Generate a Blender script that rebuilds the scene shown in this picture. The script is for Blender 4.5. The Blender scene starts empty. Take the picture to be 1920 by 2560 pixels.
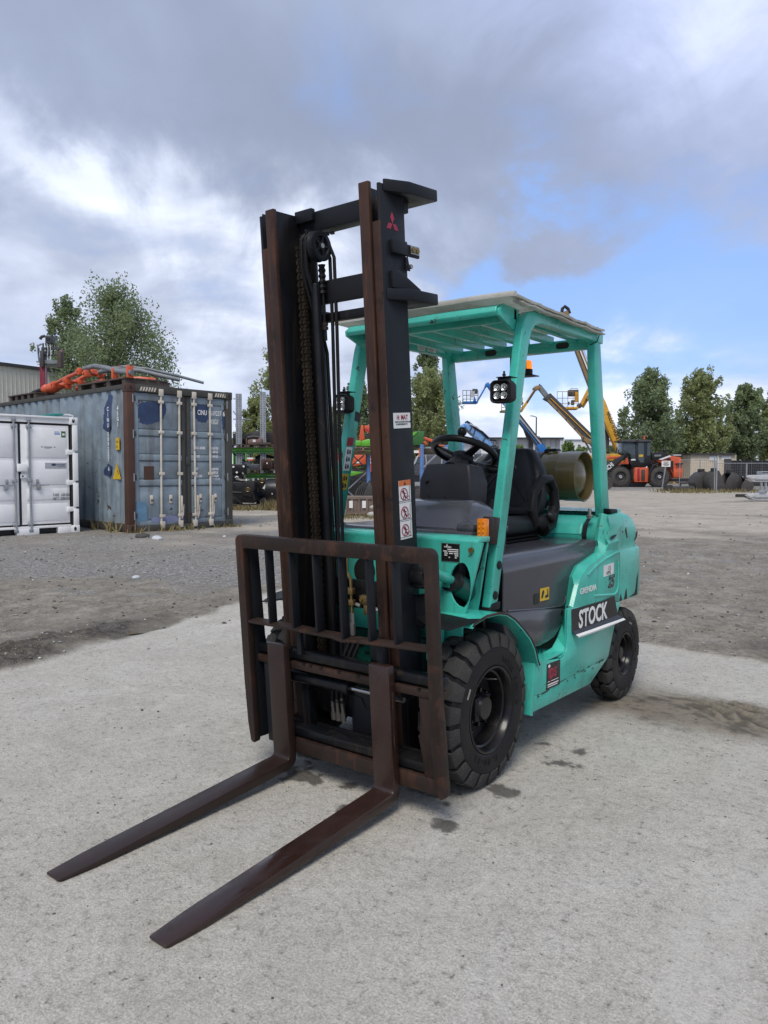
import bpy, bmesh, math, random
import numpy as np
from mathutils import Vector, Matrix, noise
from math import sin, cos, pi, radians, atan2, sqrt
random.seed(7)
S = bpy.context.scene
COL = S.collection

# ------------------------------------------------------------------ camera
CAMP = Vector((2.1356, -2.8046, 1.3473)); YAW, PITCH, ROLL, FPX = .6564, .0548, .0019, 1900.76
FWD = Vector((-sin(YAW)*cos(PITCH), cos(YAW)*cos(PITCH), -sin(PITCH)))
_r = Vector((cos(YAW), sin(YAW), 0)); _u = _r.cross(FWD)
RGT = _r*cos(ROLL)+_u*sin(ROLL); UPV = _u*cos(ROLL)-_r*sin(ROLL)
cam = bpy.data.cameras.new('camera'); camo = bpy.data.objects.new('camera', cam); COL.objects.link(camo)
M = Matrix((RGT, UPV, -FWD)).transposed().to_4x4(); M.translation = CAMP; camo.matrix_world = M
cam.sensor_fit = 'VERTICAL'; cam.sensor_height = 36; cam.lens = 36*FPX/2560
cam.clip_start = .05; cam.clip_end = 3000
S.camera = camo
FH = Vector((-sin(YAW), cos(YAW), 0)); RH = Vector((cos(YAW), sin(YAW), 0))   # level view axes, used to lay the yard out

# ------------------------------------------------------------------ sky and sun
def build_sky():
    w = bpy.data.worlds.new('World'); S.world = w; w.use_nodes = True
    nt = w.node_tree; nt.nodes.clear(); L = nt.links.new
    def N(t, **k):
        n = nt.nodes.new(t)
        for a, b in k.items(): setattr(n, a, b)
        return n
    def mth(op, a, b=None, c=None, clamp=False):
        n = N('ShaderNodeMath', operation=op, use_clamp=clamp)
        for i, v in enumerate((a, b, c)):
            if v is None: continue
            if isinstance(v, (int, float)): n.inputs[i].default_value = v
            else: L(v, n.inputs[i])
        return n.outputs[0]
    def mix(f, a, b):
        n = N('ShaderNodeMix', data_type='RGBA')
        for i, v in ((0, f), (6, a), (7, b)):
            if isinstance(v, (int, float)): n.inputs[i].default_value = v
            elif isinstance(v, tuple): n.inputs[i].default_value = (*v, 1)
            else: L(v, n.inputs[i])
        return n.outputs[2]
    def ramp(v, lo, hi):
        n = N('ShaderNodeMapRange', interpolation_type='SMOOTHSTEP'); L(v, n.inputs[0])
        n.inputs[1].default_value = lo; n.inputs[2].default_value = hi
        return n.outputs[0]
    tc = N('ShaderNodeTexCoord'); sep = N('ShaderNodeSeparateXYZ'); L(tc.outputs['Generated'], sep.inputs[0])
    x, y, z = sep.outputs
    ca, sa = cos(YAW), sin(YAW)
    f = mth('ADD', mth('MULTIPLY', x, -sa), mth('MULTIPLY', y, ca)); r = mth('ADD', mth('MULTIPLY', x, ca), mth('MULTIPLY', y, sa))
    az = mth('ARCTAN2', r, f); el = mth('ARCSINE', z)
    # cloud layer coordinates: direction projected on a plane overhead
    den = mth('ADD', mth('MAXIMUM', z, 0.0), .22)
    comb = N('ShaderNodeCombineXYZ'); L(mth('DIVIDE', r, den), comb.inputs[0]); L(mth('DIVIDE', f, den), comb.inputs[1])
    def nz(scale, det, rough, off, dist=0., vec=None):
        mp = N('ShaderNodeMapping'); mp.inputs['Location'].default_value = off; L(vec or comb.outputs[0], mp.inputs[0])
        n = N('ShaderNodeTexNoise'); n.inputs['Scale'].default_value = scale; n.inputs['Detail'].default_value = det
        n.inputs['Roughness'].default_value = rough; n.inputs['Distortion'].default_value = dist; L(mp.outputs[0], n.inputs[0]); return n.outputs[0]
    n1 = nz(.9, 5, .48, (3.1, 1.7, 0), .2); n2 = nz(2.0, 7, .52, (7.2, 4.3, 2), .3); n3 = nz(.55, 4, .5, (1.3, 9.1, 5))
    nd = nz(5.0, 8, .6, (.3, .1, 0), .5, tc.outputs['Generated'])
    nd2 = nz(3.2, 8, .6, (4.3, 2.1, 7), .5, tc.outputs['Generated'])
    azw = mth('ADD', az, mth('MULTIPLY', mth('SUBTRACT', nd, .5), .55)); elw = mth('ADD', el, mth('MULTIPLY', mth('SUBTRACT', nd2, .5), .45))
    def blob(a0, e0, sa_, se_, tilt=0.):
        u = mth('SUBTRACT', azw, a0); v = mth('SUBTRACT', elw, e0)
        if tilt: v = mth('SUBTRACT', v, mth('MULTIPLY', u, tilt))
        q = mth('ADD', mth('POWER', mth('DIVIDE', u, sa_), 2.), mth('POWER', mth('DIVIDE', v, se_), 2.))
        return mth('EXPONENT', mth('MULTIPLY', q, -1.))
    sky = N('ShaderNodeTexSky', sky_type='NISHITA'); sky.sun_disc = False
    sky.sun_elevation = SUN_EL; sky.sun_rotation = SUN_ROT; sky.air_density = 1.0; sky.dust_density = 1.0; sky.ozone_density = 1.5
    K = SKYK   # cloud radiance scale in front of the Background strength
    dark = (.225*K, .262*K, .362*K); mid = (.355*K, .420*K, .575*K); lit = (.72*K, .78*K, .92*K); lil = (.44*K, .51*K, .79*K)
    t = mth('ADD', mth('MULTIPLY', n1, .62), mth('MULTIPLY', n2, .38))
    c = mix(ramp(t, .33, .66), dark, mid)
    c = mix(mth('MULTIPLY', ramp(n3, .45, .75), .55), c, mid)
    c = mix(mth('MULTIPLY', blob(.42, .52, .26, .20), .75), c, lil)                  # violet tint high on the right
    thick = blob(.02, .42, .46, .115, -.25)
    c = mix(mth('MULTIPLY', thick, .75, clamp=True), c, dark)
    b = mth('ADD', mth('MULTIPLY', blob(-.34, .315, .22, .055, -.40), .75), mth('MULTIPLY', blob(-.13, .25, .10, .08), .9))
    b = mth('ADD', b, mth('MULTIPLY', blob(-.34, .20, .26, .10), .46))
    b = mth('ADD', b, mth('MULTIPLY', blob(.22, .13, .24, .085), .75))
    b = mth('ADD', b, mth('MULTIPLY', blob(.47, .52, .12, .10), .55))
    b = mth('ADD', b, mth('MULTIPLY', ramp(el, .20, .02), .62))
    b = mth('MULTIPLY', b, mth('ADD', .35, mth('MULTIPLY', ramp(n2, .3, .66), 1.0)), clamp=True)
    c = mix(b, c, lit)
    hole = mth('ADD', blob(.41, .225, .22, .105), mth('MULTIPLY', blob(.17, .255, .15, .065), 1.0))
    hole = mth('ADD', hole, mth('MULTIPLY', ramp(n3, .60, .78), .5))
    hole = ramp(mth('ADD', hole, mth('MULTIPLY', mth('SUBTRACT', .52, n2), 2.4)), .18, 1.02)
    bl = N('ShaderNodeMix', data_type='RGBA', blend_type='MULTIPLY'); bl.inputs[0].default_value = 1; L(sky.outputs[0], bl.inputs[6]); bl.inputs[7].default_value = (1, 1, 1, 1)
    sk = mix(.65, bl.outputs[2], (.22*K, .40*K, .86*K))
    c = mix(mth('MULTIPLY', hole, .85), c, sk)
    c = mix(ramp(z, -.02, -.12), c, (.10*K, .10*K, .095*K))
    bg = N('ShaderNodeBackground'); bg.inputs[1].default_value = SKYS; L(c, bg.inputs[0])
    out = N('ShaderNodeOutputWorld'); L(bg.outputs[0], out.inputs[0])
SKYS = .10; SKYK = 1/SKYS*.80
SUN_EL = radians(54); SUN_AZ = YAW+radians(166)        # sun stands to the left of the view, behind cloud
_sd = Vector((-sin(SUN_AZ)*cos(SUN_EL), cos(SUN_AZ)*cos(SUN_EL), sin(SUN_EL)))
SUN_ROT = atan2(_sd.x, _sd.y)
build_sky()
sun = bpy.data.lights.new('sun', 'SUN'); sun.energy = 1.5; sun.angle = radians(26); sun.color = (1, .94, .85)
suno = bpy.data.objects.new('sun', sun); COL.objects.link(suno); suno.rotation_euler = _sd.to_track_quat('Z', 'Y').to_euler()
S.view_settings.view_transform = 'Standard'; S.view_settings.look = 'None'; S.view_settings.gamma = 1
S.view_settings.use_curve_mapping = False; S.view_settings.exposure = .80

# ------------------------------------------------------------------ materials
def newmat(name):
    m = bpy.data.materials.new(name); m.use_nodes = True; nt = m.node_tree; nt.nodes.clear()
    o = nt.nodes.new('ShaderNodeOutputMaterial'); p = nt.nodes.new('ShaderNodeBsdfPrincipled'); nt.links.new(p.outputs[0], o.inputs[0])
    return m, nt, p
class NT:
    """small node-wiring helper"""
    def __init__(s, nt): s.nt = nt; s.L = nt.links.new; s.tc = nt.nodes.new('ShaderNodeTexCoord')
    def put(s, sock, v):
        if isinstance(v, (int, float)): sock.default_value = v
        elif isinstance(v, tuple): sock.default_value = (*v, 1) if len(v) == 3 and sock.type == 'RGBA' else v
        else: s.L(v, sock)
    def noise(s, sc, det=4, rough=.55, dist=0, stretch=None, vec=None):
        n = s.nt.nodes.new('ShaderNodeTexNoise'); n.inputs['Scale'].default_value = sc; n.inputs['Detail'].default_value = det
        n.inputs['Roughness'].default_value = rough; n.inputs['Distortion'].default_value = dist
        v = vec or s.tc.outputs['Object']
        if stretch:
            m = s.nt.nodes.new('ShaderNodeMapping'); m.inputs['Scale'].default_value = stretch; s.L(v, m.inputs[0]); v = m.outputs[0]
        s.L(v, n.inputs[0]); return n.outputs[0]
    def voro(s, sc, feat='F1'):
        n = s.nt.nodes.new('ShaderNodeTexVoronoi'); n.feature = feat; n.inputs['Scale'].default_value = sc; s.L(s.tc.outputs['Object'], n.inputs[0]); return n
    def ss(s, v, lo, hi, a=0., b=1.):
        n = s.nt.nodes.new('ShaderNodeMapRange'); n.interpolation_type = 'SMOOTHSTEP'; s.L(v, n.inputs[0])
        for i, q in enumerate((lo, hi, a, b)): n.inputs[i+1].default_value = q
        return n.outputs[0]
    def m(s, op, a, b=0., clamp=False):
        n = s.nt.nodes.new('ShaderNodeMath'); n.operation = op; n.use_clamp = clamp; s.put(n.inputs[0], a); s.put(n.inputs[1], b); return n.outputs[0]
    def mix(s, f, a, b, mode='MIX'):
        n = s.nt.nodes.new('ShaderNodeMix'); n.data_type = 'RGBA'; n.blend_type = mode
        s.put(n.inputs[0], f); s.put(n.inputs[6], a); s.put(n.inputs[7], b); return n.outputs[2]
    def bump(s, h, st, dist, p, prev=None):
        n = s.nt.nodes.new('ShaderNodeBump'); n.inputs['Strength'].default_value = st; n.inputs['Distance'].default_value = dist; s.L(h, n.inputs['Height'])
        if prev: s.L(prev, n.inputs['Normal'])
        s.L(n.outputs[0], p.inputs['Normal']); return n.outputs[0]
    def attr(s, name):
        n = s.nt.nodes.new('ShaderNodeAttribute'); n.attribute_name = name; return n
def plain(name, col, rough=.5, metal=0., var=.12, bump=0., bs=60., emit=None, spec=.5):
    m, nt, p = newmat(name); g = NT(nt)
    n = g.noise(6, 5); c = g.mix(g.ss(n, .3, .7), tuple(v*(1-var) for v in col), tuple(min(1, v*(1+var)) for v in col))
    g.L(c, p.inputs['Base Color']); g.put(p.inputs['Roughness'], g.ss(g.noise(9, 4), .3, .7, max(.02, rough-.06), min(1, rough+.08))); p.inputs['Metallic'].default_value = metal
    p.inputs['Specular IOR Level'].default_value = spec
    if bump: g.bump(g.noise(bs, 5), bump, .01, p)
    if emit: p.inputs['Emission Color'].default_value = (*emit[0], 1); p.inputs['Emission Strength'].default_value = emit[1]
    return m
def worn(name, col, rough, chipc, chip=.62, chs=14., var=.14, dirt=(.12, .10, .08), dirta=.25, streak=None, metal=0., coat=0., bump=.15, csoft=.02, spec=.5, rv=1., patch=None):
    """painted metal: tone variation, grime, hard-edged chips, optional vertical streaks"""
    m, nt, p = newmat(name); g = NT(nt)
    c = g.mix(g.ss(g.noise(3.5, 6), .3, .7), tuple(v*(1-var) for v in col), tuple(min(1, v*(1+var)) for v in col))
    c = g.mix(g.ss(g.noise(2.3, 9, .65), .45, .85, 0, dirta), c, dirt)
    if streak:
        c = g.mix(g.ss(g.noise(streak[0], 6, .6, 0, (1, 1, .06)), streak[1], streak[1]+.12, 0, streak[2]), c, streak[3])
    if patch: c = g.mix(g.ss(g.noise(patch[1], 7, .66, .5), patch[2], patch[2]+.16), c, patch[0])
    p.inputs['Specular IOR Level'].default_value = spec
    ch = g.ss(g.m('ADD', g.m('MULTIPLY', g.noise(chs, 7, .62, .6), .8), g.m('MULTIPLY', g.noise(chs*.17, 3), .2)), chip, chip+csoft)
    c = g.mix(ch, c, chipc)
    g.L(c, p.inputs['Base Color'])
    g.put(p.inputs['Roughness'], g.m('ADD', g.ss(g.noise(7, 6, .6), .25, .75, rough-.08*rv, rough+.14*rv), g.m('MULTIPLY', ch, .3)))
    p.inputs['Metallic'].default_value = metal
    if coat: p.inputs['Coat Weight'].default_value = coat; p.inputs['Coat Roughness'].default_value = .08
    h = g.m('SUBTRACT', g.m('MULTIPLY', g.noise(180, 3), .15), ch)
    g.bump(h, bump, .002, p)
    return m
RUSTC = (.085, .036, .020)
MT = {}
MT['green'] = worn('mint_paint', (.050, .450, .362), .30, (.05, .028, .02), .628, 26, var=.18, dirt=(.06, .17, .13), dirta=.5, coat=.25, streak=(30, .56, .40, (.10, .14, .11)))
MT['greenshade'] = worn('shaded_cylinder_green', (.010, .085, .070), .4, (.02, .018, .015), .6, 12)  # tilt cylinder green, darkened so the cowl opening's shade is in the colour
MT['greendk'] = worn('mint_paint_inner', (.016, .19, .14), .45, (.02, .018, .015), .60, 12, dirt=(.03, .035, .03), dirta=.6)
MT['mast'] = worn('black_mast_paint', (.012, .014, .018), .42, spec=.2, chipc=(.060, .030, .020), chip=.665, chs=9, dirt=(.035, .028, .022), dirta=.35, bump=.2)
MT['mastgrease'] = worn('greasy_black_steel', (.006, .007, .009), .32, spec=.25, chipc=(.025, .017, .012), chip=.62, chs=7, dirt=(.03, .022, .014), dirta=.5, streak=(28, .52, .4, (.035, .024, .016)))
MT['rail'] = worn('rusty_rail_steel', (.034, .018, .013), .42, spec=.25, patch=((.064, .029, .018), 17, .555), chipc=(.014, .011, .010), chip=.55, chs=16, var=.3, dirt=(.105, .044, .018), dirta=.6, streak=(60, .54, .7, (.085, .036, .016)), csoft=.15)
MT['rust'] = worn('rust_brown_steel', (.026, .017, .014), .50, spec=.25, chipc=(.10, .10, .088), chip=.635, chs=24, var=.3, dirt=(.018, .014, .013), dirta=.6, csoft=.12, streak=(20, .55, .6, (.080, .032, .018)), patch=((.056, .027, .018), 11, .51))
MT['fork'] = worn('worn_fork_steel', (.027, .016, .013), .36, spec=.35, patch=((.038, .018, .013), 6, .54), chipc=(.060, .024, .015), chip=.52, chs=5, dirt=(.018, .020, .020), dirta=.6, csoft=.25, bump=.2)
MT['wetfork'] = worn('wet_rusty_fork_steel', (.028, .014, .011), .22, (.013, .010, .010), .53, 7, dirt=(.055, .020, .012), dirta=.45, csoft=.3, bump=.25, rv=1.8)
MT['tyre'] = worn('tyre_rubber', (.0085, .0085, .0095), .52, spec=.25, chipc=(.020, .020, .020), chip=.58, chs=6, dirt=(.016, .015, .014), dirta=.4, csoft=.2)
MT['tread'] = worn('worn_tread_rubber', (.050, .049, .046), .9, spec=.12, chipc=(.085, .082, .075), chip=.50, chs=40, dirt=(.075, .070, .062), dirta=.6, csoft=.15, bump=.9)
MT['rim'] = worn('black_gloss_rim', (.005, .005, .006), .26, (.02, .016, .014), .70, 18, spec=.3, coat=.12)
MT['hood'] = worn('grey_plastic_hood', (.052, .053, .063), .24, (.012, .012, .014), .69, 25, var=.06, dirt=(.06, .06, .062), dirta=.12, coat=.15, bump=.05, rv=.25)
MT['plastic'] = plain('dark_grey_plastic', (.022, .023, .028), .45, bump=.08, bs=220, spec=.3)
MT['seat'] = plain('black_seat_vinyl', (.012, .0125, .015), .42, bump=.12, bs=160, spec=.3)
MT['blackrub'] = plain('black_rubber', (.009, .009, .010), .55, bump=.1, spec=.25)
MT['black'] = plain('black_satin', (.007, .007, .008), .4, spec=.3)
MT['chain'] = plain('oily_brown_chain', (.040, .030, .022), .45, .3, var=.4, spec=.4)
MT['bolt_dull'] = plain('dull_fittings', (.16, .15, .13), .45, .6)
MT['steel'] = plain('bare_steel', (.42, .42, .42), .25, 1.)
MT['zinc'] = plain('zinc_plate', (.42, .41, .38), .35, .85)
MT['brass'] = plain('yellow_zinc', (.30, .21, .09), .38, .85)
MT['gas'] = worn('khaki_bottle_paint', (.140, .106, .043), .26, (.06, .04, .02), .70, 20, dirt=(.09, .07, .035), dirta=.3, coat=.3, bump=.05)
MT['white'] = plain('white_sticker', (.72, .72, .70), .45, var=.05)
MT['inkblack'] = plain('black_ink', (.012, .012, .013), .5)
MT['inkwhite'] = plain('white_ink', (.75, .75, .74), .5, var=.06)
MT['inkred'] = plain('red_ink', (.30, .014, .035), .5)
MT['inkcrimson'] = plain('crimson_ink', (.30, .02, .05), .5)
MT['orange'] = plain('orange_label', (.62, .15, .03), .45)
MT['yellow'] = plain('yellow_label', (.62, .40, .02), .45)
MT['blacklabel'] = plain('black_label', (.010, .010, .011), .35)
MT['amber'] = plain('amber_lens', (.72, .20, .008), .12)
MT['amberlit'] = plain('amber_beacon_lens', (.80, .24, .02), .12, emit=((1, .25, .012), .55))
MT['lens'] = plain('clear_lamp_reflector', (.80, .80, .80), .22, .75)
def tarp_mat():
    m, nt, p = newmat('woven_tarpaulin'); g = NT(nt); c = g.mix(g.ss(g.noise(5, 6), .3, .7), (.60, .59, .54), (.78, .78, .74)); c = g.mix(g.ss(g.noise(14, 6, .7), .55, .75, 0, .5), c, (.34, .32, .28)); g.L(c, p.inputs['Base Color']); p.inputs['Roughness'].default_value = .75
    w = nt.nodes.new('ShaderNodeTexChecker'); w.inputs[3].default_value = 260; g.L(g.tc.outputs['Object'], w.inputs[0]); g.bump(w.outputs[1], .35, .002, p)
    tr = nt.nodes.new('ShaderNodeBsdfTranslucent'); g.L(c, tr.inputs[0]); mx = nt.nodes.new('ShaderNodeMixShader'); mx.inputs[0].default_value = .42
    o = [n for n in nt.nodes if n.type == 'OUTPUT_MATERIAL'][0]; g.L(p.outputs[0], mx.inputs[1]); g.L(tr.outputs[0], mx.inputs[2]); g.L(mx.outputs[0], o.inputs[0]); return m
MT['tarp'] = tarp_mat()
def lamp_glass():
    m, nt, p = newmat('lamp_glass'); p.inputs['Base Color'].default_value = (.95, .97, .98, 1); p.inputs['Roughness'].default_value = .03
    p.inputs['Transmission Weight'].default_value = 1; p.inputs['IOR'].default_value = 1.3; return m
MT['glass'] = lamp_glass()

# ------------------------------------------------------------------ mesh building
class MB:
    def __init__(s, T=None): s.v = []; s.f = []; s.sm = []; s.T = T
    def add(s, vs, fs, smooth=False):
        n = len(s.v); T = s.T
        s.v += [tuple(T(*p)) if T else tuple(p) for p in vs]
        s.f += [tuple(i+n for i in f) for f in fs]; s.sm += [smooth]*len(fs); return s
    def box(s, x0, x1, y0, y1, z0, z1):
        return s.add([(x, y, z) for z in (z0, z1) for y in (y0, y1) for x in (x0, x1)],
                     [(0, 2, 3, 1), (4, 5, 7, 6), (0, 1, 5, 4), (2, 6, 7, 3), (0, 4, 6, 2), (1, 3, 7, 5)])
    def cbox(s, c, sx, sy, sz): return s.box(c[0]-sx/2, c[0]+sx/2, c[1]-sy/2, c[1]+sy/2, c[2]-sz/2, c[2]+sz/2)
    def beam(s, p0, p1, w, h, up=(0, 0, 1), w1=None, h1=None):
        p0 = Vector(p0); p1 = Vector(p1); d = (p1-p0).normalized(); sd = d.cross(Vector(up))
        if sd.length < 1e-4: sd = d.cross(Vector((0, 1, 0)))
        sd.normalize(); u = sd.cross(d); vs = []
        for p, ww, hh in ((p0, w, h), (p1, w1 or w, h1 or h)):
            for a, b in ((-1, -1), (1, -1), (1, 1), (-1, 1)): vs.append(p+sd*a*ww/2+u*b*hh/2)
        return s.add(vs, [(3, 2, 1, 0), (4, 5, 6, 7)]+[(i, (i+1) % 4, (i+1) % 4+4, i+4) for i in range(4)])
    def prism(s, poly, ax, a0, a1):
        def P(u, w, a): return (a, u, w) if ax == 'x' else (u, a, w) if ax == 'y' else (u, w, a)
        n = len(poly)
        return s.add([P(*q, a0) for q in poly]+[P(*q, a1) for q in poly],
                     [tuple(range(n))[::-1], tuple(range(n, 2*n))]+[(i, (i+1) % n, (i+1) % n+n, i+n) for i in range(n)])
    def loft(s, rings, closed=True, caps=True, smooth=True):
        n = len(rings[0]); vs = [p for r in rings for p in r]; fs = []
        for k in range(len(rings)-1):
            for i in range(n if closed else n-1):
                j = (i+1) % n; fs.append((k*n+i, k*n+j, (k+1)*n+j, (k+1)*n+i))
        s.add(vs, fs, smooth)
        if caps and closed:
            m = len(s.v)-len(vs); s.f += [tuple(m+i for i in range(n))[::-1], tuple(m+(len(rings)-1)*n+i for i in range(n))]; s.sm += [False, False]
        return s
    def tube(s, pts, r, n=10, caps=True, closed=False):
        pts = [Vector(p) for p in pts]; rs = r if isinstance(r, (list, tuple)) else [r]*len(pts); rings = []; u = None
        for i, p in enumerate(pts):
            a = pts[i-1] if (i or closed) else p; b = pts[(i+1) % len(pts)] if (i < len(pts)-1 or closed) else p
            d = (b-a).normalized()
            if u is None: u = d.orthogonal().normalized()
            u = (u-d*u.dot(d)).normalized(); w = d.cross(u)
            rings.append([p+(u*cos(t)+w*sin(t))*rs[i] for t in [2*pi*k/n for k in range(n)]])
        if closed: rings.append(rings[0])
        return s.loft(rings, True, caps and not closed)
    def cyl(s, p0, p1, r0, r1=None, n=20): return s.tube([p0, p1], [r0, r1 if r1 is not None else r0], n)
    def lathe(s, o, d, prof, n=32, full=True, ref=None, a0=0., a1=2*pi, caps=False):
        o = Vector(o); d = Vector(d).normalized(); u = Vector(ref) if ref else d.orthogonal().normalized(); w = d.cross(u)
        rings = [[o+d*t+(u*cos(a)+w*sin(a))*r for a in [a0+(a1-a0)*k/(n if full else n-1) for k in range(n)]] for t, r in prof]
        return s.loft(rings, full, caps)
    def ball(s, c, r, n=12, sq=(1, 1, 1)):
        c = Vector(c); vs = []; fs = []; m = n//2
        for i in range(m+1):
            for j in range(n):
                t = pi*i/m; a = 2*pi*j/n; vs.append(c+Vector((sin(t)*cos(a)*sq[0], sin(t)*sin(a)*sq[1], cos(t)*sq[2]))*r)
        for i in range(m):
            for j in range(n):
                k = (j+1) % n; fs.append((i*n+j, i*n+k, (i+1)*n+k, (i+1)*n+j))
        return s.add(vs, fs, True)
    def grid(s, P, smooth=True):
        n = len(P[0]); return s.add([p for r in P for p in r], [(i*n+j, i*n+j+1, (i+1)*n+j+1, (i+1)*n+j) for i in range(len(P)-1) for j in range(n-1)], smooth)
    def mesh(s, name, mat, bev=0., seg=2, ang=32., solid=0.):
        bm = bmesh.new(); vs = [bm.verts.new(p) for p in s.v]
        for f, sm in zip(s.f, s.sm):
            try: q = bm.faces.new([vs[i] for i in f]); q.smooth = True
            except ValueError: pass
        bmesh.ops.remove_doubles(bm, verts=bm.verts, dist=1e-5)
        bmesh.ops.dissolve_degenerate(bm, dist=1e-6, edges=bm.edges)
        bmesh.ops.recalc_face_normals(bm, faces=bm.faces)
        if solid:
            bmesh.ops.solidify(bm, geom=bm.faces[:], thickness=solid)
        if bev:
            es = [e for e in bm.edges if len(e.link_faces) == 2 and e.calc_face_angle(0) > radians(ang)]
            bmesh.ops.bevel(bm, geom=es, offset=bev, segments=seg, profile=.5, affect='EDGES', clamp_overlap=True)
            bmesh.ops.recalc_face_normals(bm, faces=bm.faces)
        me = bpy.data.meshes.new(name); bm.to_mesh(me); bm.free()
        me.polygons.foreach_set('use_smooth', [True]*len(me.polygons)); me.set_sharp_from_angle(angle=radians(ang))
        if mat: me.materials.append(MT[mat] if isinstance(mat, str) else mat)
        return me
    def build(s, name, mat, parent=None, bev=0., seg=2, ang=32., solid=0., **k):
        return link(name, s.mesh(name, mat, bev, seg, ang, solid), parent, **k)
def link(name, me, parent=None, loc=None, rot=None, label=None, cat=None, group=None, kind=None):
    o = bpy.data.objects.new(name, me); COL.objects.link(o); o.parent = parent
    if loc is not None: o.location = loc
    if rot is not None: o.rotation_euler = rot
    tag(o, label, cat, group, kind); return o
def tag(o, label=None, cat=None, group=None, kind=None):
    for k, v in (('label', label), ('category', cat), ('group', group), ('kind', kind)):
        if v: o[k] = v
    return o
def thing(name, label, cat, loc=(0, 0, 0), rz=0., group=None): return link(name, None, None, loc, (0, 0, rz), label, cat, group)
TEXTS = []
def text(s, size, o, xd, yd, mat, parent, sx=1., bold=0., name='lettering', align='LEFT', shear=0.):
    cu = bpy.data.curves.new(name, 'FONT'); cu.body = s; cu.size = size; cu.align_x = align; cu.offset = bold; cu.extrude = .0004; cu.shear = shear; cu.resolution_u = 3
    ob = bpy.data.objects.new(name, cu); COL.objects.link(ob)
    X = Vector(xd).normalized(); Y = Vector(yd); Y = (Y-X*Y.dot(X)).normalized(); Z = X.cross(Y)
    m = Matrix((X*sx, Y, Z)).transposed().to_4x4(); m.translation = Vector(o)
    TEXTS.append((ob, m, MT[mat] if isinstance(mat, str) else mat, parent, name)); return ob
def bake_texts():
    """turn the lettering into plain meshes in its parent's space"""
    bpy.context.view_layer.update(); dg = bpy.context.evaluated_depsgraph_get()
    for ob, m, mat, par, name in TEXTS:
        me = bpy.data.meshes.new_from_object(ob.evaluated_get(dg)); me.transform(m); me.materials.clear(); me.materials.append(mat)
        bpy.data.objects.remove(ob); link(name, me, par)
def quad(o, xd, yd, w, h, name, mat, parent, t=.0012, **k):
    """thin sticker or plate lying on a surface: o is its lower left corner"""
    o = Vector(o); X = Vector(xd).normalized()*w; Y = Vector(yd).normalized()*h; Z = X.cross(Y).normalized()*t
    return MB().add([o, o+X, o+X+Y, o+Y, o+Z, o+X+Z, o+X+Y+Z, o+Y+Z], [(3, 2, 1, 0), (4, 5, 6, 7), (0, 1, 5, 4), (1, 2, 6, 5), (2, 3, 7, 6), (3, 0, 4, 7)]).build(name, mat, parent, **k)
def arc(cx, cy, r, a0, a1, n): return [(cx+r*cos(a0+(a1-a0)*i/n), cy+r*sin(a0+(a1-a0)*i/n)) for i in range(n+1)]
def sst(a, b, x): t = min(1, max(0, (x-a)/(b-a))); return t*t*(3-2*t)
def gz(x, y):
    """yard level: flat at the truck, a touch higher further back"""
    d = (x-CAMP.x)*FH.x+(y-CAMP.y)*FH.y; return .12*sst(5.6, 13.5, d)
def at(px, py, D):
    """point of the yard seen at photograph pixel (px, py), D metres ahead"""
    v = FWD+RGT*((px-960)/FPX)+UPV*((1280-py)/FPX); k = D/(v.dot(FH)); return CAMP+v*k
def onz(px, py, z=0.):
    v = FWD+RGT*((px-960)/FPX)+UPV*((1280-py)/FPX); return CAMP+v*((z-CAMP.z)/v.z)
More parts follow.
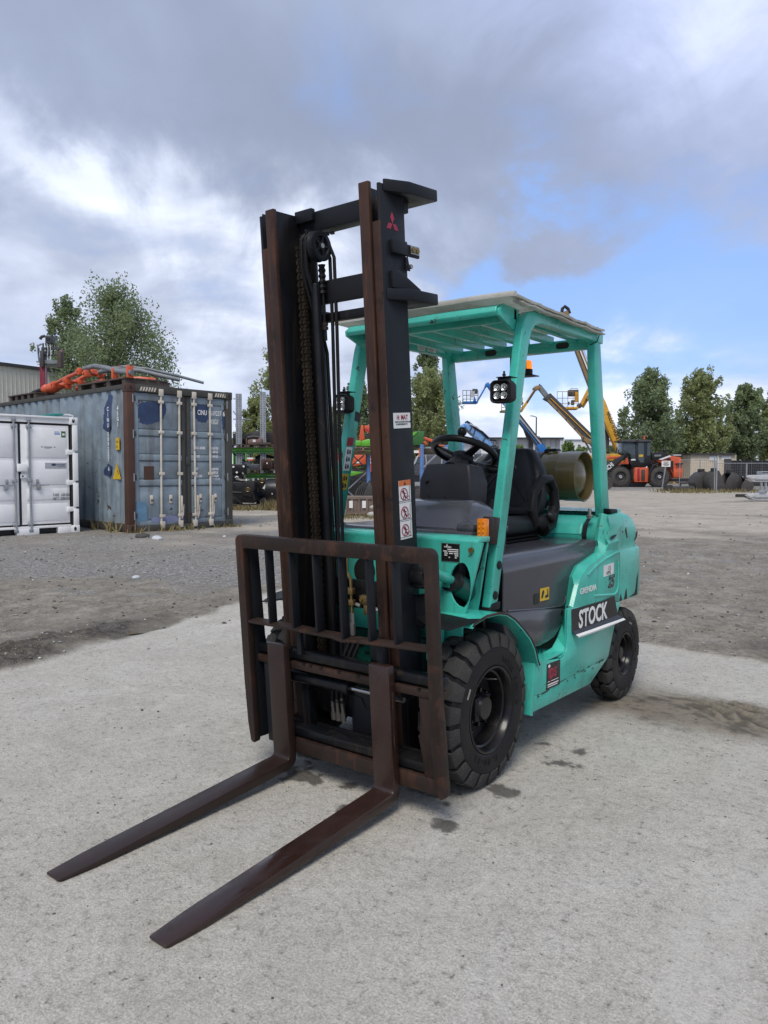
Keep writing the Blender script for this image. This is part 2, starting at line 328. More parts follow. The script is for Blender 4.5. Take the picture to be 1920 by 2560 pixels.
# ------------------------------------------------------------------ ground
_rs = np.random.RandomState(5); _tab = _rs.rand(256, 256)
def vnoise(x, y):
    xi = np.floor(x).astype(int); yi = np.floor(y).astype(int); fx = x-xi; fy = y-yi
    fx = fx*fx*(3-2*fx); fy = fy*fy*(3-2*fy); a = lambda i, j: _tab[(xi+i) % 256, (yi+j) % 256]
    return (a(0, 0)*(1-fx)+a(1, 0)*fx)*(1-fy)+(a(0, 1)*(1-fx)+a(1, 1)*fx)*fy
def fbm(x, y, o=4, g=.5):
    v = 0; am = 1; t = 0
    for k in range(o): v = v+am*vnoise(x*2**k+17.3*k, y*2**k+5.1*k); t += am; am *= g
    return v/t
def nsst(a, b, x): t = np.clip((x-a)/(b-a), 0, 1); return t*t*(3-2*t)
def ground_masks(X, Y):
    d = (X-CAMP.x)*FH.x+(Y-CAMP.y)*FH.y; l = (X-CAMP.x)*RH.x+(Y-CAMP.y)*RH.y
    w1 = fbm(X*1.3, Y*1.3, 5)-.5; w2 = fbm(X*.5+40, Y*.5, 4)-.5; w3 = fbm(X*6, Y*6+9, 4)-.5
    e1 = (-2.95-.235*(Y+.4))-X; e2 = Y-3.06
    soil = nsst(-.05, .07, np.maximum(e1+w1*.34+w3*.10, e2+w1*.25+w3*.16))
    patch = np.exp(-(((X-1.0)/.70)**2+((Y-1.50-.05*X)/.30)**2)**1.6)
    dust = np.clip(patch*1.7+w1*1.1*patch+w3*1.8*patch, 0, 1)
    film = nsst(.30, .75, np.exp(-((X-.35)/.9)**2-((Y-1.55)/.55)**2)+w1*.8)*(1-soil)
    gravel = nsst(.35, .65, nsst(7.4, 9.2, d+l*.10+w1*3.0)*(1-nsst(15.5, 18.5, d+w1*4+l*.9))*(1-.62*nsst(0, 2.5, l+w2*3))+w3*.9)
    gravel = np.maximum(gravel*(.55+.45*nsst(.35, .6, fbm(X*.9+5, Y*.9, 4))), nsst(44, 52, d+w2*14)*.9)
    track = nsst(.15, .85, nsst(11, 21, d+w2*13+w1*4+np.minimum(l, 0)*1.1)*(1-nsst(42, 54, d+w2*16))+w2*.9)
    oil = 0*X
    for ox, oy, r, el in ((-.16, -.40, .075, 1), (-.06, -.43, .035, .7), (-.1, -.36, .03, 1), (.075, -.375, .04, .8), (.59, -.455, .045, 1.2), (.55, -.40, .012, 1),
                          (-.32, -.2, .075, 1), (-.24, -.30, .03, 1), (.13, .02, .06, .8), (.66, .42, .05, 1.4), (.62, .25, .035, 1), (.52, .62, .05, 1.), (.70, .60, .03, 1), (.25, -.55, .05, 1), (-.25, -.36, .04, 1.3), (.42, -.17, .09, 1), (.62, -.03, .05, 1.), (.3, -.22, .08, 1)):
        q = np.sqrt(((X-ox)/el)**2+((Y-oy)*1.0)**2)+w3*r*2.6+(fbm(X*22, Y*22+3, 3)-.5)*r*2.4+w1*r*.6; oil = np.maximum(oil, 1-nsst(r*.75, r*1.1, q))
    oil = np.maximum(oil, .75*nsst(.45, .62, np.exp(-(X/.55)**2-((Y-.75)/.75)**2)*(.55+w1*1.6+w3*.8)*1.25))
    return d, l, soil, dust, film, gravel, track, oil, w1, w2, w3
def ground_height(X, Y, masks=None):
    d, l, soil, dust, film, gravel, track, oil, w1, w2, w3 = masks or ground_masks(X, Y)
    base = .12*nsst(5.6, 13.5, d)
    rough = (fbm(X*9, Y*9, 5, .6)-.5); clod = np.abs(fbm(X*5+11, Y*5+3, 5, .6)-.5)
    ridge = np.maximum(0, .5-np.abs(((Y*.5-X*.86)*9+w1*5) % 1-.5))*nsst(-.1, .2, w2+.2)
    z = base+.0035*rough*(1-soil)+soil*(.055*(clod-.12)+.03*rough+.010)*np.clip(1.3-d/16, .25, 1)
    edge = np.exp(-((-2.95-.235*(Y+.4)-X-.33)/.30)**2)*nsst(1.2, .2, Y)
    z = z+edge*(.085*fbm(X*7, Y*7, 5, .62)+.05*ridge)*soil
    z = z-.035*soil*np.exp(-((X+3.30)/.17)**2-((Y-1.0)/.45)**2)
    z = z+dust*(.006+.040*clod+.075*np.maximum(0, .36-np.abs(((X*.30+Y*.95)*10+w1*6+w3*1.2) % 1-.5))*nsst(.40, .62, fbm(X*2.2, Y*2.2+7, 3)))
    near = np.minimum(nsst(.12, .3, np.hypot(np.maximum(np.abs(X)-.6, 0), np.maximum(np.abs(Y-.8)-.95, 0))), nsst(.05, .2, d))
    return z*near+base*(1-near) if True else z
def build_ground():
    c0 = CAMP-FH*2.2
    a = np.concatenate([np.arange(-180, -52, 4), np.arange(-52, -42, .6), np.arange(-42, 42, .115), np.arange(42, 52, .6), np.arange(52, 180, 4)])*pi/180
    r = [.4]
    while r[-1] < 1800:
        q = r[-1]; r.append(q*(1.25 if q < 2.6 else 1.0029 if q < 13 else 1.009 if q < 30 else 1.03 if q < 90 else 1.2))
    r = np.array(r); A, R_ = np.meshgrid(a, r); th = A+YAW
    X = c0.x-np.sin(th)*R_; Y = c0.y+np.cos(th)*R_
    mk = ground_masks(X, Y); Z = ground_height(X, Y, mk)
    n, m = A.shape; idx = np.arange(n*m).reshape(n, m); nx = np.roll(idx, -1, 1)
    F = np.stack([idx[:-1], nx[:-1], nx[1:], idx[1:]], -1).reshape(-1, 4)
    me = bpy.data.meshes.new('ground'); V = np.stack([X, Y, Z], -1).reshape(-1, 3)
    V = np.concatenate([V, [[c0.x, c0.y, 0]]]); me.vertices.add(len(V)); me.vertices.foreach_set('co', V.ravel())
    T3 = np.stack([np.full(m, n*m), nx[0], idx[0]], -1)
    me.loops.add(F.size+T3.size); me.loops.foreach_set('vertex_index', np.concatenate([F.ravel(), T3.ravel()]))
    st = np.concatenate([np.arange(len(F))*4, F.size+np.arange(m)*3]); me.polygons.add(len(st)); me.polygons.foreach_set('loop_start', st)
    me.update(calc_edges=True); me.validate()
    me.polygons.foreach_set('use_smooth', [True]*len(me.polygons))
    e_ = np.exp(-((-2.95-.235*(Y+.4)-X-.30+(mk[8])*.5)/.30)**2)*nsst(2.0, .6, Y)+.65*np.exp(-((Y-3.45+mk[9]*1.2+mk[8]*.5)/.35)**2)*nsst(.4, 1.2, X)
    rut_shade = mk[3]*nsst(.18, .42, np.abs(((X*.30+Y*.95)*10+mk[8]*6+mk[10]*1.2) % 1-.5))*nsst(.38, .60, fbm(X*2.2, Y*2.2+7, 3))+nsst(.60, .72, fbm(X*9+3, Y*14, 4))*mk[3]*.8  # furrow troughs: their shade put into the colour along with wet mud
    for nm, q in (('rut_shade', np.clip(rut_shade, 0, 1)), ('edge', np.clip(e_*1.1+e_*mk[10]*2, 0, 1)), ('soil', mk[2]), ('dust', mk[3]), ('film', mk[4]), ('gravel', mk[5]), ('track', mk[6]), ('oil', mk[7])):
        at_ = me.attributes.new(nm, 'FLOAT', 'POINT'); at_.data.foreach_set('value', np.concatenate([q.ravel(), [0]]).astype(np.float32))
    if me.polygons[0].normal.z < 0: me.flip_normals()
    m_, nt, p = newmat('yard_ground'); g = NT(nt); A_ = lambda k: g.attr(k).outputs['Fac']
    # concrete: grey cement with pitted aggregate, pale scuffs and fine dark specks
    c = g.mix(g.ss(g.noise(1.1, 7, .6), .3, .7), (.455, .428, .365), (.550, .525, .466))
    c = g.mix(g.ss(g.noise(5, 8, .68, .8), .42, .72, 0, .45), c, (.30, .285, .25))
    c = g.mix(g.ss(g.noise(2.4, 6, .6, .6, (1, .35, 1)), .52, .75, 0, .5), c, (.54, .53, .50))
    c = g.mix(g.ss(g.noise(125, 4, .85), .38, .62), g.mix(.44, c, (.15, .14, .115)), g.mix(.30, c, (.72, .70, .65)))
    c = g.mix(g.ss(g.noise(30, 8, .82, .2), .47, .64, 0, .62), c, (.20, .19, .165)); c = g.mix(g.ss(g.noise(11, 8, .82, .3), .50, .68, 0, .26), c, (.235, .22, .19))
    c = g.mix(g.ss(g.noise(2.8, 8, .75, 1.2), .50, .70, 0, .26), c, (.275, .250, .205))
    c = g.mix(g.ss(g.noise(6, 8, .8, .5), .52, .68, 0, .30), c, (.63, .62, .58)); c = g.mix(g.ss(g.noise(.9, 7, .7, 1.5, (1, .4, 1)), .50, .70, 0, .36), c, (.60, .585, .54))
    sp = g.ss(g.noise(95, 3, .65), .63, .68); sp2 = g.ss(g.noise(30, 4, .68), .655, .69)
    c = g.mix(g.m('MULTIPLY', sp, .6), c, (.11, .105, .095)); c = g.mix(g.m('MULTIPLY', sp2, .7), c, (.14, .13, .115))
    c = g.mix(g.m('MULTIPLY', g.ss(g.noise(150, 2, .6), .66, .70), .5), c, (.62, .61, .58))
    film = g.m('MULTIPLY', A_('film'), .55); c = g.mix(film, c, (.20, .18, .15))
    c = g.mix(g.m('MULTIPLY', A_('oil'), .80), c, (.055, .050, .042))
    mud = g.mix(g.ss(g.noise(4, 8, .68), .3, .7), (.180, .160, .128), (.320, .288, .235))
    mud = g.mix(g.ss(g.noise(26, 6, .75), .47, .70), mud, (.095, .083, .066)); mud = g.mix(g.ss(g.noise(1.6, 6, .65), .48, .68, 0, .6), mud, (.36, .335, .29)); mud = g.mix(A_('edge'), mud, g.mix(g.ss(g.noise(13, 6, .7), .4, .65), (.052, .046, .038), (.13, .115, .094)))
    mud = g.mix(g.ss(g.noise(8, 8, .85, .3, (1, .55, 1)), .46, .64, 0, .55), mud, (.115, .10, .078)); mud = g.mix(g.ss(g.noise(19, 6, .85), .56, .68, 0, .6), mud, (.43, .41, .37)); mud = g.mix(g.ss(g.noise(90, 2, .6), .665, .70, 0, .7), mud, (.50, .49, .46))
    vo = g.voro(26); gv = g.mix(g.ss(g.noise(14, 5, .75), .32, .70), (.175, .165, .148), (.44, .43, .405))
    gv = g.mix(g.ss(vo.outputs['Distance'], .15, .55), gv, g.mix(.6, gv, (.12, .115, .105)))
    gv = g.mix(g.ss(g.noise(48, 2, .6), .63, .68, 0, .8), gv, (.62, .62, .62))
    tr = g.mix(g.ss(g.noise(1.2, 8, .7, .5, (1, 1, 1)), .32, .68), (.33, .29, .235), (.47, .425, .355))
    tr = g.mix(g.ss(g.noise(5, 8, .85, .2, (1, .6, 1)), .48, .68, 0, .6), tr, (.23, .205, .17)); tr = g.mix(g.ss(g.noise(11, 5, .85), .58, .68, 0, .5), tr, (.56, .53, .48))
    soil = g.mix(A_('gravel'), mud, gv); soil = g.mix(A_('track'), soil, tr)
    soil = g.mix(g.ss(g.noise(.28, 5, .6), .52, .70, 0, .35), soil, (.11, .10, .085))
    c = g.mix(g.m('MULTIPLY', A_('dust'), .9), c, g.mix(g.ss(g.noise(20, 5, .7), .45, .7), (.205, .175, .132), (.095, .083, .066)))
    c = g.mix(g.m('MULTIPLY', A_('rut_shade'), .8), c, (.062, .054, .042))
    c = g.mix(A_('soil'), c, soil)
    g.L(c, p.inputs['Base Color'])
    ro = g.ss(g.noise(3, 5), .3, .7, .78, .95); ro = g.m('SUBTRACT', ro, g.m('MULTIPLY', A_('oil'), .45))
    g.L(ro, p.inputs['Roughness']); p.inputs['Specular IOR Level'].default_value = .3
    h = g.m('ADD', g.m('MULTIPLY', g.noise(60, 6, .72), .8), g.m('MULTIPLY', g.noise(14, 5, .6), .6)); h = g.m('SUBTRACT', h, g.m('MULTIPLY', sp2, .35))
    h = g.m('ADD', h, g.m('MULTIPLY', A_('soil'), g.m('MULTIPLY', g.noise(22, 6, .75), 2.2)))
    g.bump(h, .85, .009, p)
    me.materials.append(m_)
    link('ground', me, kind='structure')
build_ground()
def build_loose_stones():
    """crumbs of gravel lying about: too many to count"""
    ico = bmesh.new(); bmesh.ops.create_icosphere(ico, subdivisions=1, radius=1); bv = np.array([v.co for v in ico.verts]); bf = np.array([[v.index for v in f.verts] for f in ico.faces]); ico.free()
    rs = np.random.RandomState(3); P = []; R_ = []
    for n, d0, d1, r0, r1, zone in ((1500, 1.7, 6, .0016, .0052, 0), (70, 1.8, 6, .005, .010, 0), (3400, 3.5, 12, .004, .020, 1), (1500, 9, 22, .006, .028, 1), (120, 3, 8, .010, .022, 2)):
        d = d0+(d1-d0)*rs.rand(n)**.8; l = (rs.rand(n)*2-1)*d*.62
        X = CAMP.x+FH.x*d+RH.x*l; Y = CAMP.y+FH.y*d+RH.y*l; mk = ground_masks(X, Y); soil = mk[2]; e1 = np.abs((-2.95-.235*(Y+.4))-X)
        k = (soil < .5) if zone == 0 else (soil > .5) if zone == 1 else (e1 < .5)*(soil < .8)
        Z = ground_height(X, Y, mk); r = r0+(r1-r0)*rs.rand(n)**3
        P.append(np.stack([X, Y, Z+r*.25], 1)[k]); R_.append(r[k])
    P = np.concatenate(P); R_ = np.concatenate(R_); n = len(P)
    s = rs.uniform(.6, 1.3, (n, 1, 3))*np.array([1, 1, .65]); jit = rs.uniform(.72, 1.2, (n, len(bv), 1)); a = rs.rand(n)*6.28
    V = bv[None]*s*jit*R_[:, None, None]; x = V[..., 0]*np.cos(a)[:, None]-V[..., 1]*np.sin(a)[:, None]; y = V[..., 0]*np.sin(a)[:, None]+V[..., 1]*np.cos(a)[:, None]
    V = np.stack([x, y, V[..., 2]], -1)+P[:, None]; F = bf[None]+(np.arange(n)*len(bv))[:, None, None]
    me = bpy.data.meshes.new('loose_gravel'); me.from_pydata(V.reshape(-1, 3).tolist(), [], F.reshape(-1, 3).tolist())
    at_ = me.attributes.new('tone', 'FLOAT', 'POINT'); at_.data.foreach_set('value', np.repeat(rs.rand(n), len(bv)).astype(np.float32))
    m, nt, p = newmat('gravel_stone'); g = NT(nt); t = g.attr('tone').outputs['Fac']
    c = g.mix(g.ss(t, .2, .8), (.075, .072, .070), (.30, .295, .28)); c = g.mix(g.ss(t, .965, .98), c, (.62, .61, .58)); g.L(c, p.inputs['Base Color']); p.inputs['Roughness'].default_value = .85
    me.materials.append(m); link('loose_gravel', me, kind='stuff', label='loose gravel crumbs scattered over the concrete and mud', cat='gravel')
build_loose_stones()
def build_puddle():
    pts = [(-3.40+.14*cos(t)*(1+.25*sin(3*t+1))+.045*sin(5*t), 1.0+.33*sin(t)*(1+.18*cos(2*t))) for t in [2*pi*k/40 for k in range(40)]]
    z = float(ground_height(np.array([-3.33]), np.array([1.0]))[0])+.012
    m, nt, p = newmat('puddle_water'); p.inputs['Base Color'].default_value = (.17, .145, .10, 1); p.inputs['Roughness'].default_value = .04; MT['puddle'] = m
    MB().add([(x, y, z) for x, y in pts], [tuple(range(40))]).build('puddle', 'puddle', kind='structure')
build_puddle()
# ------------------------------------------------------------------ forklift
TILT = .0754; MO = Vector((0, -.488, .0917)); MUP = Vector((0, -sin(TILT), cos(TILT))); MBK = Vector((0, cos(TILT), sin(TILT)))
def lm(x, d, h): return MO+Vector((x, 0, 0))+MBK*d+MUP*h
FT = thing('forklift', 'mint green gas forklift with a tall black mast and rusty forks', 'forklift', (0, 0, 0))
def fbox(x0, x1, y0, y1, z0, z1, name, mat, bev=.006, T=None, par=FT, **k): return MB(T).box(x0, x1, y0, y1, z0, z1).build(name, mat, par, bev, **k)
def build_forks():
    for cx, ln, mt in ((-.212, 0, 'fork'), (.353, .0, 'wetfork')):
        secs = [(-1.060, -.001, -1.056, -.009, .036), (-1.054, .0, -1.046, -.012, .041), (-.99, 0, -.995, -.016, .045), (-.93, 0, -.93, -.019, .049), (-.88, 0, -.88, -.021, .05),
                (-.5, 0, -.5, -.036, .05), (-.12, 0, -.115, -.043, .05), (-.018, 0, -.008, -.044, .05), (-.007, .003, .020, -.037, .05), (-.001, .011, .037, -.020, .05), (0, .03, .042, .01, .05), (0, .2, .042, .2, .05), (0, .498, .036, .498, .05), (.004, .506, .032, .506, .047)]
        rings = [[lm(cx-w, a, b), lm(cx+w, a, b), lm(cx+w, c, d), lm(cx-w, c, d)] for a, b, c, d, w in secs]
        mb = MB().loft(rings, smooth=False)
        f = mb.build('fork', mt, FT, .004, 2, 30, label='left fork, dry' if cx < 0 else 'right fork, wet on top')
        # hook and pin behind the shank
        fbox(cx-.046, cx+.046, .043, .064, .435, .485, 'fork_hook', 'mastgrease', .006, lm, f)
build_forks()
def build_carriage():
    X0, X1 = -.395, .612
    c = MB(lm).box(X0, X1, .045, .085, .395, .428).build('carriage_bar', 'rust', FT, .004)
    MB(lm).box(X0, X1, .052, .105, .435, .478).build('carriage_bar_cover', 'mastgrease', c, .012, 3)
    for x in (-.05, -.09, .01, .11, .21, .51): MB(lm).box(x-.007, x+.007, .042, .05, .421, .43).build('notch', 'black', c)
    l = MB(lm).box(X0+.1, X1, .045, .085, .015, .078).build('carriage_bar', 'rust', FT, .005, label='lower carriage bar')
    MB(lm).box(X0+.1, X1-.04, .06, .13, .085, .125).build('carriage_bar_cover', 'mastgrease', l, .008)
    MB(lm).prism([(-.345, .03), (-.30, .03), (-.30, .36), (-.325, .42), (-.345, .42)], 'y', .05, .11).build('side_plate', 'mast', FT, .006)
    MB(lm).prism([(.515, .03), (.575, .03), (.565, .40), (.50, .40), (.505, .30), (.495, .22), (.512, .12)], 'y', .05, .11).build('side_plate', 'rust', FT, .006)
    for x in (-.165, .255): MB(lm).box(x-.03, x+.03, .11, .16, .02, .56).build('carriage_upright', 'mastgrease', FT, .005)
    k = MB(lm).cyl((-.21, .095, .345), (.10, .095, .345), .026).build('side_shift_cylinder', 'mastgrease', FT)
    MB(lm).cyl((.095, .095, .345), (.125, .095, .345), .030).build('gland', 'black', k); MB(lm).cyl((.12, .095, .345), (.40, .095, .345), .011).build('rod', 'steel', k)
    MB(lm).cyl((-.235, .095, .345), (-.205, .095, .345), .024).build('end_cap', 'mastgrease', k)
    MB(lm).box(-.30, .5, .15, .17, .01, .12).build('carriage_back_plate', 'mastgrease', FT, .004)
    # hose ends low in the middle
    for i, x in enumerate((-.045, -.018, .010)):
        h = MB(lm).cyl((x, .17, .16+.01*i), (x, .165, .235+.012*i), .0085).build('hose_fitting', 'bolt_dull', FT)
        MB(lm).cyl((x, .17, .15), (x, .168, .185), .012, n=6).build('nut', 'bolt_dull', h); MB(lm).tube([(x, .165, .235), (x, .17, .30), (x+.03, .2, .40), (x+.05, .25, .5)], .009, 8).build('hose', 'blackrub', h)
    MB(lm).prism([(.03, .10), (.30, .09), (.30, .22), (.11, .22), (.09, .26), (.03, .27)], 'y', .2, .215).build('hose_guard_plate', 'mast', FT, .005)
    # load backrest
    o = [(-.418, .06), (-.41, .035), (-.385, .028), (-.372, .05), (-.372, .905), (-.36, .918), (.572, .918), (.586, .905), (.586, .05), (.594, .01), (.625, -.005), (.635, .03)]
    o = [(-.400, .035), (-.378, .028), (-.372, .05), (-.372, .90)]+arc(-.354, .90, .018, pi, pi/2, 4)+arc(.568, .90, .018, pi/2, 0, 4)+[(.586, .25), (.603, .055), (.624, .034), (.646, .050), (.640, .25), (.632, .4), (.632, .946)]+arc(.602, .946, .030, 0, pi/2, 6)+arc(-.388, .946, .030, pi/2, pi, 6)+[(-.418, .32), (-.412, .12)]
    b = MB(lm).prism(o, 'y', -.006, .032).build('load_backrest', 'rust', FT, .005, 2, 40)
    MB(lm).prism([(.033, .93), (.09, .915), (.10, .5), (.112, .44), (.112, .10), (.085, .04), (.033, .045)], 'x', -.388, -.374).build('side_flange', 'mast', b, .003)
    MB(lm).prism([(.033, .90), (.05, .89), (.055, .5), (.06, .44), (.06, .12), (.05, .07), (.033, .07)], 'x', .590, .602).build('side_flange', 'mast', b, .003)
    for x in (-.24, -.10, .035, .173, .312, .438): MB(lm).box(x-.004, x+.007, .002, .046, .585, .925).build('upright_bar', 'mast', b, .002)
    pts = [(-.372, .583), (-.2, .584), (0, .58), (.12, .579), (.17, .570), (.22, .577), (.35, .583), (.586, .592)]
    MB(lm).loft([[(x, -.002, h), (x, .058, h), (x, .058, h+.012), (x, -.002, h+.012)] for x, h in pts], smooth=False).build('cross_bar', 'rust', b, .002)
    for x in (.335, -.10): MB(lm).box(x-.012, x+.014, .03, .05, .47, .585).build('brace', 'mast', b, .003)
build_carriage()
def build_mast():
    for sg in (-1, 1):
        q = lambda a, b: (min(sg*a, sg*b), max(sg*a, sg*b))
        m = MB(lm)
        m.box(*q(.313, .327), .173, .330, .03, 2.338)
        r = m.build('mast_rail', 'mast', FT, .003, label='outer mast rail')
        MB(lm).box(*q(.285, .3265), .1715, .190, .03, 2.20).build('flange', 'rail', r, .004); MB(lm).box(*q(.285, .3268), .312, .331, .03, 2.30).build('flange', 'mast', r, .004)
        i = MB(lm).box(*q(.232, .246), .18, .326, .05, 2.345).build('mast_rail', 'mastgrease', FT, .003, label='inner mast rail')
        MB(lm).box(*q(.2315, .281), .163, .184, .05, 2.352).build('flange', 'rail', i, .004); MB(lm).box(*q(.2315, .281), .31, .327, .05, 2.32).build('flange', 'mastgrease', i, .004)
        MB(lm).cyl((sg*.283, .245, 2.262), (sg*.312, .245, 2.262), .052, n=28).build('mast_roller', 'rust', i, .004)
        MB(lm).cyl((sg*.215, .375, .05), (sg*.215, .375, 1.86), .036).build('lift_cylinder', 'mast', FT)
        MB(lm).cyl((sg*.215, .375, 1.85), (sg*.215, .375, 2.26), .022).build('lift_piston', 'mastgrease', FT)
        # greasy cover strips seen inside the rails
        MB(lm).box(*q(.150, .231), .318, .33, .06, 2.26).build('rail_back_plate', 'mastgrease', FT, .003)
        MB(lm).cyl((-.128, .29, .3), (-.128, .29, 2.04), .022, n=16).build('centre_cylinder', 'mastgrease', FT, .003) if sg < 0 else None
        ch = MB(lm)
        for k in range(118):
            h = .35+k*.0158
            for e in (-1, 1): ch.box(sg*.190+e*.011-.004, sg*.190+e*.011+.004, .258 if k % 2 else .263, .290 if k % 2 else .285, h-.0068, h+.0078)
            ch.box(sg*.190-.018, sg*.190+.018, .270, .279, h-.003, h+.003)
        ch.build('lift_chain', 'chain', FT, kind='stuff')
        MB(lm).cyl((sg*.20, .33, 2.20), (sg*.17, .33, 2.20), .05, n=24).build('chain_sheave', 'mastgrease', FT, .003)
        # foot of the mast and pivot
        MB(lm).prism([(.20, .0), (.42, .0), (.44, .18), (.36, .30), (.20, .30)], 'x', *q(.24, .34)).build('mast_foot', 'mastgrease', FT, .006)
    # tie beams
    b = MB(lm).prism([(.325, 2.268), (.40, 2.268), (.40, 2.352), (.325, 2.352)], 'x', -.30, .30).build('top_tie_beam', 'mast', FT, .006)
    MB(lm).box(-.24, -.14, .30, .325, 2.31, 2.362).build('beam_lug', 'mast', b, .004)
    for x in (-.09, -.06): MB(lm).box(x-.008, x+.008, .33, .345, 2.243, 2.256).build('notch', 'black', b)
    for x in (-.29, .325):
        sg = -1 if x < 0 else 1
        P = [(sg*.329, .19), (sg*.378, .30), (sg*.392, .475), (sg*.22, .475), (sg*.22, .401), (sg*.302, .401), (sg*.302, .336), (sg*.329, .336)]
        MB(lm).prism(P, 'z', 2.310, 2.356).build('tie_plate', 'mast', b, .005)
    m = MB(lm).box(-.31, .31, .332, .362, 1.960, 2.058).build('mid_tie_beam', 'mast', FT, .006)
    for sg in (-1, 1):
        P = [(sg*.329, .185), (sg*.379, .30), (sg*.372, .485), (sg*.22, .485), (sg*.22, .364), (sg*.312, .364), (sg*.312, .334), (sg*.329, .334)]
        MB(lm).prism(P, 'z', 1.905, 1.950).build('tie_plate', 'mast', m, .005)
        MB(lm).prism([(.214, 1.951), (.214, 2.018), (.255, 2.022), (.40, 1.962), (.40, 1.951)], 'x', *sorted((sg*.330, sg*.346))).build('gusset', 'mast', m, .003)
    MB(lm).box(-.23, .23, .345, .375, 1.882, 1.922).build('lower_tie_beam', 'mastgrease', FT, .005)
    MB(lm).box(-.31, .31, .335, .352, .615, .745).build('cross_plate', 'mastgrease', FT, .005)
    MB(lm).box(-.31, .31, .335, .375, .10, .20).build('cross_plate', 'mastgrease', FT, .005)
    # hose sheave and hoses
    sx = -.092
    s = MB(lm).lathe((sx-.018, .285, 2.19), (1, 0, 0), [(0, .02), (0, .056), (.004, .064), (.012, .056), (.024, .056), (.032, .064), (.036, .056), (.036, .042), (.026, .038), (.026, .018), (.036, .016), (.036, .0)], 36).build('hose_sheave', 'mast', FT, 0, ang=40)
    for k in range(5):
        a = 2*pi*k/5; MB(lm).beam((sx+.01, .285+.016*cos(a), 2.19+.016*sin(a)), (sx+.01, .285+.041*cos(a), 2.19+.041*sin(a)), .008, .010, (1, 0, 0)).build('spoke', 'mast', s)
    MB(lm).cyl((sx-.03, .285, 2.19), (sx+.022, .285, 2.19), .011, n=6).build('axle_bolt', 'zinc', s)
    MB(lm).prism([(.24, 2.26), (.31, 2.26), (.31, 2.15), (.27, 2.13)], 'x', sx-.040, sx-.030).build('sheave_bracket', 'mast', s, .003)
    for dx in (-.012, .012):
        pts = [(sx+dx-.046, .345, .5), (sx+dx-.046, .340, 1.75), (sx+dx-.058, .29, 1.97), (sx+dx-.052, .240, 2.10)]+[(sx+dx-.02*(1-t/6)-.03*(1-t/6), .285-.060*cos(pi*t/6), 2.19+.060*sin(pi*t/6)) for t in range(1, 6)]+[(sx+dx+.015, .348, 2.15), (sx+dx+.022, .335, 1.85), (sx+dx+.022, .31, 1.2), (sx+dx+.022, .29, .55), (sx+dx+.03, .27, .35)]
        MB(lm).tube(pts, .0078, 10).build('hydraulic_hose', 'blackrub', FT)
    # lift chain anchor bolt hanging under the mid beam
    a = MB(lm).cyl((-.105, .31, 1.80), (-.105, .31, 2.0), .0085, n=10).build('anchor_bolt', 'mastgrease', FT)
    for h in (1.862, 1.845): MB(lm).cyl((-.105, .31, h), (-.105, .31, h+.014), .015, n=6).build('nut', 'rust', a)
    MB(lm).tube([(-.105, .31, 2.0+.012*k) for k in range(11)], [.012 if k % 2 else .017 for k in range(11)], 8).build('chain_end', 'mastgrease', a)
    # clamp with bolts on the right rail
    c = MB(lm).box(.328, .350, .222, .312, 2.083, 2.136).build('hose_clamp', 'mast', FT, .004)
    MB(lm).box(.334, .346, .312, .398, 2.083, 2.128).build('clamp_plate', 'mast', c, .003)
    for d in (.345, .372):
        MB(lm).cyl((.347, d, 2.108), (.358, d, 2.108), .0115, n=6).build('bolt', 'brass', c)
    MB(lm).box(.350, .352, .330, .388, 2.092, 2.124).build('washer_plate', 'zinc', c)
    e = MB(lm).prism([(.315, 2.075), (.33, 2.085), (.345, 2.03), (.315, 2.03)], 'x', .329, .335).build('ear', 'mast', FT)
    MB(lm).cyl((.336, .338, 2.045), (.348, .338, 2.045), .009, n=6).build('bolt', 'zinc', e)
    # three-diamond emblem
    em = MB(lm)
    C = (.2460, 2.197); r = .044
    for a in (90, 210, 330):
        t = radians(a); ux, uz = cos(t), sin(t); px, pz = -uz, ux
        poly = [(C[0], C[1]), (C[0]+ux*r*.5+px*r*.29, C[1]+uz*r*.5+pz*r*.29), (C[0]+ux*r, C[1]+uz*r), (C[0]+ux*r*.5-px*r*.29, C[1]+uz*r*.5-pz*r*.29)]
        em.prism([(C[0]+(u-C[0])*.98, v) for u, v in poly], 'x', .3272, .3284)
    em.build('emblem', 'inkcrimson', FT)
    # stickers on the right rail
    yd = MBK; xd = MUP
    p = quad(lm(.3274, .199, 1.409), yd, xd, .113, .061, 'dealer_sticker', 'white', FT)
    text('MAT', .027, lm(.3290, .248, 1.443), yd, xd, 'inkred', p, .85, .0006); text('H:', .024, lm(.3290, .220, 1.444), yd, xd, 'inkred', p, .8, .0006)
    text('VENTE LOCATION OUTILLAGE', .0092, lm(.3290, .208, 1.431), yd, xd, 'inkblack', p, .82); text('ET INVESTISSEMENT TP', .0092, lm(.3290, .213, 1.4215), yd, xd, 'inkblack', p, .82); text('CONTACT@MAT - 06 00 00', .0075, lm(.3290, .208, 1.4125), yd, xd, 'inkblack', p, .9) if False else None
    w = quad(lm(.3274, .215, .962), yd, xd, .080, .238, 'warning_sticker', 'white', FT)
    quad(lm(.3287, .215, 1.178), yd, xd, .080, .022, 'orange_band', 'orange', w, .0006)
    MB(lm).prism([(.247, 1.181), (.263, 1.181), (.255, 1.196)], 'x', .3293, .3297).build('triangle', 'inkblack', w)
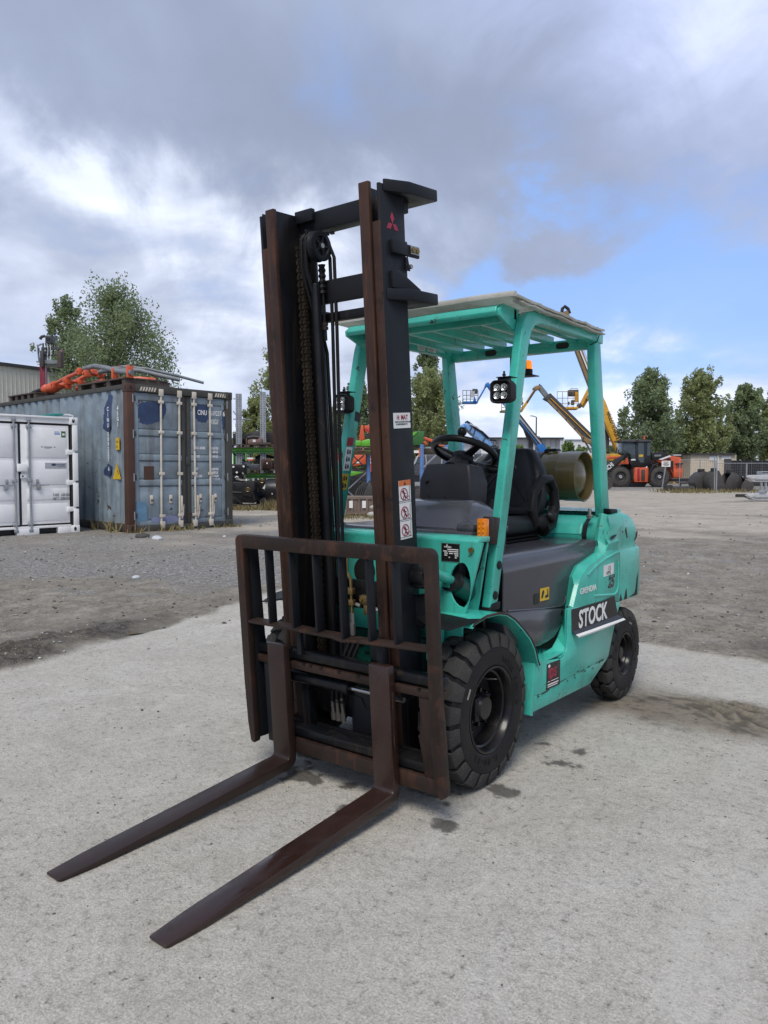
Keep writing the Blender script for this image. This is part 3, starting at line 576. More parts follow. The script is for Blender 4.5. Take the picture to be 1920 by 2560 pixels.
    for k, h in enumerate((1.113, 1.038, .966)):
        cy, cz = .247, h+.032
        t = MB(lm).tube([(.3292, cy+.023*cos(a), cz+.023*sin(a)) for a in [2*pi*i/24 for i in range(24)]], .0021, 6, closed=True)
        t.beam((.3292, cy-.016, cz+.016), (.3292, cy+.016, cz-.016), .004, .002, (1, 0, 0)); t.build('no_sign', 'inkcrimson', w)
        pp = MB(lm); pp.ball((.3290, cy-.002, cz+.012), .0045, 8, (.3, 1, 1)); pp.beam((.329, cy, cz+.008), (.329, cy+.003, cz-.004), .007, .001, (1, 0, 0)); pp.beam((.329, cy+.003, cz-.004), (.329, cy-.006, cz-.018), .004, .001, (1, 0, 0)); pp.beam((.329, cy+.003, cz-.004), (.329, cy+.010, cz-.018), .004, .001, (1, 0, 0)); pp.beam((.329, cy, cz+.006), (.329, cy+.014, cz+.0), .003, .001, (1, 0, 0)); pp.build('figure', 'inkblack', w)
        tr = MB(lm); yk = .283
        tr.beam((.329, yk, h+.006), (.329, yk+.004, h+.066), .0016, .001, (1, 0, 0)); tr.beam((.329, yk-.07, h+.004), (.329, yk+.010, h+.004), .0016, .001, (1, 0, 0))
        tr.tube([(.3292, yk-.006+.008*cos(a), h+.014+.008*sin(a)) for a in [2*pi*i/14 for i in range(14)]], .0009, 5, closed=True); tr.build('pictogram_truck', 'inkblack', w)
        if k < 2: quad(lm(.3287, .215, h-.0030), yd, xd, .080, .0014, 'divider', 'inkblack', w, .0004)
    # tilt pivot block and bracket beside the rail
    t = MB(lm).cyl((.332, .30, .800), (.395, .30, .800), .048, n=24).build('tilt_pivot', 'mastgrease', FT, .006)
    MB(lm).box(.335, .40, .26, .36, .755, .845).build('pivot_block', 'mastgrease', t, .012); MB(lm).cyl((.395, .285, .825), (.412, .285, .825), .026, n=18).build('pin', 'mast', t, .003); MB(lm).cyl((.41, .285, .795), (.425, .285, .795), .009, n=8).build('bolt', 'zinc', t)
    MB(lm).prism([(.30, .60), (.35, .575), (.44, .66), (.43, .745), (.32, .715), (.30, .69)], 'y', .30, .318).build('pivot_plate', 'mast', FT, .008)
    MB(lm).box(-.39, -.332, .27, .36, .78, .87).build('pivot_block', 'mastgrease', FT, .012)
    # pipework between the rails
    for k, (x0, dx) in enumerate(((-.052, .0), (-.022, .0))):
        top = .795-.022*k
        pts = [(x0-.05+.012*k, .33, .86), (x0-.048+.012*k, .32, .815), (x0-.030, .31, top+.008), (x0-.012, .30, top), (x0, .30, top-.02), (x0, .30, .60)]
        pp = MB(lm).tube(pts, .0075, 10).build('hydraulic_pipe', 'brass', FT)
        MB(lm).cyl((x0, .30, .60), (x0, .30, .55), .0105, n=6).build('fitting', 'zinc', pp); MB(lm).cyl((x0, .30, .555), (x0, .30, .50), .012, n=10).build('ferrule', 'zinc', pp); MB(lm).tube([(x0, .30, .50), (x0, .30, .43), (x0+.01, .27, .36)], .012, 8).build('hose', 'blackrub', pp)
    for h in (.70, .648): MB(lm).box(-.068, -.006, .288, .312, h-.014, h+.014).build('pipe_clamp', 'brass', FT, .003)
    v = MB(lm).box(.022, .078, .30, .33, .645, .685).build('valve_block', 'brass', FT, .004)
    for x in (.036, .062): MB(lm).cyl((x, .30, .668), (x, .292, .668), .0085, n=6).build('bolt', 'brass', v)
    MB(lm).box(.042, .072, .30, .325, .60, .645).build('elbow', 'brass', v, .004); MB(lm).tube([(.075, .31, .632), (.11, .31, .628), (.15, .33, .618)], .010, 8).build('hose', 'zinc', v); MB(lm).tube([(.02, .31, .635), (-.005, .31, .64)], .009, 8).build('hose', 'zinc', v)
build_mast()
# ---- body
def build_body():
    # chassis core and inner walls
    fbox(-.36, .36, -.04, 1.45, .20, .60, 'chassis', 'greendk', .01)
    fbox(-.33, .33, -.30, .0, .26, .40, 'front_axle', 'mastgrease', .02)
    fbox(-.52, .52, -.07, .07, .27, .39, 'axle_tube', 'black', .03)
    y0 = -.10
    # front cowl panel with round openings for the tilt cylinders
    for sg in (-1, 1):
        hx, hz, hr = sg*.466, .868, .095
        A = [(0, .62), (0, 1.05), (hx, 1.05)]+[(hx+hr*cos(pi/2-sg*-1*(-pi)*k/10*-1)*1.0, hz+hr*sin(pi/2-sg*-1*(-pi)*k/10*-1)) for k in range(0)]
        half1 = [(hx-sg*hr*.68*sin(pi*k/10), hz+hr*cos(pi*k/10)) for k in range(11)]      # inner half of the rim, top to bottom
        half2 = [(hx+sg*hr*.44*sin(pi*k/10), hz+hr*cos(pi*k/10)) for k in range(11)]
        P = [(0.0, .62), (0.0, 1.05), (hx, 1.05)]+half1+[(hx, .70), (hx, .62)]
        Q = [(hx, 1.05), (sg*.562, 1.05), (sg*.523, .90), (sg*.478, .735), (hx, .70)]+half2[::-1]
        MB().prism(P, 'y', y0, y0+.012).build('cowl_panel', 'green', FT); MB().prism(Q, 'y', y0, y0+.012).build('cowl_panel', 'green', FT)
        fbox(*sorted((sg*.34, sg*.452)), .10, .13, .64, 1.0, 'tunnel_wall', 'black', .005)
        # tilt cylinder
        t = MB().tube([(sg*.40, .30, .70), (sg*.398, -.062, .872)], .046, 20).build('tilt_cylinder', 'greenshade', FT)
        MB().cyl((sg*.398, -.055, .869), (sg*.398, -.085, .883), .050, n=24).build('gland', 'black', t); MB().cyl((sg*.398, -.07, .876), (sg*.385, -.225, .935), .021).build('rod', 'green', t)
    # raked top lip of the cowl
    MB().loft([[(x, y0, 1.048), (x, y0+.004, 1.060), (x, y0+.03, 1.068), (x, y0+.10, 1.070), (x, y0+.10, 1.05)] for x in (-.54, .54)], smooth=False).build('cowl_lip', 'green', FT, .003)
    for k in range(4): MB().box(.16, .20, y0-.0012, y0+.004, .86-.022*k, .867-.022*k).build('vent_slot', 'inkblack', FT)
    fbox(-.30, .30, y0+.013, y0+.10, .62, .80, 'cowl_backing', 'black', .0)
    MB().cyl((-.06, y0-.0015, .885), (-.06, y0+.004, .885), .062, n=28).build('lamp_recess', 'inkblack', FT)
    # data plate
    p = quad((.362, y0-.0005, .962), (1, 0, 0), (0, 0, 1), .092, .078, 'data_plate', 'blacklabel', FT, .0015)
    bx = MB()
    for a, b, w, h in ((.362, .962, .092, .0018), (.362, 1.0382, .092, .0018), (.362, .962, .0018, .078), (.4522, .962, .0018, .078)): bx.box(a, a+w, y0-.0026, y0-.002, b, b+h)
    bx.build('plate_border', 'zinc', p)
    text('MITSUBISHI', .0072, (.376, y0-.0024, 1.0215), (1, 0, 0), (0, 0, 1), 'inkwhite', p, 1.0, .0002)
    rows = MB()
    for r_, cells in enumerate(((.393, .447), (.372, .392, .398, .447), (.378, .395, .402, .420, .426, .447), (.378, .392, .43, .447), (.40, .406, .43, .44))):
        for a, b in zip(cells[::2], cells[1::2]): rows.box(a, b, y0-.0026, y0-.002, 1.0125-r_*.0085, 1.0165-r_*.0085)
    rows.build('plate_fields', 'inkwhite', p)
    em = MB()
    for a in (90, 210, 330):
        t = radians(a); ux, uz = cos(t), sin(t)
        em.prism([(.391+u, 1.0315+w) for u, w in ((0, 0), (ux*.003-uz*.0018, uz*.003+ux*.0018), (ux*.006, uz*.006), (ux*.003+uz*.0018, uz*.003-ux*.0018))], 'y', y0-.0026, y0-.002)
    em.build('emblem', 'inkwhite', p)
    quad((.11, y0-.0005, 1.022), (1, 0, 0), (0, 0, 1), .075, .022, 'label_strip', 'white', FT)
    MB().cyl((.512, y0-.012, 1.018), (.512, y0+.002, 1.018), .012, n=8).build('bolt', 'brass', FT)
    for sg in (-1, 1):
        X = lambda v: sg*v
        def side(name, mat, poly, a, b, bev=.004, **k): return MB().prism(poly, 'x', *sorted((sg*a, sg*b))).build(name, mat, FT, bev, **k)
        # fender: bent sheet over the front wheel
        pr = [(-.19, .722), (-.175, .735), (-.077, .750), (.027, .746), (.095, .731), (.166, .697), (.24, .647), (.317, .588), (.365, .530), (.398, .462), (.412, .446)]
        inn = [(y-.012*sin(.2+k*.12), z-.012*cos(.1+k*.11)) for k, (y, z) in enumerate(pr)]
        MB().loft([[(sg*x, y, z) for y, z in pr+inn[::-1]] for x in (.33, .555, .573, .577)], smooth=False).build('fender', 'green', FT, .003, ang=40)
        MB().tube([(sg*.575, y, z-.003) for y, z in pr], .0055, 6).build('fender_edge', 'rust', FT)
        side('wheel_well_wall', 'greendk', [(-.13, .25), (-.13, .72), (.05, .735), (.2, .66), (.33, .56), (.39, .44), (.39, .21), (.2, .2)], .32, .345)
        # front closure and rubber flap
        MB().prism([(sg*.345, .55), (sg*.40, .55), (sg*.40, .735), (sg*.345, .735)], 'y', -.19, -.13).build('fender_bracket', 'green', FT, .004)
        MB().loft([[(sg*x, y, z) for y, z in q] for x, q in ((.37, ((-.30, .755), (-.16, .752), (-.16, .745), (-.30, .748))), (.45, ((-.33, .735), (-.16, .750), (-.16, .743), (-.33, .728))), (.53, ((-.30, .722), (-.15, .742), (-.15, .735), (-.30, .715))), (.575, ((-.17, .742), (-.13, .745), (-.13, .738), (-.17, .735))))], smooth=False).build('mud_flap', 'blackrub', FT, .003)
        MB().cyl((sg*.415, -.20, .700), (sg*.415, -.185, .700), .010, n=8).build('bolt', 'zinc', FT)
        # step and skirt
        side('step_riser', 'green', [(.352, .215), (.375, .205), (.405, .448), (.388, .452)], .34, .563, .003)
        MB().box(*sorted((sg*.34, sg*.558)), .400, .72, .436, .446).build('step', 'green', FT, .002)
        st = MB()
        for i in range(9):
            for j in range(6):
                y = .435+.028*i; x = .395+.027*j+(.0135 if i % 2 else 0)
                st.box(*sorted((sg*(x-.008), sg*(x+.008))), y-.004, y+.004, .4455, .4515)
        st.build('step_cleats', 'green', FT, .0015, 1, kind='stuff')
        up = [(.403, .452), (.445, .4475), (.665, .420), (.705, .428), (.735, .455), (.748, .50), (.745, .655), (.80, .657), (1.445, .598), (1.47, .585), (1.405, .51), (1.375, .45), (1.33, .37), (1.298, .305), (.444, .292), (.385, .30)]
        side('skirt_panel', 'green', up, .545, .565, .005)
        lo = MB().loft([[(sg*.564, .385, .300), (sg*.564, 1.298, .305), (sg*.546, 1.298, .305), (sg*.546, .385, .300)], [(sg*.548, .355, .215), (sg*.548, 1.085, .197), (sg*.53, 1.085, .197), (sg*.53, .355, .215)]], smooth=False)
        lo.build('skirt_lower', 'green', FT, .004)
        rr_ = random.Random(8)
        for k in range(20):
            y = .40+.87*rr_.random(); wd = .015+.10*rr_.random()**2.5; z = .297+.006*(y-.4)+rr_.gauss(0, .006); h = .0012+.003*rr_.random()
            MB().prism([(y, z), (y+wd*.4, z-h), (y+wd, z-h*.3), (y+wd*1.1, z+h*.6), (y+wd*.5, z+h), (y+wd*.1, z+h*.7)], 'x', *sorted((sg*.560, sg*(.5657 if z > .299 else .5655)))).build('scrape', 'rust', FT)
        MB().grid([[(sg*.497, y, z), (sg*.530, (y+yo)/2-.006, (z+zo)/2), (sg*.556, yo, zo), (sg*.5645, yo-.004, zo+.002)] for (y, z), (yo, zo) in zip(((.62, .447), (.71, .455), (.775, .495), (.83, .56), (.862, .62), (.869, .648)), ((.66, .424), (.707, .432), (.735, .458), (.749, .503), (.747, .60), (.748, .652)))]).build('step_bevel', 'green', FT, 0, solid=.004, ang=25)
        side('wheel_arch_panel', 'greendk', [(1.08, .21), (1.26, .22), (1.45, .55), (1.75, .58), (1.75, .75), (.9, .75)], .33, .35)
        # rear side panel with its bright bevel along the hood
        inner = [(.869, .645), (.914, .793), (.971, .842), (1.234, .892), (1.262, .929), (1.245, .961), (1.262, 1.02), (1.30, 1.107)]
        outer = [(.812, .655), (.858, .745), (.914, .800), (.985, .835), (1.217, .882), (1.262, .925), (1.24, .985), (1.26, 1.03), (1.265, 1.098)]
        outer = [(.812, .655), (.868, .755), (.914, .800), (.985, .835), (1.217, .885), (1.266, .935), (1.268, 1.02), (1.29, 1.100)]
        rg = [[(sg*.497, y, z), (sg*.517, y-.012, z+.004), (sg*.545, yo-.004, zo+.004), (sg*.562, yo, zo)] for (y, z), (yo, zo) in zip(inner, outer)]
        MB().grid(rg).build('panel_bevel', 'green', FT, 0, solid=.004, ang=20)
        side('side_panel', 'green', outer+[(1.44, 1.108), (1.445, .598), (.80, .656)], .535, .563, .005)
        # pressed swage line and lower rib
        MB().tube([(sg*.563, y, z) for y, z in ((.985, .800), (1.10, .838), (1.25, .868), (1.36, .882), (1.442, .889))], .0065, 8).build('swage', 'green', FT)
        MB().tube([(sg*.563, y, z) for y, z in ((1.08, .680), (1.25, .662), (1.37, .650), (1.405, .658), (1.425, .685), (1.425, .83))], .0065, 8).build('swage', 'green', FT)
        MB().prism([(.77, .655), (1.44, .600), (1.44, .592), (.77, .646)], 'x', *sorted((sg*.560, sg*.5638))).build('panel_gap', 'inkblack', FT)
    # crumpled dent with a tear on the near rear corner
    d = MB().loft([[(.562, 1.26, 1.10), (.562, 1.46, 1.10)], [(.572, 1.27, 1.04), (.576, 1.44, 1.05)], [(.562, 1.24, .975), (.566, 1.36, .985)], [(.572, 1.25, .945), (.578, 1.39, .955)], [(.562, 1.235, .905), (.563, 1.40, .90)]], closed=False, caps=False).build('dented_corner', 'green', FT, solid=.006)
    MB().prism([(1.275, .968), (1.305, .985), (1.36, .990), (1.33, .975), (1.29, .966)], 'x', .568, .577).build('tear', 'inkblack', FT)
    # counterweight, loft of plan outlines
    def plan(w, yr, yf, rx): return [(w, yf), (w, yr-.30), (w-.012, yr-.24), (w-.05*rx, yr-.17), (w-.13*rx, yr-.09), (w-.27*rx, yr-.03), (0, yr)]
    secs = [(.595, plan(.560, 2.06, 1.452, 1)), (.62, plan(.562, 2.065, 1.452, 1)), (.875, plan(.562, 2.05, 1.452, 1)), (.889, plan(.557, 2.04, 1.452, 1)), (.892, plan(.556, 1.985, 1.452, 1)), (.93, plan(.556, 1.99, 1.452, 1)), (.955, plan(.560, 2.005, 1.452, 1)), (1.0, plan(.560, 1.99, 1.452, 1)), (1.05, plan(.558, 1.94, 1.452, 1)), (1.085, plan(.553, 1.87, 1.452, 1)), (1.105, plan(.54, 1.78, 1.452, 1)), (1.11, plan(.50, 1.68, 1.452, 1))]
    rings = []
    for z, P in secs: rings.append([(x, y, z) for x, y in P]+[(-x, y, z) for x, y in P[-2::-1]])
    MB().loft(rings).build('counterweight', 'green', FT, 0, ang=38)
    rp = MB().prism([(1.62, .60), (1.75, .60), (1.762, .74), (1.735, .70), (1.72, .64), (1.70, .615)], 'x', .556, .5625); rp.build('bare_rust_patch', 'rust', FT)
    for P in ([(1.455, .598), (1.50, .598), (1.475, .64)], [(1.53, .598), (1.58, .598), (1.565, .66), (1.55, .645)], [(1.53, 1.00), (1.545, 1.02), (1.575, .96), (1.56, .955)], [(1.70, .93), (1.735, .955), (1.74, .985), (1.72, .97)]):
        MB().prism(P, 'x', .556, .5635 if P[0][1] < .7 else .5612).build('bare_rust_patch', 'rust', FT)
    # STOCK plate peeling off the side
    s = MB().loft([[(x, y, z) for y, z in ((.782, .648), (1.0, .642), (1.2, .637), (1.372, .640))] for x, dz in ((.566, 0),)]+[[(.567, .790, .535), (.568, 1.0, .530), (.568, 1.2, .526), (.575, 1.40, .530)], [(.585, .797, .519), (.588, 1.0, .514), (.588, 1.2, .510), (.597, 1.43, .508)]], closed=False, caps=False).build('stock_plate', 'blacklabel', FT, solid=.003)
    MB().loft([[(.586, .797, .5205), (.589, 1.0, .5155), (.589, 1.2, .5115), (.598, 1.43, .5095)], [(.600, .80, .512), (.604, 1.0, .508), (.604, 1.2, .504), (.612, 1.425, .503)], [(.597, .805, .503), (.600, 1.0, .498), (.600, 1.2, .494), (.604, 1.36, .498)]], closed=False, caps=False).build('curled_edge', 'white', s, solid=.002)
    text('STOCK', .128, (.5695, .868, .540), (0, 1, -.012), (0, 0, 1), 'inkwhite', s, .92, .0035)
    text('GRENDIA', .043, (.5645, .889, .710), (0, 1, -.0), (0, 0, 1), 'inkwhite', FT, 1.18, .0008, name='model_lettering')
    text('25', .088, (.5643, 1.275, .700), (0, 1, 0), (0, 0, 1), MT['plastic'], FT, 1.0, .004, name='capacity_lettering', shear=.25); text('25', .088, (.5650, 1.277, .703), (0, 1, 0), (0, 0, 1), MT['zinc'], FT, .96, -.0025, name='capacity_lettering', shear=.25)
    q = quad((.5642, 1.204, .766), (0, 1, .035), (0, 0, 1), .148, .062, 'taped_note', 'white', FT)
    text('-F.S', .032, (.5658, 1.262, .797), (0, 1, .03), (0, 0, 1), 'inkblack', q, 1); text('=09%', .030, (.5658, 1.238, .772), (0, 1, .03), (0, 0, 1), 'inkblack', q, 1)
    i = quad((.5655, .506, .300), (0, 1, -.03), (0, .02, 1), .150, .124, 'dealer_sticker', 'blacklabel', FT)
    text('ips', .098, (.5672, .522, .352), (0, 1, -.03), (0, .02, 1), 'inkcrimson', i, .88, .002); MB().ball((.5675, .533, .410), .0085, 10, (.15, 1.4, 1)).build('dot', 'inkwhite', i)
    for z, w, h in ((.334, .12, .003), (.318, .12, .006), (.309, .11, .004)): quad((.5672, .518, z), (0, 1, -.03), (0, 0, 1), w, h, 'print_line', 'inkwhite', i, .0004)
build_body()
def build_hood():
    # seat deck / engine hood: sections along y, rounded shoulder
    ys = [.20, .24, .40, .60, .78, .86, .875, .90, .93, .97, 1.05, 1.15, 1.225, 1.25, 1.26]
    zb = [.715, .705, .69, .665, .648, .645, .70, .775, .805, .842, .858, .875, .888, .915, .94]
    def hood(sg):
        rg = []
        for y, b in zip(ys, zb):
            top = .966-.004*(y-.25); r = min(.085, top-b-.003); w = .497
            row = [(sg*w, y, b), (sg*w, y, max(b+.001, top-r))]
            for k in range(1, 8):
                a = pi/2*k/7; row.append((sg*(w-r+r*cos(a)), y, top-r+r*sin(a)))
            row += [(sg*.30, y, top+.002), (0, y, top+.002)]
            rg.append(row)
        return rg
    R1 = hood(1); R2 = hood(-1)
    full = [[*a, *b[-2::-1]] for a, b in zip(R1, R2)]
    h = MB().grid(full); h.build('engine_hood', 'hood', FT, 0, solid=-.006, ang=35)
    MB().box(-.47, .47, 1.255, 1.275, .90, .955).build('hood_seal', 'black', FT)
    for sg in (-1, 1):
        MB().tube([(sg*.498, .24, .712), (sg*.498, .6, .672), (sg*.498, .80, .656), (sg*.498, .848, .668), (sg*.498, .862, .70)], .005, 8).build('hood_moulding', 'hood', FT)
        # lower cover by the step: rounded belly
        P = [(.20, .712), (.60, .672), (.853, .640), (.845, .600), (.82, .562), (.78, .530), (.73, .508), (.66, .495), (.56, .490), (.44, .500), (.36, .52), (.2, .60)]
        c = (.55, .62)
        rg = [[(sg*x, c[0]+(y-c[0])*k, c[1]+(z-c[1])*k) for y, z in P] for x, k in ((.34, 1), (.47, 1), (.493, .985), (.503, .95), (.507, .88))]
        MB().loft(rg).build('hood_lower_cover', 'hood', FT, 0, ang=50)
        MB().cyl((sg*.500, .80, .622), (sg*.508, .80, .622), .015, n=16).build('screw_cap', 'black', FT, .002)
        MB().prism([(.23, .712), (.863, .648), (.863, .638), (.23, .702)], 'x', *sorted((sg*.46, sg*.4985))).build('hood_gap', 'inkblack', FT)
        MB().prism([(.11, .74), (.20, .97), (.26, .99), (.30, .72), (.24, .70)], 'x', *sorted((sg*.40, sg*.425))).build('floor_side', 'plastic', FT)
    w = quad((.4985, .565, .712), (0, 1, -.02), (0, 0, 1), .098, .062, 'warning_label', 'yellow', FT)
    f = MB(); f.prism([(.575, .728), (.59, .722), (.608, .752), (.60, .765), (.585, .758)], 'x', .4998, .5003); f.prism([(.615, .722), (.655, .722), (.655, .732), (.65, .764), (.642, .764), (.642, .737), (.62, .734)], 'x', .4998, .5003); f.build('pictogram', 'inkblack', w)
    quad((.4985, .500, .705), (0, 1, -.02), (0, 0, 1), .052, .050, 'black_label', 'blacklabel', FT)
    # front cowl cover in grey plastic
    secs = []
    for y, top, w in ((.06, 1.09, .26), (.10, 1.13, .255), (.135, 1.175, .245), (.18, 1.20, .24), (.26, 1.208, .235), (.36, 1.20, .23), (.46, 1.16, .23)):
        cx_ = .12; secs.append([(cx_+w, y, 1.03), (cx_+w, y, top-.07 if top > 1.13 else top-.03), (cx_+w-.015, y, top-.03 if top > 1.13 else top-.012), (cx_+w-.06, y, top), (cx_-w+.06, y, top), (cx_-w+.015, y, top-.025), (cx_-w, y, top-.05), (cx_-w, y, 1.03)])
    MB().loft(secs).build('cowl_cover', 'hood', FT, 0, ang=38)
    MB().prism([(-.535, -.005), (.45, -.005), (.45, .13), (.36, .16), (.36, .50), (-.36, .50), (-.36, .16), (-.535, .16)], 'z', 1.05, 1.082).build('cowl_cover', 'hood', FT, .010, label='low flat cowl cover'); fbox(.35, .448, .02, .15, 1.075, 1.118, 'cowl_shoulder', 'hood', .02)
    fbox(-.36, .36, .05, .48, .70, 1.04, 'dash_lower', 'plastic', .01)
    # instrument pod
    pod = MB().loft([[(-.155, .49, 1.06), (.135, .49, 1.06), (.165, .60, 1.06), (-.20, .62, 1.06)], [(-.165, .48, 1.18), (.155, .48, 1.18), (.17, .62, 1.18), (-.205, .66, 1.18)], [(-.165, .485, 1.30), (.150, .485, 1.30), (.165, .64, 1.28), (-.205, .70, 1.27)], [(-.140, .51, 1.385), (.125, .51, 1.385), (.14, .63, 1.365), (-.17, .70, 1.35)]], smooth=False).build('instrument_pod', 'plastic', FT, .016, 3)
    MB().ball((-.115, .484, 1.29), .012, 10).build('knob', 'black', pod)
    for x in (-.115, -.015): MB().cyl((x, .478, 1.205), (x, .49, 1.205), .017, n=18).build('port', 'inkblack', pod)
    # steering column and wheel
    C = Vector((0, .665, 1.445)); nrm = Vector((0, .42, .91)).normalized(); u = Vector((1, 0, 0)); v = nrm.cross(u)
    MB().tube([(0, .55, 1.34), C-nrm*.055], [.06, .05], 18).build('steering_column', 'plastic', FT)
    w = MB().tube([C+u*.165*cos(a)+v*.165*sin(a) for a in [2*pi*k/48 for k in range(48)]], .0185, 12, closed=True).build('steering_wheel', 'black', FT)
    for a in (90, 210, 330):
        a = radians(a+0); p = C+(u*cos(a)+v*sin(a))*.163; MB().beam(C-nrm*.03+(u*cos(a)+v*sin(a))*.04, p, .05, .014, nrm, .034, .012).build('spoke', 'black', w, .005)
    MB().tube([C-nrm*.055, C-nrm*.02, C-nrm*.005], [.058, .058, .035], 20).build('hub', 'plastic', w)
    a = radians(255); k = C+(u*cos(a)+v*sin(a))*.165; MB().cyl(k, k+nrm*.022, .010).build('knob_stem', 'black', w)
    kp = C+(u*cos(radians(-68))+v*sin(radians(-68)))*.165; MB().ball(kp+nrm*.040, .025, 14).build('spinner_knob', 'black', w); MB().cyl(kp, kp+nrm*.03, .011).build('knob_stem', 'black', w)
    MB().tube([(.06, .70, 1.37), (.14, .74, 1.352), (.19, .76, 1.357), (.245, .78, 1.365)], [.024, .022, .015, .013], 10).build('direction_lever', 'black', FT)
    MB().prism([(.60, 1.30), (.75, 1.31), (.76, 1.37), (.62, 1.39)], 'x', -.055, .12).build('column_shroud', 'black', FT, .012)
    for k_, x in enumerate((-.30, -.26)): MB().tube([(x, .58, 1.15), (x, .50, 1.26), (x-.01, .46, 1.31)], [.008, .008, .017], 10).build('hydraulic_lever', 'black', FT)
    MB().tube([(.17, .62, 1.02), (.18, .60, 1.12), (.20, .62, 1.20)], [.025, .022, .012], 10).build('parking_lever', 'black', FT)
    # seat
    sx = .01
    def cush(secs, name, mat='seat'): return MB().loft([[(sx+x*w, y+ (x*x)*by, z) for x, z in prof] for y, w, by, prof in secs]).build(name, mat, FT, .02, 3, 30)
    P = lambda z0, z1: [(-1, z0+.02), (-.93, z0), (.93, z0), (1, z0+.02), (1, z1-.03), (.9, z1), (.55, z1-.008), (.35, z1-.022), (-.35, z1-.022), (-.55, z1-.008), (-.9, z1), (-1, z1-.03)]
    cush([(.66, .215, 0, P(1.01, 1.085)), (.69, .235, 0, P(1.005, 1.112)), (.90, .245, 0, P(1.005, 1.105)), (1.10, .235, 0, P(1.01, 1.10))], 'seat_cushion')
    # suspension bellows
    rg = []
    for z, k in ((.965, .95), (.975, 1.0), (.985, .90), (.992, .98), (.999, .88), (1.008, .93), (1.02, .82)): rg.append([(sx+a*.245*k, .88+b*.215*k, z) for a, b in ((-.95, -1), (.95, -1), (1, -.93), (1, .93), (.95, 1), (-.95, 1), (-1, .93), (-1, -.93))])
    MB().loft(rg).build('seat_bellows', 'blackrub', FT, 0, ang=60)
    # backrest: contoured shell, leaning back
    rows = []
    for z, w, y in ((1.075, .205, 1.085), (1.10, .225, 1.07), (1.18, .240, 1.085), (1.28, .235, 1.105), (1.34, .222, 1.12), (1.40, .185, 1.135), (1.445, .155, 1.147), (1.468, .135, 1.155), (1.476, .10, 1.17)):
        f = []
        for k in range(13):
            t = -1+2*k/12; bol = .030*max(0, min(1, (abs(t)-.55)/.3))*(1-max(0, (z-1.36)/.12)) if z < 1.48 else 0
            edge = .05*max(0, abs(t)-.9)*10*.5
            f.append((sx+t*w, y-bol+edge, z))
        back = [(sx+(1-2*k/6)*w*.96, y+.075, z-.004) for k in range(7)]
        rows.append(f+back)
    sb = MB().loft(rows).build('seat_backrest', 'seat', FT, 0, ang=60)
    MB().tube([(sx-.15+.30*k/16, 1.062-.0*k, 1.17+.155*sin(pi*k/16)) for k in range(17)], .006, 6).build('seam', 'seat', sb)
    MB().box(sx-.19, sx+.19, 1.046, 1.06, 1.10, 1.14).build('lumbar_band', 'plastic', sb, .006)
    # armrest / hip restraint on the near side
    for x in (.245, -.225):
        pts = [(x, 1.14, 1.05), (x, 1.10, 1.13), (x, 1.12, 1.22), (x, 1.22, 1.295), (x, 1.32, 1.30), (x, 1.375, 1.24), (x, 1.385, 1.14), (x, 1.33, 1.05), (x, 1.23, 1.02)]
        pts = [(x, y-.13, z) for _, y, z in pts]
        ar = MB().tube(pts, [.03, .028, .026, .027, .026, .027, .032, .04, .045], 12).build('hip_restraint', 'blackrub', FT)
        MB().ball((x, 1.10, 1.055), .055, 14, (.7, 1.1, .9)).build('pivot_cover', 'blackrub', ar); MB().cyl((x+.02, 1.12, 1.10), (x+.06, 1.14, 1.08), .03, n=14).build('belt_reel', 'black', ar, .004)
build_hood()
def build_rear():
    P = [(1.285, .945), (1.275, .99), (1.30, 1.045), (1.36, 1.082), (1.42, 1.092), (1.90, 1.108), (1.90, 1.0), (1.30, .93)]
    c = MB().prism(P, 'x', -.40, .40).build('radiator_cover', 'green', FT, .015, 3)
    MB().prism([(.0, .0)] and [(1.29, .958), (1.285, .99), (1.305, 1.04), (1.36, 1.072), (1.45, 1.08), (1.45, .95)], 'x', .40, .425).build('cover_gap', 'inkblack', c)
    MB().prism([(1.29, .95), (1.285, .99), (1.31, 1.05), (1.37, 1.09), (1.45, 1.10), (1.45, .94)], 'x', .425, .50).build('corner_cover', 'green', c, .008)
    MB().prism([(1.283, .968), (1.30, 1.01), (1.274, .99)], 'x', -.38, .40).build('cover_crease', 'green', c)
    MB().cyl((.452, 1.27, 1.08), (.452, 1.27, 1.135), .010, n=10).build('hinge_pin', 'zinc', FT); MB().box(.435, .47, 1.26, 1.285, 1.085, 1.10).build('hinge', 'zinc', FT, .003)
build_rear()
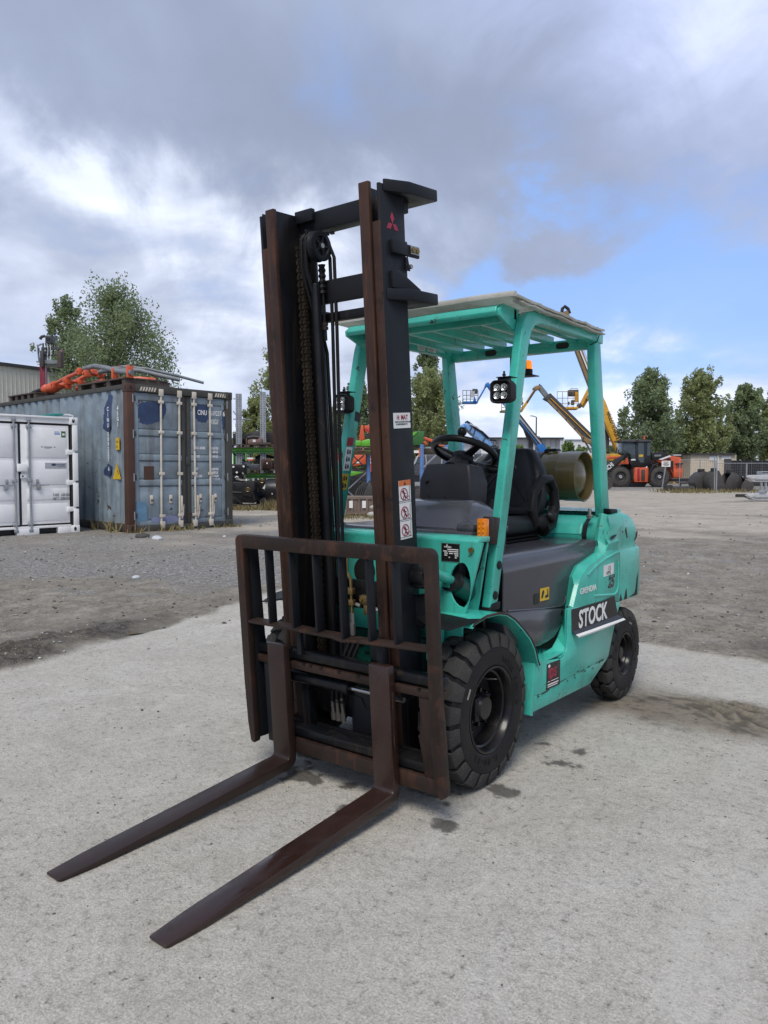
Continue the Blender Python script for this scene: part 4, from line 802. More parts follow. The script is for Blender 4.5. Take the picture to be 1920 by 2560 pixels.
def build_guard():
    fr = [(.075, .748), (.335, 1.93), (.350, 1.99), (.372, 2.045), (.41, 2.078), (.47, 2.092), (1.295, 2.108), (1.295, 2.05), (.53, 2.040), (.478, 2.025), (.44, 1.99), (.415, 1.93), (.398, 1.86), (.140, .740)]
    for sg in (-1, 1):
        q = sorted((sg*.456, sg*.500))
        g = MB().prism(fr, 'x', *q).build('guard_front_post', 'green', FT, .007, 3, 40)
        MB().prism([(1.195, 2.05), (1.275, 2.05), (1.315, 1.83), (1.435, 1.2), (1.455, 1.09), (1.355, 1.09), (1.335, 1.2), (1.215, 1.83)], 'x', *sorted((sg*.448, sg*.498))).build('guard_rear_post', 'green', FT, .009, 3)
        MB().box(*sorted((sg*.446, sg*.502)), 1.185, 1.30, 2.046, 2.112).build('post_cap', 'green', g, .006)
        MB().prism([(1.335, 1.135), (1.45, 1.128), (1.46, 1.095), (1.42, 1.085), (1.35, 1.10)], 'x', *sorted((sg*.503, sg*.545))).build('post_rubber_cap', 'blackrub', FT, .006)
        # foot: boxed corner with its slanted gusset
        MB().prism([(sg*.505, 1.055), (sg*.455, 1.055), (sg*.385, .738), (sg*.455, .738)], 'y', .045, .057).build('post_gusset', 'green', FT, .002)
        MB().tube([(sg*.497, .044, 1.05), (sg*.462, .044, .92), (sg*.388, .044, .742)], .004, 6).build('gusset_edge', 'rust', FT)
        MB().prism([(.07, .735), (.155, .735), (.16, .77), (.085, .765)], 'x', *sorted((sg*.45, sg*.506))).build('post_foot', 'blackrub', FT, .004)
        for y, z in ((.150, .93), (.118, .80)): MB().cyl((sg*.499, y, z), (sg*.506, y, z), .019, n=20).build('rubber_plug', 'blackrub', g, .002)
        # work lamp
        lx, ly, lz = (.508 if sg > 0 else -.462), .165+(.06 if sg < 0 else 0), 1.690
        W = MB(lambda a, b, c_: Vector((lx+a*.86, ly+b*.86, lz+c_*.86)))
        def rr(w, h, r): return arc(w-r, h-r, r, 0, pi/2, 5)+arc(-w+r, h-r, r, pi/2, pi, 5)+arc(-w+r, -h+r, r, pi, 3*pi/2, 5)+arc(w-r, -h+r, r, 3*pi/2, 2*pi, 5)
        rings = [[(u, y, v) for u, v in rr(w, h, r)] for y, w, h, r in ((-.030, .044, .044, .012), (-.036, .047, .047, .014), (-.042, .054, .053, .022), (-.036, .060, .058, .027), (.0, .060, .058, .027), (.035, .052, .049, .022), (.045, .03, .03, .012))]
        b = W.loft(rings).build('work_lamp', 'blackrub', FT, 0, ang=40)
        lamp = MB(lambda a, b_, c_: Vector((lx+a*.86, ly+b_*.86, lz+c_*.86)))
        MB(lamp.T).prism(rr(.042, .042, .010), 'y', -.0285, -.022).build('reflector', 'lens', b)
        for a in (-.020, .020):
            for c_ in (-.020, .020):
                MB(lamp.T).lathe((a, -.0287, c_), (0, 1, 0), [(-.009, .0185), (-.001, .009), (.0, .0)], 20).build('led_cup', 'lens', b); MB(lamp.T).ball((a, -.031, c_), .0065, 10).build('led', 'white', b)
        MB(lamp.T).prism(rr(.043, .043, .010), 'y', -.0405, -.0385).build('lamp_glass', 'glass', b)
        MB(lamp.T).box(-.032, .032, -.012, .02, .055, .072).build('lamp_bracket', 'black', b, .003); MB(lamp.T).box(-.036, .045, -.02, .06, .0725, .0765).build('bracket_plate', 'black', b, .001)
        MB(lamp.T).cyl((0, 0, .07), (0, 0, .105), .0055, n=8).build('bolt', 'black', b); MB(lamp.T).cyl((0, 0, .082), (0, 0, .090), .010, n=6).build('nut', 'black', b)
        # amber flasher on a rusted clamp
        if sg > 0:
            r = MB().prism([(.048, 1.035), (.128, 1.022), (.155, 1.14), (.085, 1.148)], 'x', .4545, .5035).build('flasher_bracket', 'rust', FT, .004)
            MB().box(.478, .512, .045, .085, 1.05, 1.14).build('bracket_arm', 'rust', r, .002)
            l = MB().box(.468, .513, .010, .042, 1.05, 1.142).build('flasher', 'amber', FT, .006, 2)
            for a in (.480, .5005):
                for z in (1.068, 1.086, 1.106, 1.126): MB().ball((a, .0095, z), .0065, 10, (1, .5, 1)).build('bulb', 'amber', l)
        # stickers on the far front post
        if sg < 0:
            tx = Vector((.0, .22, 1)).normalized()
            for (z0, h, mt, nm) in ((1.475, .045, 'inkred', 'red_label'), (1.345, .126, 'white', 'picture_label'), (1.245, .085, 'yellow', 'yellow_label')):
                q_ = quad((-.4555, .160+(z0-1.13)*.221, z0), (0, 1, 0), (0, .22, 1), .050, h, nm, mt, g)
                if nm != 'red_label':
                    mk = MB()
                    for i in range(3 if nm == 'picture_label' else 2):
                        z = z0+.02+i*.038; y = .170+(z-1.13)*.221
                        mk.ball((-.4538, y+.008, z+.012), .0055, 8, (.2, 1, 1)); mk.box(-.4540, -.4532, y, y+.012, z-.010, z+.006); mk.box(-.4540, -.4532, y+.018, y+.03, z-.008, z+.012)
                    mk.build('pictogram', 'inkblack', q_)
            MB().prism([(.302, 1.61), (.345, 1.60), (.352, 1.65), (.31, 1.66)], 'x', -.456, -.4545).build('scratch', 'inkblack', g)
    MB().box(-.448, .448, 1.235, 1.290, 2.020, 2.080).build('guard_rear_beam', 'green', FT, .006)
    for x in (-.17, .29): MB().prism([(x+a, 2.05+b) for a, b in arc(.022, 0, .018, -pi/2, pi/2, 6)+arc(-.022, 0, .018, pi/2, 3*pi/2, 6)], 'y', 1.2335, 1.236).build('beam_slot', 'inkblack', FT)
    MB().prism([(.215, 2.035), (.205, 2.055), (.215, 2.08), (.245, 2.092), (.30, 2.098), (.40, 2.10), (.40, 2.092), (.30, 2.088), (.25, 2.08), (.228, 2.07), (.222, 2.055), (.228, 2.042)], 'x', -.425, .44).build('guard_front_lip', 'green', FT, .003, ang=40)
    for sg in (-1, 1): MB().prism([(.21, 2.035), (.36, 1.985), (.40, 2.09), (.25, 2.094), (.205, 2.06)], 'x', *((.441, .456) if sg > 0 else (-.440, -.426))).build('lip_end', 'green', FT, .003)
    MB().box(-.456, .456, .345, .375, 2.035, 2.088).build('guard_front_beam', 'green', FT, .005)
    for k in range(6):
        x = -.375+.15*k; MB().box(x-.014, x+.014, .375, 1.236, 2.058, 2.103).build('roof_bar', 'green', FT, .004)
    q = quad((-.4555, .88, 2.052), (0, 1, 0), (0, .0, 1), .075, .044, 'warning_label', 'white', FT); quad((-.4542, .88, 2.084), (0, 1, 0), (0, 0, 1), .075, .012, 'label_header', 'inkred', q, .0004)
    q2 = quad((-.4555, .98, 2.055), (0, 1, 0), (0, 0, 1), .088, .045, 'warning_label', 'white', FT)
    for i in range(5):
        for qq, y0 in ((q, .886), (q2, .986)): quad((-.4541, y0, 2.058+.006*i), (0, 1, 0), (0, 0, 1), .062, .0016, 'print_line', 'inkblack', qq, .0003)
    # beacon under the rear beam
    b = MB().box(-.05, .055, 1.25, 1.262, 1.905, 2.02).build('beacon_bracket', 'black', FT, .003); MB().box(-.05, .095, 1.25, 1.35, 1.902, 1.908).build('shelf', 'black', b, .002)
    k = MB().cyl((.035, 1.30, 1.9085), (.035, 1.30, 1.945), .036, n=24).build('beacon_base', 'black', FT, .003)
    MB().lathe((.035, 1.30, 1.945), (0, 0, 1), [(0, .034), (.01, .035), (.012, .033), (.026, .0335), (.028, .0315), (.042, .032), (.05, .026), (.053, 0)], 28).build('beacon_lens', 'amberlit', k, 0, ang=50)
    quad((.010, 1.262, 1.914), (1, 0, 0), (0, 0, 1), .03, .018, 'beacon_label', 'white', k)
    MB().tube([(.505, 1.21, 2.125), (.512, 1.215, 2.08), (.506, 1.20, 2.045), (.47, 1.19, 2.03)], .003, 6).build('cable_tie', 'black', FT)
build_guard()
# ---- wheels
def build_wheel(x, y, R, W, rrim, n, name, front):
    cz = R-.004
    sg = 1 if x > 0 else -1
    rs = R*.785                        # shoulder ring radius, measured off the sidewall edge
    hw = W/2
    prof = [(-hw*.86, rrim), (-hw*.97, rrim+.012), (-hw, rs-.02), (-hw*.985, rs), (-hw*.86, rs+.015), (-hw*.8, R-.017), (hw*.8, R-.017), (hw*.86, rs+.015), (hw*.985, rs), (hw, rs-.02), (hw*.97, rrim+.012), (hw*.86, rrim)]
    t = MB().lathe((0, 0, 0), (1, 0, 0), prof, 64).build(name, 'tyre', FT, 0, ang=28, loc=(x, y, cz))
    # lug: chevron pad from the centre to the shoulder, running down the sidewall
    def lug(s):
        da = 2*pi/n; m = MB()
        def P(xx, a, r): return (s*xx, r*sin(a), r*cos(a))
        o = [(.003, -.28), (.003, .30), (hw*.34, .47), (hw*.62, .36), (hw*.83, .36), (hw*.83, -.42), (hw*.62, -.42), (hw*.34, -.31)]
        sh = [(hw*.97, .30), (hw*.97, -.36)]
        top = [P(a, b*da, R-(.010 if a > hw*.8 else .002 if a > hw*.6 else 0)) for a, b in o]; bot = [P(a, b*da, R-.032) for a, b in o]
        nn = len(o)
        fs = [tuple(range(nn)), tuple(range(nn, 2*nn))[::-1]]+[(i, (i+1) % nn, (i+1) % nn+nn, i+nn) for i in range(nn) if i != 4]
        e0, e1 = P(hw*1.0, .33*da, rs+.006), P(hw*1.0, -.39*da, rs+.006); e2, e3 = P(hw*.86, .33*da, rs+.0), P(hw*.86, -.39*da, rs+.0)
        vs = top+bot+[e0, e1, e2, e3]; k = 2*nn
        fs += [(4, 5, k+1, k), (k, k+1, k+3, k+2), (4, k, k+2, nn+4), (5, nn+5, k+3, k+1), (nn+4, k+2, k+3, nn+5)]
        m.add(vs, fs); return m.mesh('tread_block', 'tread', .0035, 2, 35)
    for s in (1, -1):
        me = lug(s)
        for k in range(n): link('tread_block', me, t, rot=(-2*pi*(k+(.5 if s < 0 else 0)+(.3 if front else .1))/n, 0, 0))
    hub = (.05 if front else .035)
    o = sg
    rp = [(hw*.80, rrim+.004), (hw*.93, rrim+.002), (hw*.95, rrim-.006), (hw*.86, rrim-.012), (hw*.55, rrim-.018), (hw*.50, rrim-.026), (hw*.15, rrim-.034), (-hw*.1, rrim-.04), (-hw*.14, rrim*.55), (-hw*.10, .0)]
    r = MB().lathe((0, 0, 0), (o, 0, 0), rp, 56).build('rim', 'rim', t, 0, ang=35)
    hr = .078 if front else .042
    hp = [(-hw*.14, hr*1.15), (hw*.02, hr*1.12), (hw*.05, hr*1.0), (hw*.25, hr*.82), (hw*.52, hr*.66), (hw*.60, hr*.60), (hw*.62, 0)] if front else [(-hw*.14, hr*1.2), (hw*.3, hr*1.0), (hw*.55, hr*.95), (hw*.62, hr*.8), (hw*.64, 0)]
    MB().lathe((0, 0, 0), (o, 0, 0), hp, 40).build('hub', 'rim' if front else 'mastgrease', t, 0, ang=30)
    nb = MB().cyl((0, 0, 0), (.022, 0, 0), .0115, n=6).mesh('wheel_nut', 'rim', .002)
    for k in range(6 if front else 5):
        a = 2*pi*k/(6 if front else 5)+.3; q = rrim*.62 if front else rrim*.66
        link('wheel_nut', nb, t, (o*(-hw*.12) if o > 0 else -(-hw*.12)-.022, q*sin(a), q*cos(a)))
    if front:
        for k in range(8):
            a = 2*pi*k/8+.1; link('wheel_nut', nb, t, (o*hw*.05 if o > 0 else -hw*.05-.022, .074*sin(a), .074*cos(a)))
        if o > 0: MB().tube([(-.01, .11, .095), (.03, .12, .10), (.045, .13, .102)], .006, 8).build('valve', 'zinc', t)
    if sg > 0:
        # moulded lettering round the sidewall, chalk tick
        def ring_text(s, a0, r, size, step):
            for i, ch in enumerate(s):
                if ch == ' ': continue
                a = a0+step*i; u = Vector((0, sin(a), cos(a))); tg = Vector((0, cos(a), -sin(a)))
                text(ch, size, Vector((hw+.0005, 0, 0))+u*r, tg, u, 'tyre', t, 1, .001)
        rl = (rs+rrim)/2-.012
        if front: ring_text('TOTAL SOLID', .35, rl-.004, .034, .125); ring_text('7.00-12', 2.95, rl-.004, .036, .14)
        else: ring_text('6.00-9', -1.6, rl, .026, .13); ring_text('TOTAL SOLID', .6, rl, .024, .13)
        a = -1.06 if front else .35; u = Vector((0, sin(a), cos(a))); tg = Vector((0, cos(a), -sin(a)))
        c_ = Vector((hw+.0003, 0, 0))+u*(rs-.035); quad(c_-tg*.022, tg, u, .044, .010, 'chalk_mark', 'zinc', t)
    # front axle hub stub
    return t
build_wheel(.474, 0, .335, .182, .183, 21, 'front_wheel', True); build_wheel(-.474, 0, .335, .182, .183, 21, 'front_wheel', True)
build_wheel(.486, 1.587, .272, .148, .124, 19, 'rear_wheel', False); build_wheel(-.486, 1.587, .272, .148, .124, 19, 'rear_wheel', False)
# ---- gas bottle and tarpaulin: things resting on the truck
def build_gas():
    g = thing('gas_bottle', 'khaki green gas bottle strapped across behind the forklift seat', 'gas bottle', (-.095, 1.63, 1.312))
    R = .149
    MB().lathe((-.42, 0, 0), (1, 0, 0), [(0, 0), (.01, .07), (.04, .12), (.08, .142), (.11, R), (.58, R), (.60, R+.004), (.615, R), (.68, R), (.71, R-.014), (.745, R-.040), (.765, R-.08), (.775, .03), (.776, 0)], 48).build('bottle_body', 'gas', g, 0, ang=40)
    MB().lathe((.235, 0, 0), (1, 0, 0), [(0, R+.001), (.02, R+.004), (.115, R+.004), (.125, R+.007), (.13, R+.001), (.125, R-.004), (.115, R-.004), (.02, R-.004)], 48).build('foot_ring', 'gas', g, 0, ang=40)
    s = MB().lathe((.06, 0, 0), (1, 0, 0), [(0, R+.003), (.052, R+.003), (.052, R+.0065), (0, R+.0065), (0, R+.003)], 48).build('strap', 'plastic', g, 0, ang=40)
    MB().box(.058, .114, -R-.022, -R+.0, -.02, .045).build('buckle', 'black', s, .004); MB().prism([(.10, R+.006), (.20, R+.006), (.185, R+.024), (.12, R+.022)], 'y', -.04, .03).build('strap_catch', 'blackrub', s, .004)
    c = MB().loft([[(x, y, z) for y, z in arc(0, 0, R+.005, -pi*.85, -pi*.15, 14)+arc(0, 0, R+.013, -pi*.15, -pi*.85, 14)] for x in (-.34, .17)], smooth=True).build('cradle', 'green', g, 0, ang=40)
    for x in (.10, -.25):
        MB().prism([(x-.05, -.24), (x+.085, -.24), (x+.075, -R+.01), (x-.04, -R+.01)], 'y', -.05, .06).build('cradle_leg', 'plastic', g, .008); MB().cyl((x+.06, -.06, -.2), (x+.06, -.045, -.2), .018).build('leg_pin', 'zinc', g)
build_gas()
def build_tarp():
    n, m = 44, 44; rg = []
    for i in range(n+1):
        u = i/n; y = .215+u*1.0; row = []
        for j in range(m+1):
            v = -1+2*j/m; x = v*.535+.006*sin(u*13)*abs(v)**8
            z = 2.118+.006*u+.010*(1-v*v)*sin(pi*u)+.005*noise.noise(Vector((x*3, y*3, 1)))+.010*noise.noise(Vector((x*9, y*7, 4)))*abs(v)**8-.012*abs(v)**12*(.3+u)
            z += .012*(1-sst(0, .08, u))*(.6+.4*sin(v*3+1))
            row.append((x, y+.010*sin(v*6)*(1-sst(0, .3, u)), z))
        rg.append(row)
    t = MB().grid(rg).build('tarpaulin', 'tarp', None, 0, solid=.005, ang=60)
    tag(t, 'off-white woven tarpaulin laid over the forklift roof', 'tarpaulin')
    MB().loft([[(x, y-.010, z-.013), (x, y-.014, z), (x, y-.008, z+.010), (x, y+.012, z+.010), (x, y+.014, z-.010)] for x, y, z in rg[0]]).build('rolled_edge', 'tarp', t, 0, ang=50)
    for k, (dx, dz, hh) in enumerate(((.000, -.004, .012), (-.012, -.016, .010), (.004, -.024, .006))):
        P = [(rg[i][-1][0]+dx, rg[i][-1][1], rg[i][-1][2]+dz+.005*noise.noise(Vector((i*.35, k*3, 2)))) for i in range(2 if k else 0, n+1)]
        MB().loft([[(x-.03, y, z-hh*.3), (x+.004, y, z-hh*.5), (x+.006, y, z+hh*.3), (x-.03, y, z+hh*.5)] for x, y, z in P]).build('hem_layer', 'tarp', t, 0, ang=50)
    MB().tube([(-.545-.02*k, .20+.004*k, 2.135+.002*sin(k*2)) for k in range(5)], [.012, .012, .010, .008, .003], 6).build('frayed_corner', 'tarp', t)
build_tarp()
# ------------------------------------------------------------------ yard behind the truck
MT['cblue'] = worn('faded_blue_container_paint', (.205, .258, .300), .5, (.060, .036, .024), .60, 5, var=.2, dirt=(.10, .10, .085), dirta=.5, streak=(3.2, .54, .42, (.095, .072, .055)), csoft=.06)
MT['crust'] = worn('rusted_container_frame', (.075, .034, .022), .65, (.05, .065, .075), .60, 5, dirt=(.04, .032, .026), dirta=.7, csoft=.08)
MT['cdark'] = worn('grimy_container_frame', (.052, .052, .046), .65, (.08, .04, .025), .58, 6, dirt=(.045, .032, .024), dirta=.7, csoft=.08)
MT['navy'] = plain('navy_spray_paint', (.026, .050, .120), .55, var=.2)
MT['cream'] = worn('cream_rod_paint', (.58, .53, .45), .5, (.10, .05, .03), .63, 9, dirt=(.3, .25, .2), dirta=.5)
MT['cwhite'] = worn('white_container_paint', (.88, .88, .88), .38, (.45, .42, .38), .72, 9, var=.03, dirt=(.55, .54, .52), dirta=.35, bump=.03)
MT['gasket'] = plain('black_gasket', (.018, .018, .018), .6)
MT['galv'] = plain('galvanised_steel', (.36, .38, .40), .42, .6, bump=.05)
MT['orangep'] = worn('orange_machine_paint', (.60, .10, .035), .4, (.12, .06, .04), .63, 4, dirt=(.25, .09, .05), dirta=.5)
MT['limep'] = worn('lime_machine_paint', (.13, .42, .035), .4, (.09, .11, .05), .64, 5, dirt=(.10, .2, .05), dirta=.5)
MT['dkgreen'] = plain('dark_green_paint', (.03, .13, .03), .45)
MT['wood'] = worn('grey_weathered_wood', (.165, .125, .10), .8, (.08, .06, .05), .58, 6, dirt=(.24, .20, .17), dirta=.6, streak=None, csoft=.15)
MT['wooddk'] = worn('dark_wet_wood', (.075, .058, .048), .8, (.12, .09, .07), .58, 6, csoft=.15)
MT['blueup'] = plain('blue_rack_paint', (.10, .22, .50), .45)
MT['bluelift'] = plain('blue_lift_paint', (.02, .17, .50), .4, var=.15)
MT['bluepale'] = plain('pale_blue_boom_paint', (.15, .32, .62), .4, var=.15)
MT['yellowp'] = worn('yellow_lift_paint', (.62, .33, .025), .4, (.2, .13, .05), .68, 3, dirt=(.3, .19, .06), dirta=.4)
MT['boomdk'] = plain('dark_boom_paint', (.055, .055, .058), .45)
MT['boomtan'] = plain('tan_boom_paint', (.24, .16, .075), .5)
MT['bucket'] = worn('worn_bucket_steel', (.045, .043, .042), .5, (.10, .075, .06), .55, 4, dirt=(.10, .09, .08), dirta=.5, csoft=.15)
MT['blackp'] = plain('black_machine_paint', (.014, .014, .016), .35)
MT['grit'] = plain('dusty_black_steel', (.030, .028, .027), .6, var=.3)
MT['pinkish'] = plain('faded_red_oxide', (.20, .12, .11), .7, var=.2)
MT['darkglass'] = plain('dark_cab_glass', (.05, .07, .08), .08)
MT['wallbeige'] = worn('beige_cladding', (.50, .50, .44), .6, (.4, .4, .36), .75, 3, var=.04, dirta=.1)
MT['wallwhite'] = plain('white_cladding', (.66, .67, .69), .6, var=.04)
MT['wallcream'] = worn('cream_render', (.56, .49, .38), .8, (.4, .34, .27), .70, 2, var=.06, dirt=(.3, .27, .22), dirta=.3)
MT['wallochre'] = worn('ochre_render', (.33, .25, .12), .8, (.2, .16, .09), .66, 2, dirt=(.16, .14, .09), dirta=.5)
MT['roofdk'] = plain('dark_roof_edge', (.035, .037, .04), .6)
MT['wallgrey'] = plain('pale_grey_cladding', (.48, .50, .52), .6, var=.05)
MT['darkred'] = plain('crimson_crane_paint', (.19, .012, .03), .35)
MT['screen'] = plain('black_fence_screen', (.016, .016, .018), .8, var=.2)
MT['wire'] = plain('fence_wire', (.20, .20, .20), .5, .5)
MT['signnavy'] = plain('navy_sign', (.012, .03, .10), .5)
MT['rubgrey'] = plain('dusty_tyre', (.060, .056, .052), .85, var=.2, bump=.3, bs=30)
MT['hosegrey'] = plain('grey_pressure_hose', (.17, .19, .20), .5, var=.2)
MT['cargrey'] = plain('dark_grey_car_paint', (.07, .072, .085), .3)
MT['silver'] = plain('silver_panel', (.42, .43, .46), .4)
MT['teal'] = plain('teal_strap', (.03, .22, .20), .7)
class Site:
    """a thing standing D metres ahead; its local axes are right / away / up"""
    def __init__(s, name, label, cat, px, D, group=None, z=None):
        p = at(px, 1176, D); s.D = D; s.o = Vector((p.x, p.y, gz(p.x, p.y) if z is None else z)); s.t = thing(name, label, cat, s.o, YAW, group)
    def P(s, px, py, dd=0.): w = at(px, py, s.D+dd)-s.o; return Vector((w.dot(RH), w.dot(FH), w.z))
    def box(s, x0, x1, y0, y1, d0, d1, name, mat, par=None, bev=.0):
        """x0..x1, y0..y1 are seen limits of the near face, d0..d1 its depth; None for the ground"""
        a = s.P(x0, y0, d0); b = s.P(x1, y1 if y1 is not None else 1176, d0); zb = 0 if y1 is None else b.z
        return MB().box(a.x, b.x, d0, d1, zb, a.z).build(name, mat, par or s.t, bev)
    def bar(s, p, q, w, name, mat, par=None, h=None, w1=None, bev=.0):
        a = s.P(*p); b = s.P(*q); return MB().beam(a, b, w, h or w, (0, 1, 0), w1, w1 if w1 else None).build(name, mat, par or s.t, bev)
    def rod(s, pts, r, name, mat, par=None, n=8): return MB().tube([s.P(*p) for p in pts], r, n).build(name, mat, par or s.t)
    def shape(s, pts, d0, d1, name, mat, par=None, bev=.0):
        P = [s.P(px, py, d0) for px, py in pts]; return MB().prism([(p.x, p.z) for p in P], 'y', d0, d1).build(name, mat, par or s.t, bev)
def build_blue_container():
    c = thing('shipping_container', 'weathered blue shipping container with white serial lettering and pale lock rods', 'shipping container', (-10.79, 5.85, .12), 1.474)
    W, Lc, H = 2.438, 12.19, 2.896
    for x0 in (0, W-.15):
        MB().box(x0, x0+.15, 0, .16, .16, H-.16).build('corner_post', 'crust' if x0 == 0 else 'cdark', c, .008)
        MB().box(x0, x0+.12, Lc-.12, Lc, .16, H-.16).build('corner_post', 'cdark', c, .008)
        for z in (0, H-.16):
            for y in (0, Lc-.18):
                k = MB().box(x0-.008 if x0 == 0 else x0-.02, x0+.17 if x0 == 0 else x0+.158, y-.008 if y == 0 else y, y+.18 if y == 0 else y+.188, z, z+.16).build('corner_casting', 'crust' if x0 == 0 else 'cdark', c, .01)
                if y == 0:
                    MB().prism([(x0+.08+.028*cos(a), z+.08+.045*sin(a)) for a in [2*pi*i/14 for i in range(14)]], 'y', -.0115, -.0085).build('casting_hole', 'inkblack', k)
    MB().prism([(-.0095, .09+0), (-.0095, .09)] and [(.05+.035*cos(a), H-.08+.05*sin(a)) for a in [2*pi*i/14 for i in range(14)]], 'x', -.0115, -.0085).build('casting_hole', 'inkblack', c)
    MB().box(.17, W-.17, .0, .12, H-.15, H-.005).build('door_header', 'cdark', c, .01); MB().box(.17, W-.17, .0, .14, .0, .12).build('door_sill', 'cdark', c, .01)
    for x0 in (.27, 2.0):
        for i in range(6):
            x = x0+.06*i; MB().prism([(x, H-.125), (x+.035, H-.125), (x+.065, H-.045), (x+.03, H-.045)], 'y', -.004, -.0015).build('hazard_stripe', 'cream', c)
    MB().box(.0, .07, .17, Lc-.17, H-.10, H-.01).build('top_rail', 'cdark', c, .008); MB().box(.0, .08, .17, Lc-.17, .02, .17).build('bottom_rail', 'cdark', c, .008)
    MB().box(.07, W, .12, Lc-.01, H-.06, H-.03).build('roof', 'cdark', c)
    MB().box(W-.06, W, .17, Lc-.17, .02, H-.02).build('far_wall', 'cblue', c)
    pr = []; y = .16; k = 0
    while y < Lc-.2:
        for dy, x in ((0, .018), (.115, .018), (.165, .055), (.285, .055), (.335, .018)): pr.append((x, y+dy))
        y += .385
    MB().grid([[(x, yy, z) for x, yy in pr] for z in (.15, H-.09)], False).build('corrugated_wall', 'cblue', c)
    # doors
    for x0, x1 in ((.165, 1.296), (1.345, 2.275)):
        d = MB().box(x0, x1, .062, .075, .125, H-.16).build('door', 'cblue', c)
        for a, b in ((x0, x0+.085), (x1-.085, x1)): MB().box(a, b, .036, .0615, .125, H-.16).build('door_frame', 'cdark' if a > x0 and x0 < 1 or a == x0 and x0 > 1 else 'cblue', d, .004)
        for z0, z1 in ((.125, .22), (H-.30, H-.16)): MB().box(x0+.086, x1-.086, .037, .0615, z0, z1).build('door_frame', 'cblue', d, .004)
        for z in (1.96, 1.47, .97): MB().prism([(.0612, z-.075), (.030, z-.05), (.030, z+.05), (.0612, z+.065)], 'x', x0+.086, x1-.086).build('door_rib', 'cblue', d, .004)
        for z0, z1 in ((.24, .89), (1.06, 1.39), (1.55, 1.88), (2.04, 2.58)):
            MB().box(x0+.087, x1-.087, .048, .061, z0, z1).build('door_panel', 'cblue', d, .010)
        hx = x0 if x0 < 1 else x1
        for z in (.33, 1.08, 1.93, 2.62):
            h = MB().box(hx-.13 if x0 < 1 else hx-.03, hx+.03 if x0 < 1 else hx+.13, .016, .034, z-.05, z+.05).build('hinge', 'cdark', d, .012)
            MB().cyl((hx-.04 if x0 < 1 else hx+.04, .018, z-.08), (hx-.04 if x0 < 1 else hx+.04, .018, z+.08), .022, n=10).build('hinge_pin', 'galv', d)
    MB().box(1.298, 1.343, .040, .062, .125, H-.16).build('door_gasket', 'gasket', c)
    for x, xb, hz in ((.735, .71, 0), (1.152, 1.125, 1), (1.495, 1.507, 1), (1.886, 1.873, 1)):
        r = MB().cyl((xb, .006, .06), (x, .006, H-.08), .0215, n=12).build('lock_rod', 'cream', c)
        for z in (.30, 1.15, 1.98, 2.58): MB().box(x-.055, x+.055, -.018, .030, z-.03, z+.03).build('rod_bracket', 'cream', r, .006)
        for z in (.12, H-.13): MB().box(x-.05, x+.05, -.020, .03, z-.07, z+.07).build('rod_cam', 'cream', r, .01)
        if hz: MB().box(xb+.03, xb+.065, -.025, .03, .38, .70).build('lock_handle', 'cream', r, .006); MB().prism([(xb+.03, .36), (xb+.10, .52), (xb+.09, .30), (xb+.045, .22)], 'y', -.015, .01).build('handle_plate', 'cream', r)
    for x in (.515, .944, 1.649, 2.015):
        k = MB().box(x-.035, x+.035, .026, .0475, .55, .72).build('handle_hook', 'cream', c, .012); MB().cyl((x, .01, .62), (x, .03, .62), .022, n=10).build('hook_pin', 'cdark', k)
    MB().box(.36, .58, .044, .0475, 1.02, 1.30).build('id_plate', 'crust', c); MB().box(1.305, 1.40, .02, .035, 1.33, 1.50).build('lock_guard', 'cdark', c, .006)
    # spray painted patches and lettering
    def patch(poly, y, nm='paint_patch', ax='y'):
        P = []
        for (a, b), (a1, b1) in zip(poly, poly[1:]+poly[:1]):
            for k in range(6): t = k/6; q = noise.noise(Vector((a*7+k, b*9, 3)))*.035; P.append((a+(a1-a)*t+q, b+(b1-b)*t+q))
        MB().prism(P, ax, y, y+.0015).build(nm, 'navy', c)
    patch([(.26, 2.50), (.36, 2.56), (.60, 2.58), (.86, 2.57), (.88, 2.40), (.80, 2.24), (.62, 2.16), (.45, 2.12), (.30, 2.14), (.24, 2.30)], .0455)
    patch([(1.56, 2.58), (1.7, 2.60), (1.86, 2.57), (1.87, 2.32), (1.8, 2.22), (1.62, 2.23), (1.52, 2.36)], .0455)
    patch([(2.22, 2.50), (2.27, 2.55), (2.268, 2.15), (2.255, 2.0), (2.225, 2.05), (2.20, 2.3)], .0325)
    patch([(.60, 2.70), (.72, 2.74), (.95, 2.45), (1.02, 2.05), (.78, 1.98), (.70, 2.1)], .0155, ax='x'); patch([(.62, 1.27), (.82, 1.35), (1.02, 1.22), (1.0, 1.12), (.8, 1.10)], .0155, ax='x')
    MB().prism([(.18, .20), (.42, .22), (.40, .58), (.18, .62)], 'y', .0345, .0355).build('paint_patch', plain('light_blue_touch_up', (.12, .24, .36), .55), c)
    MB().prism([(.50, .18), (1.25, .17), (1.22, .26), (.9, .31), (.50, .28)], 'y', .0345, .0355).build('paint_patch', plain('violet_touch_up', (.20, .22, .36), .55), c)
    def T(s, size, x, z, sx=.62, y=.0425): text(s, size, (x, y, z), (1, 0, 0), (0, 0, 1), 'inkwhite', c, sx, .0035)
    T('CINU', .142, 1.60, 2.380, .68, .0425); T('509237', .142, 1.915, 2.380, .66, .0440); T('6', .142, 2.222, 2.380, .8, .0305); T('45G1', .142, 1.915, 2.20, .66)
